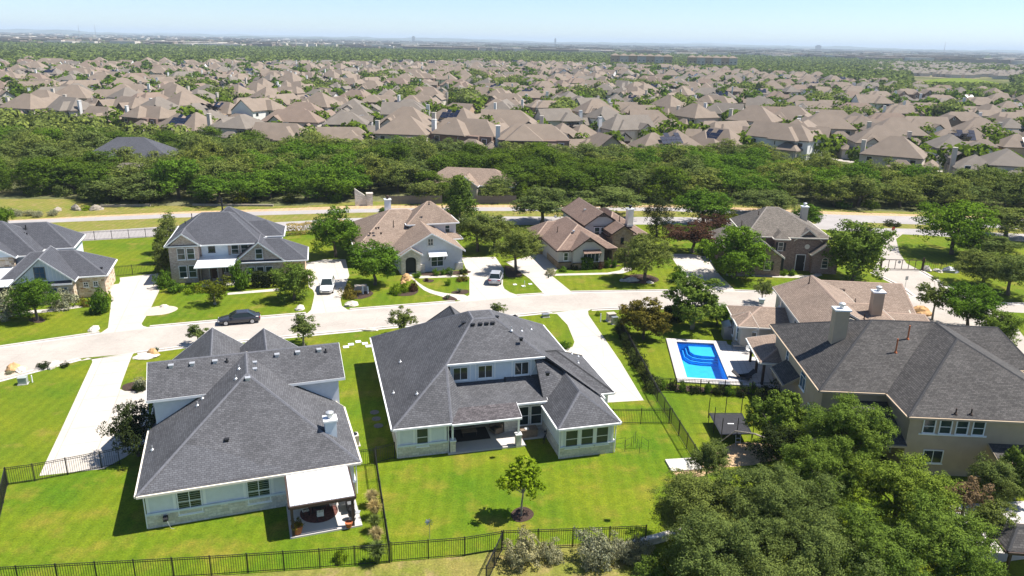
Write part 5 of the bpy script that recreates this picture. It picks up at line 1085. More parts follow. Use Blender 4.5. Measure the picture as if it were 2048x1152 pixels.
def shrub(mesh, spec, label, group=None, name='shrub', cat='shrub', rz=None):
    x, y, H, Wd = spec; k_ = .8 if 'grass' in name else .55; o = inst(name, mesh, None, (x, y, 0), random.uniform(0, 6.28) if rz is None else rz, (Wd * k_, Wd * k_, H * (1.25 if k_ > .6 else 1.0)))
    return tag(o, label, cat, group)
# near trees, by their foot: (kind, (x, y, height, crown width), label)
NEAR = [
 ('maple', (1.03,48.57,4.75,3.03), 'young bright green tree in a mulch ring on the back lawn'),
 ('green', (-56.94,86.7,5.34,4.65), 'rounded dark tree on the lawn before the limestone house'),
 ('yellow', (-38.21,93.59,4.23,4.35), 'yellow-green small tree on the lawn before the pinkish brick house'),
 ('lowelm', (-28.7,96.0,5.07,5.49), 'broad low round tree beside the drive with the white car'),
 ('young', (-23.21,80.2,3.81,3.68), 'bushy young tree at the kerb right of the twin roof gables'),
 ('young', (-34.93,79.87,2.5,2.67), 'small tree half hidden behind the left of the twin roof gables'),
 ('young', (-12.46,83.55,3.69,3.01), 'slim young tree at the kerb left of the centre house'),
 ('young', (-1.62,91.02,1.99,2.0), 'sparse sapling behind the ridge of the centre house'),
 ('lowround', (-27.93,117.33,7.72,7.2), 'dark broad tree between the two brick houses'),
 ('lowround', (-19.28,103.2,6.37,6.97), 'dense round tree left of the arched porch'),
 ('poplar', (-9.68,138.02,9.77,7.27), 'tall pointed bright green tree behind the white brick house'),
 ('oak', (-5.79,122.39,6.94,7.17), 'live oak on the grass right of the white brick house'),
 ('oak', (-2.97,124.54,5.7,6.63), 'live oak at the head of the drive with the silver car'),
 ('oak', (0.55,111.28,6.41,6.87), 'open-crowned live oak between the two drives, trunk in view'),
 ('oak', (5.37,143.43,6.53,10.59), 'wide oak behind the left wing of the stone entry house'),
 ('oak', (19.36,107.72,7.21,7.09), 'live oak in a rock bed before the stone entry tower'),
 ('conifer', (25.81,134.88,7.19,5.88), 'dark upright tree right of the stone entry house'),
 ('oak', (17.86,151.65,5.46,13.46), 'spreading oak behind the red-brown gable roof'),
 ('green', (36.48,145.34,6.81,9.57), 'dark round tree by the boulevard with a leaning bare trunk'),
 ('plum', (30.03,124.52,5.29,8.71), 'purple-leaved plum tree by the concrete drive'),
 ('plum', (36.46,137.28,3.91,6.01), 'smaller purple-leaved tree behind the plum, near the boulevard'),
 ('lowround', (33.11,110.42,7.89,9.02), 'large dense tree before the left gable of the brown brick house'),
 ('lowelm', (50.75,109.84,9.28,9.7), 'large yellow-green tree at the right end of the brown brick house'),
 ('yellow', (39.27,142.25,4.03,5.64), 'thin umbrella-shaped tree near the boulevard'),
 ('oak', (51.52,155.73,5.18,12.78), 'spreading tree behind the weathered grey roof'),
 ('lowround', (56.31,144.97,4.58,5.36), 'small dark tree beside the chimney of the brown brick house'),
 ('green', (74.63,126.97,9.3,11.09), 'big bright green tree on the corner lawn by the road gate'),
 ('oak', (69.63,109.12,5.35,7.05), 'left of two small oaks standing on the corner lawn'),
 ('oak', (70.57,104.46,5.75,7.05), 'right of two small oaks standing on the corner lawn'),
 ('oak', (78.13,123.45,4.42,9.23), 'low spreading oak behind the two small oaks'),
 ('oak', (90.85,138.75,6.37,11.0), 'grey-green oak right of the big tree by the gate'),
 ('young', (53.96,93.17,5.63,4.19), 'slender tree at the road bend behind the charcoal roof'),
 ('lowround', (56.4,89.71,5.98,6.44), 'round dark tree at the road bend behind the charcoal roof'),
 ('lowelm', (57.45,84.81,4.25,4.68), 'pale leafed tree leaning over the road at the right'),
 ('rust', (15.57,84.45,4.96,4.89), 'rusty green dome-shaped tree at the corner of the pool lawn'),
 ('elm', (22.07,88.12,6.69,6.75), 'leafy tree with a forked trunk on the lawn behind the pool'),
 ('lowround', (25.45,89.71,2.94,3.45), 'small bushy tree next to the low brown roof wing'),
 ('young', (33.74,98.66,3.6,2.82), 'upright bushy young tree at the kerb before the brown brick house'),
 ('column', (-54.37,117.72,5.82,3.94), 'tallest of the evergreens at the left end of the pinkish brick house'),
 ('column', (-52.69,112.05,4.98,3.16), 'middle evergreen at the left end of the pinkish brick house'),
 ('column', (-50.88,106.88,4.05,2.74), 'front evergreen at the left end of the pinkish brick house'),
 ('dark', (-30.35,55.83,4.71,4.05), 'dark bush-like tree in the shade of the nearest white house'),
 ('wood_oak', (-18.67,161.57,4.6,7.42), 'oak before the long board fence, left of the tall pointed tree'),
 ('wood_olive', (-4.6,164.62,3.92,7.12), 'oak hiding the end of the woodland brown roof'),
 ('wood_cedar', (-14.81,163.59,3.68,5.37), 'dark cedar behind the tall pointed tree'),
 ('lowround', (-88.48,129.7,4.75,3.45), 'leafy tree cut by the left edge beside the boulevard'),
]
for k, sp, lb in NEAR: tree(k, sp, lb)
# the big canopy at the lower right: crown centre, its height, width, height
CAN = [
 ('bigoak', (13.03,43.96), 6.8, 6.2, 'olive live oak at the left end of the big canopy'),
 ('bigoak', (17.4,43.49), 6.8, 7.4, 'dark live oak filling the middle of the big canopy'),
 ('bigoak', (12.47,38.16), 6.6, 7.0, 'live oak in the near middle of the big canopy'),
 ('bigelm', (22.52,48.49), 5.6, 6.6, 'bright elm before the shaded wall of the tan house'),
 ('bigelm', (27.27,46.89), 6.6, 6.6, 'bright elm below the four-pane window of the tan house'),
 ('bigoak', (17.86,38.43), 6.4, 7.0, 'live oak at the bottom edge below the elms'),
 ('bigelm', (22.56,39.4), 6.0, 6.6, 'leafy elm at the bottom edge right of the oaks'),
 ('bigelm', (27.58,41.2), 6.2, 6.4, 'elm at the right end of the big canopy'),
 ('bigelm', (26.52,55.01), 6.4, 7.2, 'open elm with bare limbs shading the left wall of the tan house'),
 ('elm', (22.68,58.52), 4.4, 5.6, 'tall bright tree between the trampoline and the tan house'),
 ('oak', (15.62,53.25), 2.8, 3.8, 'small grey-green tree between the fence and the trampoline'),
 ('yellow', (10.63,40.77), 3.6, 3.4, 'yellow-green small tree at the bottom edge left of the canopy'),
 ('elm', (8.85,39.71), 2.6, 2.8, 'bright low bush-like tree at the bottom edge'),
 ('dark', (22.02,55.82), 4.2, 3.8, 'dark tree under the elms beside the trampoline'),
 ('brown', (33.42,49.0), 3.4, 3.8, 'half dead tree with brown leaves by the tan wall'),
 ('oak', (36.66,51.17), 3.4, 4.2, 'grey-green small tree before the dark awning at the right edge'),
 ('elm', (39.18,52.03), 2.8, 4.4, 'light green tree at the right edge by the dark awning'),
 ('oak', (33.2,45.32), 3.2, 4.0, 'thin tree beside the pale patio at the right edge'),
]
for k, (x, y), w, h, lb in CAN: tree(k, (x, y, h, w), lb)
def fallen_limb(pts, r, label, cat='branch'):
    mb = MB()
    for i, (a, b) in enumerate(zip(pts, pts[1:])): mb.tube(a, b, r * (1 - .16 * i), r * (1 - .16 * (i + 1)), 7)
    return tag(mb.build('bare_limb', M['bark_pale']), label, cat)
P_ = [(17.78,57.94,1.2), (18.85,57.68,2.4), (20.12,56.48,2.8), (21.46,56.62,2.2), (22.46,56.79,1.2), (23.24,57.93,0)]
fallen_limb(P_[::-1], .14, 'pale bare limb arching over the end of the trampoline')
# shrubs
SH = [
 ('sage', (-60.93,87.89,3.13,4.24), 'silver sage bush at the left edge before the limestone house'), ('sage', (-56.29,91.12,2.18,3.01), 'silver sage bush under the paired windows of the limestone house'),
 ('green', (-50.9,89.57,3.12,3.08), 'round green bush at the corner of the limestone house'), ('rust', (-54.13,92.03,1.2,1.39), 'small dry bush between the sage and the round bush'),
 ('green', (-45.46,98.54,1.55,2.69), 'low clipped shrub at the left corner of the pinkish brick house'), ('bright', (-42.74,98.5,1.27,2.56), 'bright low shrub left of the yellow-green tree'),
 ('green', (-37.18,100.19,3.91,3.0), 'tall rounded shrub beside the white metal porch roof'), ('green', (-47.56,99.95,2.42,2.31), 'leafy bush at the drive corner under the evergreens'),
 ('rust', (-21.73,97.7,1.68,2.4), 'rust and green shrub at the mouth of the drive with the white car'), ('bright', (-15.75,99.37,1.42,1.63), 'bright shrub left of the pair in the curved bed'), ('bright', (-14.69,100.54,1.29,1.51), 'bright shrub right of the pair in the curved bed'),
 ('plum', (-13.56,100.83,1.37,1.24), 'dark red shrub beside the bright pair in the curved bed'), ('green', (-13.79,107.19,0.91,1.31), 'clipped ball shrub right of the arched porch'), ('green', (-11.22,108.38,1.07,1.25), 'left of three ball shrubs under the awning window'),
 ('green', (-10.22,108.7,0.92,1.03), 'middle of three ball shrubs under the awning window'), ('green', (-9.45,109.27,1.0,1.33), 'right of three ball shrubs under the awning window'), ('dark', (-7.33,109.67,0.93,1.19), 'dark ball shrub at the right corner of the white brick house'),
 ('rust', (-7.24,106.16,0.98,1.73), 'spreading dry shrub by the walk at the drive with the silver car'), ('green', (-9.05,103.65,0.88,0.99), 'tiny cone shrub on the small curved lawn'), ('plum', (-12.27,105.33,0.6,0.57), 'tiny dark shrub in the small bed by the porch walk'),
 ('dark', (9.49,112.98,1.03,1.07), 'dark ball shrub left of the hedge under the copper awning'), ('dark', (12.6,113.48,1.43,1.07), 'dark ball shrub right of the hedge under the copper awning'), ('plum', (13.45,113.54,1.03,0.92), 'brownish shrub near the right corner of the front gable'),
 ('green', (14.67,114.17,1.52,1.08), 'upright green shrub left of the stone entry'), ('green', (15.71,114.52,1.36,1.08), 'pale green shrub next to the stone entry'), ('sage', (5.69,109.81,1.0,1.49), 'grassy grey shrub at the drive edge of the stone entry house'), ('green', (7.74,111.78,0.78,1.36), 'low green shrub left of the small window'),
 ('green', (24.43,107.81,2.28,3.06), 'large rounded shrub right of the rock bed tree'), ('green', (38.18,112.59,1.27,1.98), 'bushy shrub under the left gable of the brown brick house'), ('bright', (39.83,112.97,1.19,1.37), 'bright shrub beside the dark porch'),
 ('green', (41.11,112.01,0.94,1.36), 'left of two clipped balls by the front door'), ('green', (42.36,112.09,0.95,1.36), 'right of two clipped balls by the front door'), ('rust', (31.82,112.15,0.63,1.06), 'small dry shrub at the foot of the large dense tree'),
 ('dark', (-48.13,72.97,0.72,1.34), 'low dark shrub left of the curved white rock'), ('dark', (-46.19,73.19,0.56,0.83), 'low shrub right of the curved white rock'), ('sage', (-50.59,71.21,0.38,0.71), 'tiny grey shrub in the left gravel bed'), 
 ('sage', (-35.97,68.37,1.17,1.27), 'grey flowering shrub beside the nearest white house'), ('dark', (-35.9,67.92,0.9,0.97), 'dark low shrub beside the grey flowering shrub'), ('yellow', (-36.53,68.23,0.48,0.68), 'yellowish low shrub in the drive corner bed'),
 ('green', (6.03,81.0,0.97,1.47), 'dark green shrub at the lawn corner beside the centre drive'), ('bright', (11.08,92.33,0.6,0.76), 'bright little shrub behind the white post'), 
 ('bright', (-11.0,43.01,0.86,0.86), 'small bright shrub behind the front fence'), ('dark', (74.28,147.82,1.2,2.93), 'clipped oval shrub on the boulevard median'), ('green', (-26.22,151.26,1.01,1.8), 'round shrub in a stone ring on the boulevard median'),
 ('bright', (-83.65,147.65,0.89,1.76), 'bright shrub among the entrance stones at the upper left'), ('dark', (24.71,67.39,2.47,2.4), 'dark bush at the pool fence corner'), ('green', (27.02,91.23,1.33,1.38), 'hedge bush next to the low brown wing'),
]
for k, sp, lb in SH: shrub(SHRUB[k], sp, lb)
for i, (sp, lb) in enumerate([((1.17,43.39,2.03,2.12), 'leftmost silvery sage bush along the lower fence'), ((2.98,43.66,1.26,1.34), 'small silvery bush second from the left along the lower fence'), ((5.82,43.54,2.26,2.32), 'largest silvery sage bush along the lower fence'),
                              ((7.63,43.8,1.73,1.6), 'silvery sage bush right of the largest one'), ((8.79,43.73,1.5,1.74), 'dry silvery bush next to the canopy oaks')]): shrub(SAGE[i % 2], (sp[0], sp[1], sp[2] * 1.1, sp[3] * 1.35), lb, 'sage bushes along the lower fence')
for i, (sp, k, lb) in enumerate([((-10.06,49.39,1.27,0.96), 'straw', 'straw grass clump farthest along the side fence'), ((-9.57,47.9,1.41,0.94), 'straw', 'second straw grass clump from the house along the side fence'), ((-9.3,46.35,1.22,0.91), 'dark', 'green grass clump in the middle of the side fence'),
                                ((-8.9,44.67,1.43,0.88), 'straw', 'pale grass clump near the fence corner'), ((-8.52,42.88,1.55,1.18), 'dark', 'large dark grass clump in the fence corner')]): shrub(TUFT[k], sp, lb, 'ornamental grasses by the side fence', 'ornamental_grass', 'grass clump')
for sp, lb in [((-8.6,97.69,0.77,1.34), 'blue agave in the bed at the street end of the walk'), ((-7.2,100.58,0.79,1.24), 'small agave in the corner bed by the silver car'), ((-8.93,108.28,1.15,1.32), 'agave right of the ball shrubs'), ((-38.58,77.64,0.7,0.98), 'spiky plant behind the orange boulder'), ((5.33,108.26,0.61,0.73), 'spiky plant at the edge of the wide drive')]:
    shrub(TUFT['agave'], sp, lb, None, 'agave', 'agave')
# clipped hedges
def hedge(pts, w, h, leafm, label, n=2600):
    rg = np.random.default_rng(hash_(label)); seg = np.array(pts); L = np.linalg.norm(np.diff(seg, axis=0), axis=1); tot = L.sum(); s = rg.uniform(0, tot, n); cum = np.concatenate([[0], np.cumsum(L)]); i = np.clip(np.searchsorted(cum, s) - 1, 0, len(L) - 1)
    f = ((s - cum[i]) / L[i])[:, None]; c = seg[i] * (1 - f) + seg[i + 1] * f; d = (seg[i + 1] - seg[i]) / L[i][:, None]; q = np.stack([-d[:, 1], d[:, 0]], 1)
    face = rg.integers(0, 3, n); u = np.where(face == 0, rg.uniform(-1, 1, n), np.where(face == 1, -1, 1)) * w / 2 + rg.normal(0, .08, n); z = np.where(face == 0, h, rg.uniform(.05, 1, n) * h) + rg.normal(0, .07, n) + .1 * np.sin(s * 2.2)
    C = np.concatenate([c + q * u[:, None], z[:, None]], 1); N = rg.normal(size=(n, 3)) * .6; N[:, 2] += .5; N /= np.linalg.norm(N, axis=1)[:, None]
    o = link(bpy.data.objects.new('hedge', cards_mesh('hedge', C, N, .26 * rg.uniform(.7, 1.3, n), .18, LEAF[leafm], rg))); return tag(o, label, 'hedge')
hedge([(-35.86,101.18),(-32.6,102.08)], 1.6, 1.9, 'dark', 'dark clipped hedge under the wing gable of the pinkish brick house')
hedge([(10.36,113.32),(12.16,113.72)], 1.3, 1.7, 'green', 'clipped box hedge under the copper awning', 1500)
hedge([(-39.46,130.91),(-29.4,135.14)], 1.6, 1.8, 'straw', 'dry hedge along the boulevard behind the pinkish brick house')
hedge([(19.26,90.78),(21.52,91.09)], 1.3, 1.6, 'dark', 'dark hedge along the street fence behind the pool')
hedge([(28.88,135.88),(33.44,134.03),(37.86,137.4)], 2.5, 2.0, 'green', 'green hedge by the boulevard beside the purple tree')
hedge([(33.54,95.4),(40.8,94.67)], 1.0, 1.0, 'green', 'low hedge')if False else None
k = 0
for x, y in [(13.17,87.28),(13.24,85.94),(13.34,84.49),(13.42,82.92),(13.5,81.4),(13.58,79.93),(13.68,78.36),(13.79,76.86),(13.89,75.4),(14.02,73.86),(14.16,72.5),(14.3,71.19),(14.41,70.02)]:
    shrub(SHRUB['dark' if k % 3 else 'oak'], (x, y, 1.1 + .5 * random.random(), 1.3 + .5 * random.random()), '%s shrub from the street in the row along the pool lot fence' % ordinal(k), 'shrub row along the pool lot fence'); k += 1
k = 0
for x, y in [(15.19,70.76),(16.28,70.69),(17.25,70.27),(18.46,70.1),(19.62,69.92),(20.65,69.85),(21.75,69.68),(22.87,69.62),(24.24,69.91),(25.3,69.61)]:
    shrub(SHRUB['dark' if k % 2 else 'green'], (x, y, .8 + .5 * random.random(), .9 + .4 * random.random()), '%s shrub from the left in the row below the pool fence' % ordinal(k), 'shrub row below the pool fence'); k += 1
k = 0
for i in range(9):
    x, y = (-96.96,142.73); shrub(SHRUB['sage'], (x - 6 + i * 2.0, y - random.uniform(0, 2), 1.1, 1.9), '%s grey prickly bush from the left along the entrance stones' % ordinal(i), 'grey bushes by the entrance stones')

pot('terracotta pot beside the right patio post', (-11.17,46.57), .132, 1.1, 'terracotta', None)
pot('brown planter by the left patio post', (-14.59,45.76), .132, 1.7, 'terracotta', 'rust')
# air conditioner, right side of the near house
x, y = at(FA, 15.75, 8.0); t = thing('air_conditioner', 'pale round-topped air conditioner on a pad beside the nearest white house', 'air conditioner', (x, y, 0), rad(19.6))
MB().box(-.5, -.5, 0, .5, .5, .1).build('pad', G_PATIO, t); MB().box(-.4, -.4, .1, .4, .4, 1.0).build('casing', M['plastic_tan'], t); MB().lathe([(.34, 1.0), (.34, 1.05), (.1, 1.06)], 18).build('fan_grille', M['black'], t); MB().lathe([(.4, .99), (.4, 1.02), (.35, 1.03)], 18).build('rim', M['white'], t)
x, y = at(FA, 1.6, .2); t = thing('hose_reel', 'garden hose reel on the stone base of the nearest white house', 'hose reel', (x, y, .75), rad(19.6))
MB().tube((-.15, 0, 0), (.15, 0, 0), .22, n=12).build('drum', M['fabric_dark'], t); mb = MB(); mb.path([(.1, -.2, -.1), (.2, -.25, -.4), (.3, -.2, -.74), (.5, -.3, -.74)], .02); mb.build('hose', M['util'], t)
# covered patio of B
def bl(x, y, z=.145): p = at(FB, x, y); return (p[0], p[1], z)
def sofa(label, loc, rz, w=1.9):
    t = thing('patio_sofa', label, 'sofa', loc, rz); MB().box(-w / 2, -.4, .05, w / 2, .4, .32).build('base', M['fabric_tan'], t); MB().box(-w / 2, .25, .32, w / 2, .42, .85).build('backrest', M['fabric_tan'], t)
    for s in (-1, 1): MB().box(s * w / 2 - .09, -.4, .32, s * w / 2 + .09, .25, .62).build('armrest', M['fabric_tan'], t)
    n_ = 3 if w > 1.2 else 1; ww = (w - .2) / n_
    cm = MB().box(-ww / 2 + .01, -.39, .32, ww / 2 - .01, .24, .46).mesh('cushion', M['fabric_dark'])
    for i in range(n_): inst('cushion', cm, t, (-w / 2 + .1 + ww * (i + .5), 0, 0))
tag(MB().box(-1.7, -1.1, 0, 1.7, 1.1, .012).build('patio_rug', M['fabric_dark'], None, loc=bl(6.9, 2.9), rz=rad(15)), 'dark rectangular rug in the covered patio', 'rug')
t = thing('coffee_table', 'low slatted coffee table on the dark patio rug', 'table', bl(6.9, 2.9, .158), rad(15)); MB().box(-.65, -.35, .36, .65, .35, .41).build('table_top', M['fabric_tan'], t)
for x in (-.58, .58):
    for y in (-.3, .3): MB().box(x - .03, y - .03, 0, x + .03, y + .03, .36).build('leg', M['dark_wood'], t)
sofa('dark cushioned wicker sofa at the back of the covered patio', bl(6.7, 4.6), rad(15)); sofa('tan wicker armchair by the stone pillar of the covered patio', bl(9.3, 2.8), rad(15 - 70), .95)
t = thing('storage_box', 'brown wicker storage box with a white tray under the patio windows', 'storage box', bl(11.9, 1.6), rad(15)); MB().box(-.75, -.4, 0, .75, .4, .68).build('body', M['fabric_tan'], t); MB().box(-.78, -.43, .68, .78, .43, .74).build('lid', M['fabric_tan'], t); MB().box(-.35, -.3, .74, .0, .1, .79).build('tray', M['fabric_white'], t)
t = thing('bicycle', 'dark bicycle leaning by the patio side wall', 'bicycle', bl(13.1, .4), rad(75))
for x in (-.5, .5):
    mb = MB(); mb.path([(x + .32 * math.cos(a), 0, .33 + .32 * math.sin(a)) for a in [2 * math.pi * i / 18 for i in range(19)]], .022, 5); mb.build('wheel', M['rubber'], t)
mb = MB()
for a, b in (((-.5, .33), (-.15, .85)), ((-.15, .85), (.38, .82)), ((.38, .82), (.5, .33)), ((-.05, .33), (.38, .8)), ((-.05, .33), (-.17, .95)), ((-.5, .33), (-.05, .33)), ((.38, .82), (.36, 1.0))): mb.tube((a[0], 0, a[1]), (b[0], 0, b[1]), .018, n=6)
mb.build('frame', M['black'], t); MB().box(-.3, -.07, .94, -.04, .07, 1.0).build('saddle', M['black'], t); MB().tube((.36, -.27, 1.0), (.36, .27, 1.0), .015, n=6).build('handlebar', M['galv'], t)
# wire panels on the lawn right of B
for i, (x, y) in enumerate([(9.53,58.73),(10.17,58.41),(10.79,59.12),(11.0,58.28),(11.59,58.47)]):
    t = thing('plant_cage', '%s wire plant cage from the left beside the centre house' % ordinal(i), 'plant cage', (x, y, 0), rad(20 + 25 * i), 'wire cages beside the centre house'); h = .95 + .15 * (i % 3)
    for s in (-.45, .45): MB().tube((s, 0, 0), (s, 0, h), .016, n=5).build('upright', M['black'], t)
    for z in (h * .45, h - .03): MB().tube((-.45, 0, z), (.45, 0, z), .012, n=5).build('crossbar', M['black'], t)
# wind spinner
x, y = (-5.36,45.45); t = thing('wind_spinner', 'metal wind spinner on a thin stake in the back lawn', 'wind spinner', (x, y, 0)); MB().tube((0, 0, 0), (0, 0, 1.3), .018, n=6).build('stake', M['metal_grey'], t)
bm_ = MB().add([(0, -.02, 0), (.26, -.05, .07), (.3, 0, -.03), (.06, .02, -.05)], [(0, 1, 2, 3)]).mesh('blade', M['metal_grey'])
for i in range(8): o = inst('blade', bm_, t, (0, 0, 1.45)); o.rotation_euler = (0, i * math.pi / 4, 0)
# trampoline
q = [(18.26,63.77), (18.3,59.72), (21.13,59.93), (21.32,63.9)]; cx = sum(p[0] for p in q) / 4; cy = sum(p[1] for p in q) / 4
t = thing('trampoline', 'black rectangular trampoline with bare net poles on the lawn', 'trampoline', (cx, cy, 0)); q = [(p[0] - cx, p[1] - cy) for p in q]
MB().prism([(x * .9, y * .9) for x, y in q], .93, .945).build('jumping_mat', M['fabric_dark'], t)
mb = MB()
for a, b in zip(q, q[1:] + q[:1]):
    A, B_ = Vector(a), Vector(b); mb.add([(a[0], a[1], .96), (b[0], b[1], .96), (b[0] * .9, b[1] * .9, .955), (a[0] * .9, a[1] * .9, .955), (a[0], a[1], .90), (b[0], b[1], .90)], [(0, 1, 2, 3), (4, 5, 1, 0)])
mb.build('edge_pad', M['black'], t)
for i in range(8):
    a, b = Vector(q[i // 2]), Vector(q[(i // 2 + 1) % 4]); p = a.lerp(b, .04 if i % 2 == 0 else .5)
    MB().tube((p.x, p.y, 0), (p.x, p.y, .93), .03, n=6).build('leg', M['black'], t); MB().tube((p.x * 1.04, p.y * 1.04, .5), (p.x * 1.04, p.y * 1.04, 2.55), .035, n=6).build('net_pole', M['black'], t)
MB().box(-.3, -.12, .947, .25, .02, .952).build('mat_mark', M['white'], t)
# ladder on the end
e = Vector(q[1]).lerp(Vector(q[2]), .55)
for s in (-.2, .2): MB().tube((e.x + s, e.y - .35, 0), (e.x + s, e.y - .02, .9), .02, n=5).build('ladder_rail', M['galv'], t)
for z in (.3, .6): MB().box(e.x - .2, e.y - .38 + z * .36, z, e.x + .2, e.y - .28 + z * .36, z + .03).build('ladder_step', M['galv'], t)
# pool side
def dl(x, y, z): p = at(FD, x, y); return (p[0], p[1], z)
def lounger(label, loc, rz, m='fabric_dark'):
    t = thing('sun_lounger', label, 'sun lounger', loc, rz); MB().box(-.32, -.95, .28, .32, .35, .34).build('seat', M[m], t); MB().add([(-.32, .35, .28), (.32, .35, .28), (.32, .95, .68), (-.32, .95, .68), (-.32, .35, .34), (.32, .35, .34), (.32, .92, .74), (-.32, .92, .74)], [(3, 2, 1, 0), (4, 5, 6, 7), (0, 1, 5, 4), (1, 2, 6, 5), (2, 3, 7, 6), (3, 0, 4, 7)]).build('backrest', M[m], t)
    for x in (-.28, .28):
        for y in (-.85, .3): MB().box(x - .025, y - .025, 0, x + .025, y + .025, .28).build('leg', M['black'], t)
x, y = (23.89,73.36); lounger('dark sun lounger in the shade at the corner of the pool deck', (x, y, .162), rad(60)); x, y = (24.64,73.64); lounger('dark reclined lounger nearest the patio posts', (x, y, .162), rad(-70))
x, y = (26.68,80.22); patio_chair('white chair on the deck by the first patio post', (x, y), rad(30), .162, 'white', 'white', None)
x, y = (26.26,82.13); t = thing('pool_steps', 'grey block of steps below the bay window', 'steps', (x, y, 0), rad(-5)); MB().box(-.9, -.55, 0, .9, .55, .55).build('block', M['metal_grey'], t); MB().box(-.9, -.85, 0, .9, -.56, .3).build('step', M['metal_grey'], t)
x, y = (25.88,85.66); t = thing('garden_shed', 'low grey storage shed against the brown roofed house', 'shed', (x, y, 0), rad(-5)); MB().box(-.75, -.9, 0, .75, .9, 1.5).build('body', M['metal_grey'], t); roof(t, hip(-.85, -1.0, .85, 1.0, 1.5, 0, -1.0, 0, 1.0, 1.85), 'metal_grey', 'metal_grey', None, gutter=False, th=.05, name='shed_roof'); MB().box(-.78, -.4, .05, -.752, .4, 1.35).build('door', M['util'], t)
x, y = (21.4,70.46); t = thing('pool_pump', 'dark pool pump cabinet outside the pool fence', 'pump', (x, y, 0), rad(-5)); MB().box(-.5, -.3, 0, .5, .3, .9).build('cabinet', M['black'], t); MB().box(-.54, -.34, .9, .54, .34, .95).build('lid', M['metal_grey'], t)
mb = MB()
# street furniture and small boxes
def ubox(label, xy, s=(.5, .45, .7), m='util', rz=.3):
    t = thing('utility_box', label, 'utility box', (xy[0], xy[1], 0), rz); MB().box(-s[0] * .6, -s[1] * .6, 0, s[0] * .6, s[1] * .6, .08).build('pad', G_PATIO, t); MB().box(-s[0] / 2, -s[1] / 2, .08, s[0] / 2, s[1] / 2, s[2]).build('cabinet', M[m], t); MB().box(-s[0] / 2 - .03, -s[1] / 2 - .03, s[2], s[0] / 2 + .03, s[1] / 2 + .03, s[2] + .05).build('lid', M[m], t)
ubox('green-grey utility box on the far left lawn', (-47.85,68.96), (.75, .6, .7)); ubox('grey drain box on the lawn tip by the centre drive', (4.3,91.37), (.8, .6, .4), 'metal_grey')
ubox('pale utility cabinet at the top of the pool lot fence', (12.44,90.39), (1.0, .8, 1.0), 'plastic_tan'); ubox('smaller grey meter box beside the pale cabinet', (12.75,89.33), (.7, .5, .9), 'metal_grey'); ubox('pale box in the bed by the white car drive', (-20.75,100.59), (1.6, .9, .7), 'plastic_tan')
def stake(label, xy, h, r=.06, m='white'):
    return tag(MB().lathe([(r, 0), (r, h), (r * .6, h + .05)], 8).build('marker_post', M[m], None, loc=(xy[0], xy[1], 0)), label, 'marker post')
stake('white marker post right of the utility box on the left lawn', (-47.19,69.34), .75); stake('white post at the head of the centre drive lawn', (11.08,89.95), 1.1); stake('left white post in the bed by the white car drive', (-20.19,99.08), 1.1, .1); stake('right white post in the bed by the white car drive', (-19.56,99.34), .95, .1); stake('thin white stake on the grass between the two drives', (1.76,103.66), .9, .04)
def lid(label, xy, s=.45): return tag(MB().box(-s / 2, -s / 2, 0, s / 2, s / 2, .06).build('valve_lid', M['white'], None, loc=(xy[0], xy[1], .01), rz=.3), label, 'valve lid', 'white valve lids in the lawn')
for i, p_ in enumerate([(-18.47,80.08),(-18.07,80.86),(-17.42,81.72),(-16.56,81.21),(-16.02,80.43)]): lid('%s white valve lid from the left on the strip between the white houses' % ordinal(i), p_, .62)
for i, p_ in enumerate([(0.42,104.61),(1.62,104.0),(2.6,105.01)]): lid('%s white lid from the left on the grass between the drives' % ordinal(i), p_, .5)
for i, p_ in enumerate([(-12.51,64.39),(-12.11,63.12),(-11.7,61.8)]): tag(MB().lathe([(.42, 0), (.42, .04)], 12).build('stepping_stone', M['cap_grey'], None, loc=(p_[0], p_[1], .01)), '%s stepping stone from the street in the shade of the centre house' % ordinal(i), 'stepping stone', 'stepping stones in the shade')  # stones coloured dark so that they look shaded by the house
def rock(label, xy, s, m='rock', seed=1):
    rg = random.Random(seed); mb = MB(); rings = 5; n_ = 9; prof = []
    vs = []; 
    for j in range(rings):
        f = j / (rings - 1); rr = math.cos(f * 1.45) ** .6
        for i in range(n_):
            a = 2 * math.pi * i / n_; q = rr * rg.uniform(.8, 1.15); vs.append((q * s[0] * math.cos(a), q * s[1] * math.sin(a), f * s[2] * rg.uniform(.85, 1.1)))
    fs = [(j * n_ + i, j * n_ + (i + 1) % n_, (j + 1) * n_ + (i + 1) % n_, (j + 1) * n_ + i) for j in range(rings - 1) for i in range(n_)] + [tuple(range((rings - 1) * n_, rings * n_))]
    mb.add(vs, fs); return tag(mb.build('boulder', M[m], None, loc=(xy[0], xy[1], 0), rz=rg.uniform(0, 3)), label, 'boulder')
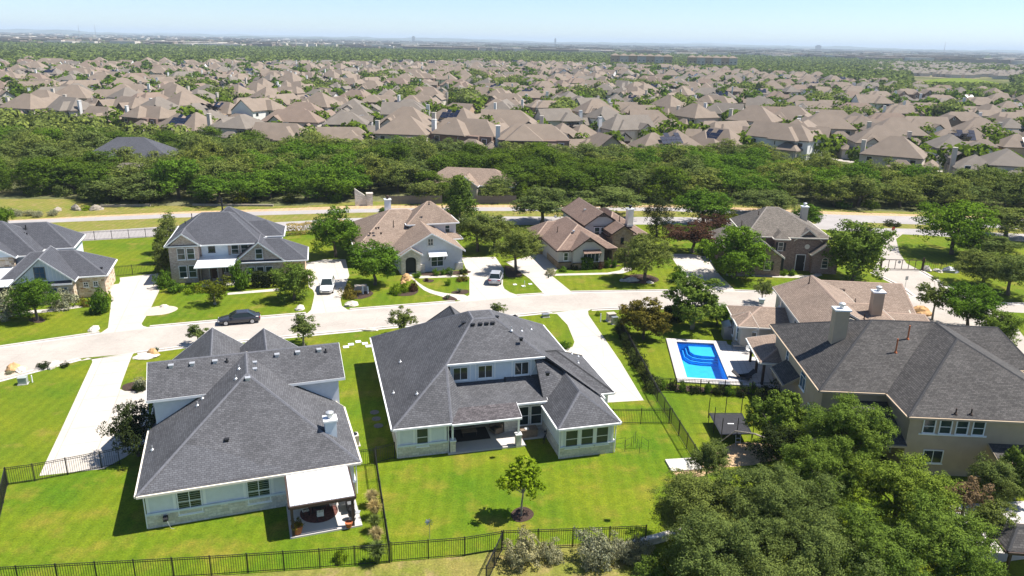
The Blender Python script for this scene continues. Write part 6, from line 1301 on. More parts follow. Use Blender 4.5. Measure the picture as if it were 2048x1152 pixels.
for i, (p_, s, mm, lb) in enumerate([
 ((-48.65,83.96), (.9, .5, .45), 'rock', 'pale boulder pair on the lawn corner by the limestone house drive'), ((-48.82,83.63), (.5, .4, .35), 'rock', 'smaller pale boulder beside the lawn corner pair'), ((-50.9,72.2), (1.0, .6, .7), 'rock_orange', 'orange boulder in the left gravel bed'), ((-50.13,72.11), (.9, .5, .35), 'rock', 'flat pale boulder in the left gravel bed'),
 ((-47.32,73.27), (1.2, .35, .55), 'rock', 'long curved white rock between two dark shrubs'), ((-39.07,76.21), (1.5, .9, .3), 'rock', 'big flat white rock by the left drive'), ((-38.76,77.06), (.9, .6, .6), 'rock_orange', 'orange and white boulder beside the flat white rock'),
 ((-26.97,92.52), (.9, .55, .55), 'rock', 'white boulder on the lawn left of the white car drive'), ((-20.83,94.27), (1.0, .6, .6), 'rock', 'white boulder on the lawn tip right of the white car drive'), ((-16.7,85.43), (1.0, .4, .35), 'rock', 'long pale rock at the kerb opposite the parked dark car'),
 ((-15.21,105.86), (.9, .7, .9), 'rock_orange', 'golden boulder beside the arched porch'), ((-15.48,104.16), (.5, .4, .5), 'rock_orange', 'small golden boulder in front of the larger one'), ((17.37,107.58), (1.2, .6, .6), 'rock', 'pale boulder in the mulch bed under the live oak'), ((16.04,107.49), (.5, .4, .35), 'rock', 'small rock at the left end of the oak bed'), ((20.01,106.78), (.6, .4, .35), 'rock', 'small rock at the right end of the oak bed'),
 ((-44.2,92.25), (.6, .4, .35), 'rock', 'small white rock on the round gravel bed'), ((64.93,116.37), (1.0, .6, .8), 'rock', 'grey boulder next to the road gate post'), ((66.59,115.94), (.9, .5, .45), 'rock', 'flat boulder between the two big ones by the road gate'), ((68.31,115.78), (1.3, .7, .8), 'metal_grey', 'dark humped boulder right of the road gate rocks'),
 ((53.41,95.42), (1.6, 1.0, 1.1), 'rock_orange', 'red-brown boulder by the road behind the brown roof'), ((-88.44,146.26), (1.3, .6, .7), 'bark_pale', 'low entrance stone at the upper left'), ((-85.51,147.47), (1.3, .6, 1.1), 'bark_pale', 'square entrance stone left of the bright shrub'), ((-81.7,147.84), (1.4, .6, 1.0), 'bark_pale', 'entrance stone right of the bright shrub'),
 ((-25.23,149.48), (2.4, 1.2, .5), 'rock', 'low stone ring on the boulevard median')]): rock(lb, p_, s, mm, i + 3)
# signs
x, y = (68.34,135.42); t = thing('stop_sign', 'red octagonal stop sign seen from behind the road gate', 'sign', (x, y, 0), rad(200)); MB().tube((0, 0, 0), (0, 0, 2.3), .035).build('post', M['galv'], t)
mb = MB(); ok = [(.38 * math.cos(rad(22.5 + 45 * i)), .38 * math.sin(rad(22.5 + 45 * i))) for i in range(8)]; mb.add([(a, -.05, 2.25 + b) for a, b in ok] + [(a, -.03, 2.25 + b) for a, b in ok], [tuple(range(8)), tuple(range(15, 7, -1))] + [(i, 8 + i, 8 + (i + 1) % 8, (i + 1) % 8) for i in range(8)]); mb.build('sign_plate', M['sign_red'], t)
x, y = (55.75,104.42); t = thing('street_sign', 'thin grey street sign post on the grass tip by the road', 'sign', (x, y, 0), rad(10)); MB().tube((0, 0, 0), (0, 0, 2.4), .035).build('post', M['galv'], t); MB().box(-.22, -.05, 1.95, .22, -.03, 2.5).build('sign_plate', M['metal_grey'], t)
# entrance pillars beyond the boulevard
x, y = (-31.45,157.16); t = thing('entrance_wall', 'curved stone entrance wall with a pillar beyond the boulevard', 'wall', (x, y, 0), rad(15))
MB().box(1.0, -.6, 0, 2.2, .6, 2.4).build('pillar', M['stone_white'], t); MB().box(.9, -.7, 2.4, 2.3, .7, 2.6).build('pillar_cap', M['rock'], t)
MB().add([(-1.4, -.3, 0), (1.0, -.3, 0), (1.0, .3, 0), (-1.4, .3, 0), (-1.4, -.3, 3.6), (1.0, -.3, 1.9), (1.0, .3, 1.9), (-1.4, .3, 3.6)], [(3, 2, 1, 0), (4, 5, 6, 7), (0, 1, 5, 4), (1, 2, 6, 5), (2, 3, 7, 6), (3, 0, 4, 7)]).build('wing', M['stone_white'], t)
tag(MB().prism([(0, 0), (9, 2.0), (9, 2.4), (0, .4)], 0, .45).build('stone_wall', M['bark_pale'], None, loc=(-82.21,150.17,0)), 'low dry stone wall at the edge of the woods, upper left', 'wall'); tag(MB().prism([(0, 0), (16, 1.0), (16, 1.5), (0, .5)], 0, .4).build('stone_wall', M['bark_pale'], None, loc=(-65.09,153.33,0)), 'low pale stone wall before the woods above the slate roof', 'wall')
tag(MB().prism([(0, 0), (2.6, .4), (2.4, 2.2), (-.2, 1.8)], 0, .16).build('retaining_wall', M['stone_white'], None, loc=(13.22,54.93,0)), 'low pale stone retaining wall end beside the canopy', 'wall')
tag(MB().prism([(0, 0), (5.5, 2.4), (5.3, 2.8), (-.2, .4)], 0, .5).build('retaining_wall', M['stone_white'], None, loc=(7.69,44.34,0)), 'pale stone edging behind the silvery bushes', 'wall')
sheet('patio', [(33.7,51.05),(41.96,52.01),(38.15,45.19),(31.91,43.93),(30.99,46.64)], 0.03, G_PATIO)
t = thing('garden_pavilion', 'small roofed shelter at the lower right corner', 'pavilion', (34.67,43.76,0), rad(-5)); roof(t, hip(-2.2, -1.6, 2.2, 1.6, 2.3, -1, 0, 1, 0, 3.1), 'roof_char', 'dark_wood', 'cap_char')
for x in (-1.8, 1.8):
    for y in (-1.3, 1.3): MB().box(x - .08, y - .08, 0, x + .08, y + .08, 2.3).build('post', M['dark_wood'], t)
# ---------------------------------------------------------------- cars
def car(label, loc, rz, paint, L=4.9, Wd=1.85, suv=False, group=None, scale=None):
    t = thing('car', label, 'car', loc, rz, group); h = 1.0 if suv else .92; top = 1.70 if suv else 1.43
    # body loft: stations along x (front = +x)
    st = [(-L / 2, .74, .42, .80), (-L / 2 + .12, .86, .24, h - .02), (-L / 2 + .9, .92, .2, h + .02), (-.3, .93, .19, h), (L / 2 - 1.45, .92, .2, h - .03), (L / 2 - .75, .90, .2, h - .14), (L / 2 - .15, .82, .24, h - .27), (L / 2, .62, .4, h - .42)]
    mb = MB(); sec = []
    for x, w, zb, zt in st:
        hw = w * Wd / 1.86; zm = zb + (zt - zb) * .55
        sec.append([(x, -hw * .82, zb), (x, -hw * .98, zb + .12), (x, -hw, zm), (x, -hw * .95, zt - .06), (x, -hw * .82, zt), (x, 0, zt + .03), (x, hw * .82, zt), (x, hw * .95, zt - .06), (x, hw, zm), (x, hw * .98, zb + .12), (x, hw * .82, zb)])
    n_ = 11; vs = [p for s in sec for p in s]; fs = [(j * n_ + i, j * n_ + (i + 1) % n_, (j + 1) * n_ + (i + 1) % n_, (j + 1) * n_ + i) for j in range(len(sec) - 1) for i in range(n_)]
    fs += [tuple(range(n_))[::-1], tuple(range((len(sec) - 1) * n_, len(sec) * n_))]; fs = [f[::-1] for f in fs]; mb.add(vs, fs); mb.build('body', paint, t, smooth=True)
    # greenhouse
    b0, b1 = -L / 2 + (.22 if suv else .55), L / 2 - 1.35; r0, r1 = -L / 2 + (.55 if suv else 1.35), L / 2 - 2.15; wb, wt = .84 * Wd / 1.86, .64 * Wd / 1.86; zb = h - .02
    V = [(b0, -wb, zb), (b1, -wb, zb), (b1, wb, zb), (b0, wb, zb), (r0, -wt, top - .05), (r1, -wt, top - .05), (r1, wt, top - .05), (r0, wt, top - .05)]
    MB().add(V, [(0, 1, 5, 4), (1, 2, 6, 5), (2, 3, 7, 6), (3, 0, 4, 7)]).build('window_glass', M['glass'], t)
    mb = MB(); e = .04; mb.add([(r0 - e, -wt - e, top - .06), (r1 + e, -wt - e, top - .06), (r1 + e, wt + e, top - .06), (r0 - e, wt + e, top - .06), (r0 + .12, -wt + .08, top), (r1 - .12, -wt + .08, top), (r1 - .12, wt - .08, top), (r0 + .12, wt - .08, top)], [(4, 5, 6, 7), (0, 1, 5, 4), (1, 2, 6, 5), (2, 3, 7, 6), (3, 0, 4, 7), (3, 2, 1, 0)]); mb.build('car_roof', paint, t, smooth=False)
    for s in (-1, 1):
        for (xa, xb) in ((b1, r1), (b0, r0), ((b0 + b1) / 2 + .05, (r0 + r1) / 2 + .05)):
            MB().tube((xa, s * (wb + .005), zb), (xb, s * (wt + .008), top - .05), .035, n=5).build('pillar', paint, t)
        MB().box(b1 - .45, s * (wb + .08) - .09, zb + .02, b1 - .3, s * (wb + .08) + .09, zb + .16).build('side_mirror', paint, t)
        MB().box(-L / 2 - .0, s * .62 - .2, h - .28, -L / 2 + .12, s * .62 + .2, h - .12).build('tail_light', M['sign_red'], t); MB().box(L / 2 - .28, s * .6 - .2, h - .42, L / 2 - .06, s * .6 + .2, h - .3).build('headlight', M['galv'], t)
        for x in (-L / 2 + .95, L / 2 - .95):
            y0 = s * (Wd / 2 - .2); y1 = s * (Wd / 2 + .005); R = .36 if suv else .33
            w_ = MB().tube((x, y0, R), (x, y1, R), R, n=18).build('wheel', M['rubber'], t); MB().tube((x, y1 - s * .01, R), (x, y1 + s * .012, R), R * .66, n=14).build('rim', M['galv'], w_)
    MB().box(L / 2 - .06, -.5, .38, L / 2 + .01, .5, .55).build('grille', M['black'], t); MB().box(-L / 2 - .02, -.26, .55, -L / 2 + .05, .26, .68).build('number_plate', M['white'], t)
    if scale: t.scale = scale
    return t
def paint_mat(name, c, rough=.25):
    m, n, l, p, o = new_mat(name); p.inputs['Base Color'].default_value = rgb(c); p.inputs['Roughness'].default_value = rough; p.inputs['Coat Weight'].default_value = .5; p.inputs['Coat Roughness'].default_value = .05; return m
PT = {'dark': paint_mat('charcoal car paint', (.035, .037, .045)), 'white': paint_mat('white car paint', (.75, .75, .74)), 'silver': paint_mat('silver car paint', (.36, .37, .40)), 'red': paint_mat('red car paint', (.35, .02, .02)), 'blue': paint_mat('blue car paint', (.03, .06, .15))}
x, y = (-32.87,87.23); car('dark grey sedan parked at the kerb before the pinkish brick house', (x, y, .02), rad(198), PT['dark'])
x, y = (-25.34,100.51); car('white car parked nose out on the drive beside the pinkish brick house', (x, y, .024), rad(-82), PT['white'], 4.6, 1.85, True)
x, y = (-2.33,106.0); car('silver hatchback car parked tail out beside the white brick house', (x, y, .024), rad(85), PT['silver'], 4.4, 1.82, True)

# ---------------------------------------------------------------- the subdivision beyond the woods
FRONT = [(-241.5,258.74),(-222.46,281.81),(-194.45,294.57),(-153.55,271.55),(-117.28,249.32),(-84.95,234.99),(-64.81,233.5),(-34.62,233.51),(-12.82,222.17),(7.3,221.03),(29.87,229.99),(46.73,240.78),(64.93,239.0),(71.16,223.77),(80.33,209.08),(95.25,202.9),(103.75,193.57),(116.88,192.25),(126.0,189.19),(153.36,184.37),(176.26,183.03)]
FX = np.array([p[0] for p in FRONT]); FY = np.array([p[1] for p in FRONT]); oi_ = np.argsort(FX); FX = FX[oi_]; FY = FY[oi_]
def front_y(x): return float(np.interp(x, FX, FY))
def cam_px(x, y, z=0.0):
    v = Vector((x, y, z)) - CAM; w = v.dot(fwd)
    return 1024 + 1540 * v.dot(rt) / w, 576 - 1540 * v.dot(up) / w
M['f_taupe'] = plain('taupe roof', (0.20, 0.158, 0.122), 0.9, 0.1, .4); M['f_grey'] = plain('grey brown roof', (0.165, 0.142, 0.118), 0.9, 0.1, .4); M['f_rose'] = plain('rosy brown roof', (0.195, 0.145, 0.112), 0.9, 0.1, .4)
M['f_wall'] = plain('far pale wall', (0.52, 0.47, 0.40), 0.9, 0.08, .3); M['f_white'] = plain('far white wall', (0.68, 0.67, 0.64), 0.9, 0.05, .3); M['f_tan'] = plain('far tan brick', (0.46, 0.33, 0.22), 0.9, 0.1, .5); M['f_dark'] = plain('far brown brick', (0.2, 0.14, 0.11), 0.9, 0.1, .5)
def far_geo(v):
    "a house of the subdivision as a list of (part name, MB, material)"
    rg = random.Random(100 + v); out = []
    rm = ['f_taupe', 'f_taupe', 'f_grey', 'f_taupe', 'f_rose', 'f_taupe', 'f_grey', 'f_taupe', 'f_taupe', 'f_grey', 'f_taupe', 'f_rose'][v % 12]; wm = ['f_wall', 'f_tan', 'f_white', 'f_dark', 'f_wall', 'f_white', 'f_wall', 'f_tan', 'f_white', 'f_wall', 'f_tan', 'f_wall'][v % 12]
    W_, D_ = rg.uniform(15, 19), rg.uniform(11, 14); two = v % 3 != 1; ze = 5.2 if two else 2.9; sl = rg.uniform(.64, .8)
    def R(x0, y0, x1, y1, z0, gab=False):
        w, d = x1 - x0, y1 - y0; mb = MB()
        if gab: f = hip(x0, y0, x1, y1, z0, (x0 + x1) / 2, y0, (x0 + x1) / 2, y1, z0 + w / 2 * sl)
        elif w >= d: f = hip(x0, y0, x1, y1, z0, x0 + d / 2, (y0 + y1) / 2, max(x1 - d / 2, x0 + d / 2 + .02), (y0 + y1) / 2, z0 + d / 2 * sl)
        else: f = hip(x0, y0, x1, y1, z0, (x0 + x1) / 2, y0 + w / 2, (x0 + x1) / 2, y1 - w / 2, z0 + w / 2 * sl)
        for q in f: mb.poly(q); mb.poly([(a, b, c - .2) for a, b, c in q][::-1])
        out.append(('roof', mb, rm)); return mb
    x0, y0 = -W_ / 2, -D_ / 2
    if v % 4 == 1:      # ridge gabled at one end with a crossing lower hip
        mb = MB()
        for q in hip(x0, y0 + 1, -x0, -y0 - 1, ze, x0 + D_ * .4, 0, -x0, 0, ze + (D_ / 2 - 1) * sl): mb.poly(q); mb.poly([(a, b, c - .2) for a, b, c in q][::-1])
        out.append(('roof', mb, rm)); P = [(y0 + 1.4, ze), (-y0 - 1.4, ze), (0, ze + (D_ / 2 - 1.3) * sl)]; out.append(('gable_wall', MB().add([(-x0 - .35, a, z) for a, z in P], [(0, 1, 2)]), wm)); R(x0 + W_ * .15, y0, x0 + W_ * .6, -y0 + 1.5, ze - .02)
    elif v % 4 == 2:    # two hips side by side, one taller
        R(x0, y0, x0 + W_ * .62, -y0, ze); R(x0 + W_ * .42, y0 + 1.5, -x0, -y0 - 1.0, ze - (1.6 if two else 0))
    elif v % 4 == 3: R(x0, y0 + .5, -x0, -y0 - 2.5, ze); R(x0 + W_ * .38, y0 + 3, -x0 - W_ * .1, -y0 + .6, ze + .02)
    else: R(x0, y0, -x0, -y0, ze); R(x0 + 1.5, y0 - .6, x0 + W_ * .5, 1, ze + .03)
    out.append(('wall', MB().box(x0 + .4, y0 + .9, 0, -x0 - .4, -y0 - 1.4, ze - (1.7 if two and v % 4 == 2 else .02)), wm)); out.append(('wall', MB().box(x0 + W_ * .2, y0 + .41, 0, x0 + W_ * .5, -y0 - .4, ze - .05), wm))
    gx = rg.choice((-1, 1)); gw = rg.uniform(5.0, 6.8); ga = gx * (W_ / 2 - gw / 2); zl = 2.9 if rg.random() < .7 else ze
    R(ga - gw / 2, y0 - 2.6, ga + gw / 2, y0 + 4.5, zl + .02, True)
    mb = MB().box(ga - gw / 2 + .35, y0 - 2.2, 0, ga + gw / 2 - .35, y0 + .39, zl); P = [(ga - gw / 2 + .35, zl), (ga + gw / 2 - .35, zl), (ga, zl + (gw / 2 - .35) * sl - .1)]
    mb.add([(a, y0 - 2.2, z) for a, z in P] + [(a, y0 - 2.05, z) for a, z in P], [(0, 1, 2), (5, 4, 3)]); out.append(('front_gable', mb, wm))
    out.append(('garage_door', MB().box(ga - 2.1, y0 - 2.26, .05, ga + 2.1, y0 - 2.2, 2.2), 'dark_wood' if v % 2 else 'white'))
    if two:
        g2 = -gx * W_ * .22; R(g2 - 2.4, y0 - .9, g2 + 2.4, y0 + 4, ze + .02, True); P = [(g2 - 2.1, ze - .1), (g2 + 2.1, ze - .1), (g2, ze + 2.1 * sl - .1)]
        mb = MB().box(g2 - 2.1, y0 - .55, 0, g2 + 2.1, y0 + .39, ze - .1); mb.add([(a, y0 - .55, z) for a, z in P] + [(a, y0 - .4, z) for a, z in P], [(0, 1, 2), (5, 4, 3)]); out.append(('front_gable', mb, wm))
        R(-x0 - .5 if gx < 0 else x0 - 3.2, y0 + 2, (-x0 + 3.2) if gx < 0 else x0 + .5, -y0 - 1.5, 2.9); out.append(('wall', MB().box(-x0 - .41 if gx < 0 else x0 - 2.8, y0 + 2.4, 0, (-x0 + 2.8) if gx < 0 else x0 + .41, -y0 - 1.9, 2.9), wm))
    R(x0 + 1.5, -y0 - 2, x0 + 8.5, -y0 + 3.0, 2.75); out.append(('porch_post', MB().box(x0 + 1.7, -y0 + 2.5, 0, x0 + 2.0, -y0 + 2.8, 2.7).box(x0 + 8, -y0 + 2.5, 0, x0 + 8.3, -y0 + 2.8, 2.7), 'f_wall'))
    def win(x, y, z, w, h, s):
        mb = MB(); t = .05 * s
        mb.box(x - w / 2, min(y, y + t), z, x + w / 2, max(y, y + t), z + h, 0); out.append(('window', mb, 'white'))
        out.append(('pane', MB().box(x - w / 2 + .12, min(y + t, y + t * 1.6), z + .12, x + w / 2 - .12, max(y + t, y + t * 1.6), z + h - .12), 'glass'))
    for k in range(3 if two else 2):
        xx = x0 + 2.5 + k * (W_ - 5) / 2
        if two: win(xx, -y0 - .4 if x0 + W_ * .2 < xx < x0 + W_ * .5 else -y0 - 1.4, 3.3, 1.5, 1.3, 1)
        if k: win(xx, -y0 - .4 if x0 + W_ * .2 < xx < x0 + W_ * .5 else -y0 - 1.4, .9, 1.6, 1.4, 1)
    win(ga, y0 - 2.2, zl + .6, .8, .9, -1)
    if two: win(-gx * W_ * .22, y0 - .55, 3.4, 1.3, 1.3, -1); win(-gx * W_ * .22, y0 - .55, .8, 1.6, 1.6, -1)
    if v % 3 == 0:
        cx = x0 * rg.choice((-.98, .98)); cy = rg.uniform(-1, 4); out.append(('chimney', MB().box(cx - .55, cy - .45, 0, cx + .55, cy + .45, ze + 3.1).box(cx - .62, cy - .52, ze + 3.1, cx + .62, cy + .52, ze + 3.25), 'f_white' if v % 2 else wm))
    if v in (2, 7, 10):      # solar panels on the back (camera facing) or side slope
        for i in range(4):
            for j in range(3 - (i % 2)):
                x = -3.2 + i * 1.62; y = -y0 - 1.4 - j * 1.12; z = ze + (-y0 - y) * sl; y2 = y - 1.02; z2 = ze + (-y0 - y2) * sl
                out.append(('solar_panel', MB().add([(x, y, z + .05), (x, y2, z2 + .05), (x + 1.55, y2, z2 + .05), (x + 1.55, y, z + .05), (x, y, z + .12), (x, y2, z2 + .12), (x + 1.55, y2, z2 + .12), (x + 1.55, y, z + .12)], [(4, 7, 6, 5), (0, 4, 5, 1), (1, 5, 6, 2), (2, 6, 7, 3), (3, 7, 4, 0)]), 'solar'))
    return out, two, W_, D_
NV = 16
FULL, LITE, FINFO = [], [], []
for v in range(NV):
    geo, two, w, d = far_geo(v)
    FULL.append([(nm, mb.mesh(nm, M[m]), nm == 'pane') for nm, mb, m in geo])
    names = sorted(set(m for _, _, m in geo)); lm = MB()
    for nm, mb, m in geo:
        if nm in ('porch_post',): continue
        k = len(lm.v); lm.v += mb.v; lm.f += [tuple(i + k for i in f) for f in mb.f]; lm.m += [names.index(m)] * len(mb.f)
    LITE.append((lm.mesh('house', [M[m] for m in names]), lm, names))
    FINFO.append((two, w, d))
VDESC = ['taupe', 'tan brick', 'white walled', 'dark brick', 'rosy roofed', 'white', 'grey roofed', 'tan brick', 'white walled', 'grey roofed', 'tan brick', 'rosy roofed', 'taupe', 'tan brick', 'white walled', 'dark brick']
SOL = (2, 7, 10)
# far limit of the built-up area by direction
def far_limit(px): return float(np.interp(px, [0, 400, 700, 1000, 1250, 1450, 1650, 1800, 2048], [940, 960, 1000, 1150, 1120, 1050, 900, 720, 640]))
def green_gap(px, py): return 1815 < px < 2030 and 150 < py < 184
rows = []; off = 9.0; r_ = 0
hr = random.Random(21)
while off < 1050:
    row = []; x = -700.0 - hr.uniform(0, 15)
    while x < 760:
        y = front_y(x * (1 - min(off, 600) / 1600)) * .55 + .45 * front_y(x) + off + 9 * math.sin(x / 75 + r_ * .35) * min(1, off / 60) + hr.uniform(-2.5, 2.5)
        sp = hr.uniform(17.5, 20.5) if off < 420 else hr.uniform(18.5, 23)
        x += sp
        px, py = cam_px(x, y)
        if px < -60 or px > 2110 or math.hypot(x, y) > far_limit(px): continue
        if hr.random() < (.05 if off < 100 else .13): continue
        if green_gap(px, py): continue       # golf green
        slope = (front_y(x + 10) - front_y(x - 10)) / 20
        row.append((x, y, slope, px))
    rows.append((r_, off, row)); off += 27 if r_ % 2 == 0 else 33; r_ += 1
allh = [(math.hypot(x, y), ri, i, x, y, s, px) for ri, of, row in rows for i, (x, y, s, px) in enumerate(row)]
allh.sort(); keep = {(h[1], h[2]): k for k, h in enumerate(allh[:300])}
merged = {}
tree_spots = []
for ri, of, row in rows:
    vis = [i for i, h in enumerate(row) if 0 <= h[3] <= 2048]; rank = {i: k for k, i in enumerate(vis)}
    for i, (x, y, s, px) in enumerate(row):
        v = hr.randrange(NV); rz = math.atan(s) + (math.pi if ri % 2 == 0 else 0) + hr.uniform(-.14, .14) + hr.choice((0, 0, 0, math.pi / 2))
        sc = hr.uniform(.92, 1.06) * (1.1 if of < 100 else 1.0)
        tree_spots.append((x + hr.uniform(7, 10), y + hr.uniform(-8, 8))); tree_spots.append((x + hr.uniform(-6, 6), y + (12 if ri % 2 == 0 else -12) + hr.uniform(-2, 2)))
        k = keep.get((ri, i))
        if k is not None:
            desc = ('two-storey ' if FINFO[v][0] else 'single-storey ') + VDESC[v] + ' house' + (' with solar panels' if v in SOL else '')
            if i in rank: lb = '%s, %s from left, %s row behind the woods' % (desc, ordinal(rank[i]), ordinal(ri))
            else: lb = '%s at %s frame edge, %s row behind the woods' % (desc, 'left' if px < 0 else 'right', ordinal(ri))
            if k < 110:
                t = thing('subdivision_house', lb, 'house', (x, y, 0), rz, 'houses of the subdivision behind the woods'); t.scale = (sc, sc, sc); last = None
                for nm, me, sub in FULL[v]:
                    o = bpy.data.objects.new(nm, me); link(o, last if sub else t)
                    if nm == 'window': last = o
            else: tag(inst('subdivision_house', LITE[v][0], None, (x, y, 0), rz, (sc, sc, sc)), lb, 'house', 'houses of the subdivision behind the woods')
        else: merged.setdefault(v, []).append((x, y, rz, sc))
big = MB(); bn = sorted(set(n_ for l_ in LITE for n_ in l_[2])); BV, BF, BM = [], [], []; kk = 0
for v, lst in merged.items():
    lm, names = LITE[v][1], LITE[v][2]; V = np.array(lm.v); mm = [bn.index(names[q]) for q in lm.m]
    for x, y, rz, sc in lst:
        c, s = math.cos(rz) * sc, math.sin(rz) * sc; Q = np.stack([V[:, 0] * c - V[:, 1] * s + x, V[:, 0] * s + V[:, 1] * c + y, V[:, 2] * sc], 1)
        BV.append(Q); BF += [tuple(i + kk for i in f) for f in lm.f]; BM += mm; kk += len(V)
if BV:
    me = bpy.data.meshes.new('distant_houses'); me.from_pydata(np.concatenate(BV).tolist(), [], BF)
    for n_ in bn: me.materials.append(M[n_])
    me.polygons.foreach_set('material_index', BM); me.update(); o = link(bpy.data.objects.new('distant_houses', me)); tag(o, 'far rooftops of the subdivision too small to tell apart', None, None, 'stuff')
# streets and yards between the rows
for ri, of, row in rows:
    if len(row) < 2: continue
    if ri % 2 == 0 and of < 500:
        a = [(x, y + 13.5) for x, y, s, px in row]; b = [(x, y + 20) for x, y, s, px in row]; sheet('subdivision_street', a + b[::-1], .02, G_ROAD)
        mb = MB()
        for x, y, s, px in row: mb.poly([(x - 4, y + 7, .024), (x, y + 7, .024), (x, y + 13.6, .024), (x - 4, y + 13.6, .024)])
        o = mb.build('driveway', G_DRIVE); o['kind'] = 'structure'
    elif ri % 2 == 1 and of < 400:
        a = [(x, y - 12) for x, y, s, px in row]; b = [(x, y + 22) for x, y, s, px in row]; sheet('lawn', a + b[::-1], .006, G_LAWN)
for lb, xy, h in (('tall street lamp beside the cul-de-sac behind the woods', (-20.98,239.94), 8.5), ('street lamp among rooftops left of the cul-de-sac', (-53.88,267.88), 7.5), ('street lamp by the lawn right of the cul-de-sac', (-2.21,267.91), 7.5), ('tall lamp before the white two-storey house', (8.96,330.9), 9), ('street lamp with curved arm at the upper left', (-173.78,323.28), 8)):
    t = thing('street_lamp', lb, 'street lamp', (xy[0], xy[1], 0), random.uniform(-.5, .5)); MB().tube((0, 0, 0), (0, 0, h), .12, .07).build('pole', M['white'], t); mb = MB(); mb.path([(0, 0, h), (.6, 0, h + .5), (1.7, 0, h + .6)], .05); mb.build('arm', M['white'], t); MB().box(1.5, -.15, h + .52, 2.2, .15, h + .66).build('lamp_head', M['galv'], t)
sheet('subdivision_street', [(-25.88,243.82),(-14.25,246.75),(-11.27,234.7),(-9.96,222.56),(-18.36,219.49),(-25.54,230.54)], .03, G_DRIVE)
for i, (p_, k_, su, lb) in enumerate([((-20.75,244.59), 'white', True, 'white vehicle by the lamp at the cul-de-sac'), ((15.65,349.69), 'red', False, 'red car in a driveway before the white two-storey house'), ((48.62,180.21), 'white', True, 'white van beside the garage at the right of the woods'), ((137.02,327.41), 'white', False, 'white car parked among the right hand rooftops'), ((159.86,351.81), 'silver', False, 'silver car parked by street trees at the upper right'), ((162.28,269.4), 'white', True, 'white car in a driveway near the right edge rooftops'), ((62.85,270.04), 'white', False, 'white car in the driveway behind the woods')]):
    car(lb, (p_[0], p_[1], .05), random.uniform(0, 6.28), PT[k_], suv=su)
# homes inside the woods
for lb, xy, w, d, z, m_, rz in (('slate roofed house half hidden by the woods at the left', (-95.13,192.18), 20, 14, 4.5, 'roof_slate', .2), ('grey stone roof peeping out of the woods', (-85.71,171.51), 12, 9, 3.0, 'roof_grey', .3), ('long low brown roofed house hidden in the woods', (-9.79,173.64), 21, 10, 2.7, 'roof_brown', -.15)):
    t = thing('woodland_house', lb, 'house', (xy[0], xy[1], 0), rz); roof(t, hip(-w / 2, -d / 2, w / 2, d / 2, z, -w / 2 + d / 2, 0, w / 2 - d / 2, 0, z + d * .3), m_, 'white', None); wall(t, -w / 2 + .4, -d / 2 + .4, w / 2 - .4, d / 2 - .4, 0, z, 'wall_beige')
    roof(t, hip(-3, -d / 2 - 2, 3, 0, z + .05, 0, -d / 2 - 2, 0, 0, z + 2.1), m_, 'white', None, gutter=False); gable(t, 'f', -d / 2 - 1.6, -2.7, 2.7, z, 0, z + 1.85, 'wall_beige'); wall(t, -2.7, -d / 2 - 1.6, 2.7, -d / 2 + .39, 0, z, 'wall_beige')
# apartments
def apartment(label, xy, L, rz, h=17.0):
    t = thing('apartment_block', label, 'apartment block', (xy[0], xy[1], 0), rz); n_ = int(L / 11)
    for i in range(n_):
        x0 = -L / 2 + i * L / n_; x1 = x0 + L / n_; dy = -1.5 if i % 2 else 0
        MB().box(x0 + .02, dy, 0, x1 - .02, 14, h).build('wall', M['f_wall' if i % 2 else 'f_tan'], t); rf = MB()
        for q in hip(x0 - .6, dy - .8, x1 + .6, 15, h, (x0 + x1) / 2, 4, (x0 + x1) / 2, 10, h + 3): rf.poly(q)
        rf.build('roof', M['f_taupe'], t)
        for f in range(4):
            for s in (.25, .75):
                xx = x0 + (x1 - x0) * s; MB().box(xx - .9, dy - .06, f * 3.1 + 1, xx + .9, dy - .01, f * 3.1 + 2.4).build('window', M['inside'], t)
apartment('long four-storey apartment block far behind the rooftops', (176.5,1134.96), 86, -.05); apartment('shorter four-storey apartment block right of the long one', (270.77,1108.66), 66, -.06)
sheet('golf_green', smooth_line([(424.44,852.11),(516.0,974.04),(570.57,1011.83),(542.87,911.01),(492.11,799.18),(432.7,743.57),(403.6,741.5),(414.04,788.67),(393.27,771.91)], 2, True), .05, G_LAWN2)
# ---------------------------------------------------------------- woods between the boulevard and the subdivision
wx = np.array([p[0] for p in WOODS_EDGE]); wy = np.array([p[1] for p in WOODS_EDGE])
def woods_y(x): return float(np.interp(x, wx, wy))
spots = []; wr = random.Random(5); cell = {}
avoid = [(-95.13,192.18) + (9,), (-85.71,171.51) + (5,), (-10.03,173.94) + (7.5,), (-14.9,232.05) + (15,), (-24.52,163.69) + (7,)]
for _ in range(26000):
    x = wr.uniform(-190, 200); y0, y1 = woods_y(x) + 3.0, front_y(x) - 6
    if y1 < y0: continue
    y = wr.uniform(y0, y1); px, py = cam_px(x, y)
    if px < -40 or px > 2090: continue
    if any(math.hypot(x - a, y - b) < c for a, b, c in avoid): continue
    R = 5.7 if y > y0 + 8 else 5.2; g = (int(x // 6), int(y // 6)); ok = True
    for dx in (-1, 0, 1):
        for dy in (-1, 0, 1):
            for (a, b) in cell.get((g[0] + dx, g[1] + dy), ()):
                if (a - x) ** 2 + (b - y) ** 2 < R * R: ok = False
    if ok: cell.setdefault(g, []).append((x, y)); spots.append((x, y, px, y - y0))
def kind_at(x, y):
    q = math.sin(x / 17 + 1.3) + math.sin(y / 13 + x / 29) + wr.uniform(-1, 1)
    return 'wood_cedar' if q > .55 else 'wood_oak' if q > -.35 else 'wood_olive' if q > -1.1 else 'wood_green'
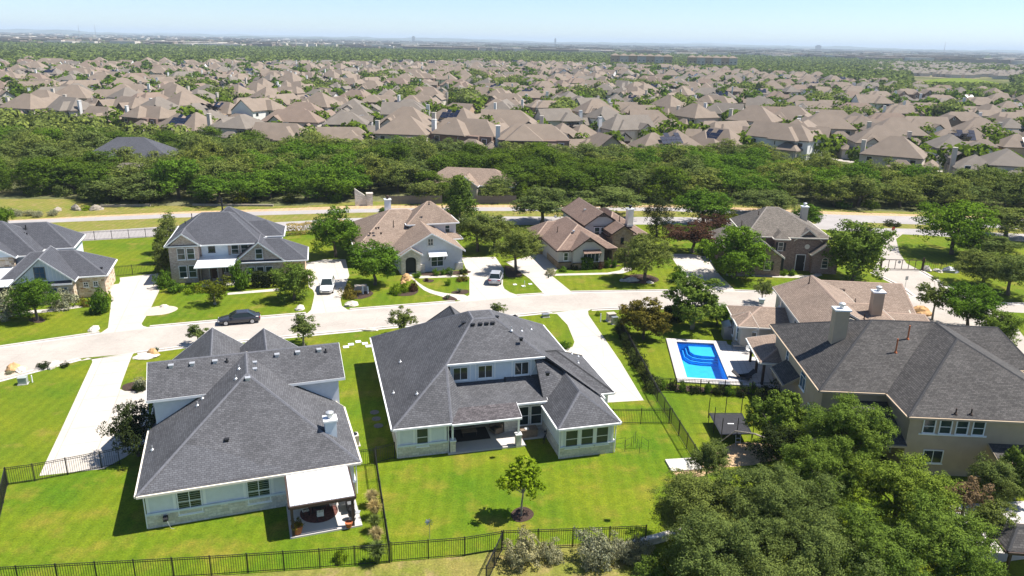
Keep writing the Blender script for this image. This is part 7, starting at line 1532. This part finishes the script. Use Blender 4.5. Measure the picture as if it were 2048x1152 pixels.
KD = {'wood_oak': 'grey-green live oak', 'wood_olive': 'olive green oak', 'wood_cedar': 'dark cedar', 'wood_green': 'bright leafy tree'}
spots.sort(key=lambda s: s[1]); rest_p = []; bands = {}
for s in spots: bands.setdefault(int(s[3] // 9), []).append(s)
nt_ = 0; WH = (-9.79,173.64)
for b in sorted(bands):
    for i, (x, y, px, dd) in enumerate(sorted(bands[b], key=lambda s: s[2])):
        kd = kind_at(x, y); H = (wr.uniform(4.8, 9.2) if kd != 'wood_cedar' else wr.uniform(4.8, 7.8)) * (.88 if x > 15 else 1); Wd = wr.uniform(7.5, 11.5) if kd != 'wood_cedar' else wr.uniform(8, 11.5)
        if dd > .6 * (front_y(x) - woods_y(x)): H *= .86
        if abs(x - WH[0]) < 13 and 0 < WH[1] - y < 26: H = min(H, 4.9); Wd = min(Wd, 8.0)
        if nt_ < 290: tree(kd, (x, y, H, Wd), '%s, %s from the left in the %s rank of the woods' % (KD[kd], ordinal(i), ordinal(b)), 'trees of the woods beyond the boulevard'); nt_ += 1
        else: rest_p.append((x, y, H, Wd, kd))
for i in range(34):      # low scrub along the front edge of the woods
    x = -150 + i * 9.5 + wr.uniform(-3, 3); y = woods_y(x) + wr.uniform(1.5, 3.5); px, py = cam_px(x, y)
    if 0 < px < 2048 and not 700 < px < 800: shrub(SHRUB[wr.choice(('oak', 'green', 'cedar', 'yellow'))], (x, y, wr.uniform(1.3, 2.6), wr.uniform(2.5, 4.5)), '%s scrub bush from the left along the foot of the woods' % ordinal(i), 'scrub along the foot of the woods', 'bush', 'bush')
# ---------------------------------------------------------------- trees among and beyond the far houses: merged canopy
def canopy(name, pts, n_cards, m, label, seed):
    rg = np.random.default_rng(seed); P = np.array([(p[0], p[1], p[2], p[3]) for p in pts]); n = len(P); idx = np.repeat(np.arange(n), n_cards)
    d = rg.normal(size=(len(idx), 3)); d /= np.linalg.norm(d, axis=1)[:, None]; d[:, 2] = np.abs(d[:, 2] + .25) * np.sign(d[:, 2] + .25)
    rr = rg.uniform(.6, 1.0, len(idx)); w = P[idx, 3] / 2; h = P[idx, 2]
    C = np.stack([P[idx, 0] + d[:, 0] * rr * w, P[idx, 1] + d[:, 1] * rr * w, h * (.52 + d[:, 2] * rr * .46)], 1)
    N = d + rg.normal(size=d.shape) * .45; N[:, 2] += .2; N /= np.linalg.norm(N, axis=1)[:, None]
    L = w * .75 * rg.uniform(.7, 1.3, len(idx)) * math.sqrt(40 / n_cards); L = np.minimum(L, h * .8)
    o = link(bpy.data.objects.new(name, cards_mesh(name, C, N, L, L * .7, m, rg))); tag(o, label, None, None, 'stuff')
if rest_p: canopy('woods', rest_p, 260, LEAF['oak'], 'remaining trees of the wood belt beyond the boulevard', 1)
A_, B2 = [], []
tr = random.Random(9)
for x, y in tree_spots:
    d_ = math.hypot(x, y)
    if green_gap(*cam_px(x, y)) or y < front_y(x) + 3 or tr.random() > (.95 if d_ < 500 else .8): continue
    (A_ if d_ < 420 else B2).append((x, y, tr.uniform(4.8, 8.6), tr.uniform(6, 11)))
near_a = sorted(A_, key=lambda p: p[0] ** 2 + p[1] ** 2)
canopy('garden_trees', near_a, 150, LEAF['cedar'], 'yard trees scattered between the subdivision roofs', 2)
canopy('distant_trees', B2, 60, LEAF['cedar'], 'small far trees between the distant roofs', 3)
# clumps of bigger trees inside the subdivision
cl = []
for px, py, n_, rx, ry in ((770,165,26,60,12), (930,160,34,70,10), (1010,178,26,60,8), (980,205,14,40,6), (1120,240,14,26,8), (1160,205,14,30,6), (1500,190,20,60,6), (1240,185,22,60,6), (1690,255,10,40,8), (1560,250,9,20,8), (820,205,12,30,8), (930,215,14,30,8), (530,240,6,20,8), (640,190,12,40,6), (1860,190,30,90,8), (1990,200,26,60,10), (460,210,10,40,8), (60,195,10,40,8), (380,185,10,40,6), (1900,240,10,40,8), (1350,225,12,40,6), (1640,215,14,50,6)):
    for _ in range(int(n_ * 1.9)): cl.append((px + tr.gauss(0, rx * .5), py + tr.gauss(0, ry * .5)))
inv = lambda px, py: (lambda d: (CAM.x - d.x * CAM.z / d.z, CAM.y - d.y * CAM.z / d.z))(fwd * 1540 + rt * (px - 1024) - up * (py - 576))
canopy('tree_clumps', [inv(a, b) + (tr.uniform(5.5, 9), tr.uniform(7, 11)) for a, b in cl if not green_gap(a, b)], 150, LEAF['oak'], 'clumps of oaks between the subdivision houses', 4)
# the far wood beyond the last roofs
fw_ = []
fr_ = random.Random(12)
for _ in range(16000):
    a = fr_.uniform(-38, 38); px = 1024 + 1540 * math.tan(rad(a)) / .95; d0 = far_limit(min(2048, max(0, px))) - 20; d1 = float(np.interp(px, [0, 700, 1000, 1300, 1700, 2048], [3000, 2400, 2300, 2600, 2700, 2000])); u = fr_.random() ** 1.7; d_ = d0 + (d1 - d0) * u
    if px > 1780 and d_ > 1150 and fr_.random() < .55: continue
    x, y = d_ * math.sin(rad(a)), d_ * math.cos(rad(a))
    if green_gap(*cam_px(x, y)): continue
    fw_.append((x, y, fr_.uniform(5, 8.5), fr_.uniform(9, 16)))
canopy('far_wood', fw_, 34, LEAF['oak'], 'wide far-off wood beyond the last rooftops', 5)
# ---------------------------------------------------------------- the plain: scattered far buildings, tree belts, hills
mb = MB(); pr_ = random.Random(31)
for _ in range(3000):
    a = pr_.uniform(-37, 37); d_ = 2500 + 9000 * pr_.random() ** 1.3; x, y = d_ * math.sin(rad(a)), d_ * math.cos(rad(a)); s = pr_.uniform(8, 30) * (1 + d_ / 9000) * (3 if pr_.random() < .06 else 1); h = pr_.uniform(6, 11) * (1 + d_ / 9000)
    mb.box(x - s, y - s * .5, 0, x + s, y + s * .5, h, 0 if pr_.random() < .4 else 1)
o = mb.build('distant_town', [M['f_wall'], M['f_taupe']]); tag(o, 'pale far-off buildings scattered over the plain', None, None, 'stuff')
mb = MB()
for _ in range(420):
    a = pr_.uniform(1700, 2060); d_ = pr_.uniform(1150, 2100); ang = math.atan((a - 1024) / 1540.); x, y = d_ * math.sin(ang), d_ * math.cos(ang); s = pr_.uniform(5, 8); z = 4
    for q in hip(x - s, y - s, x + s, y + s, z, x - 1, y, x + 1, y, z + 3.5): mb.poly(q, 0)
    mb.box(x - s + .5, y - s + .5, 0, x + s - .5, y + s - .5, z, 1)
o = mb.build('distant_suburb', [M['f_grey'], M['f_wall']]); tag(o, 'grey far suburb at the right beyond the green', None, None, 'stuff')
tb = []
for _ in range(2600):
    a = pr_.uniform(-37, 37); d_ = 2600 + 9000 * pr_.random() ** 1.5; tb.append((d_ * math.sin(rad(a)), d_ * math.cos(rad(a)), pr_.uniform(5, 9) * (1 + d_ / 20000), pr_.uniform(30, 90)))
canopy('tree_belts', tb, 40, LEAF['oak'], 'tree belts over the far plain', 6)
for lb, px, dist, w, h in (('dark slim tower on the far horizon, left of centre', 827, 9000, 34, 62), ('tall thin tower on the far horizon, right of centre', 1097, 9500, 20, 72), ('small square tower on the horizon at the right', 1598, 9000, 46, 52)):
    ang = math.atan((px - 1024) / 1540.); t = MB().box(-w / 2, -w / 2, 0, w / 2, w / 2, h).box(-w * .3, -w * .3, h, w * .3, w * .3, h * 1.12).build('far_tower', M['wood_grey'], None, loc=(dist * math.sin(ang), dist * math.cos(ang), 0)); tag(t, lb, 'tower')
for lb, px in (('lattice mast on the far plain at the right', 1838), ('left of two masts on the far plain', 190), ('right of two masts on the far plain', 221)):
    ang = math.atan((px - 1024) / 1540.); d_ = 5200; t = MB().tube((0, 0, 0), (0, 0, 78), 2.2, .6, 5).build('radio_mast', M['metal_grey'], None, loc=(d_ * math.sin(ang), d_ * math.cos(ang), 0)); tag(t, lb, 'mast')
hill_m = plain('wooded hill', (0.05, 0.065, 0.035), 1.0, 0.25, .003, spec=0.0)
def hills(dist, depth, prof, z0):
    mb = MB(); n_ = 220; xs = np.linspace(-dist * .85, dist * .85, n_); rg = np.random.default_rng(int(dist)); nz = np.convolve(rg.normal(size=n_ + 30), np.ones(14) / 14, 'same')[:n_] * prof; nz2 = np.convolve(rg.normal(size=n_ + 30), np.ones(4) / 4, 'same')[:n_] * prof * .2
    top = np.maximum(6, z0 + nz + nz2)
    for i in range(n_ - 1):
        a, b = xs[i], xs[i + 1]; mb.add([(a, dist, 0), (b, dist, 0), (b, dist + depth * .4, top[i + 1]), (a, dist + depth * .4, top[i]), (b, dist + depth, 0), (a, dist + depth, 0)], [(0, 1, 2, 3), (3, 2, 4, 5)])
    o = mb.build('hills', hill_m, None, True); o['kind'] = 'structure'
hills(9500, 1500, 30, 22); hills(13500, 2500, 45, 44); hills(19000, 4000, 60, 62)
x = 14000 * math.tan(math.atan((245 - 1024) / 1540.)); mb = MB(); mb.lathe([(480, 0), (330, 40), (170, 60), (60, 66)], 20); o = mb.build('hill', hill_m, None, True, loc=(x, 12500, 0)); o['kind'] = 'structure'
# ---------------------------------------------------------------- haze
hm = bpy.data.materials.new('haze'); hm.use_nodes = True; n = hm.node_tree.nodes; n.clear(); o = n.new('ShaderNodeOutputMaterial'); pv = n.new('ShaderNodeVolumePrincipled')
pv.inputs['Color'].default_value = (0.74, 0.88, 1.0, 1); pv.inputs['Density'].default_value = 0.0001; pv.inputs['Anisotropy'].default_value = 0.0
hm.node_tree.links.new(pv.outputs[0], o.inputs['Volume'])
HZ = MB().box(-46000, -400, -1.0, 46000, 61000, 150).build('haze', hm); HZ['kind'] = 'stuff'
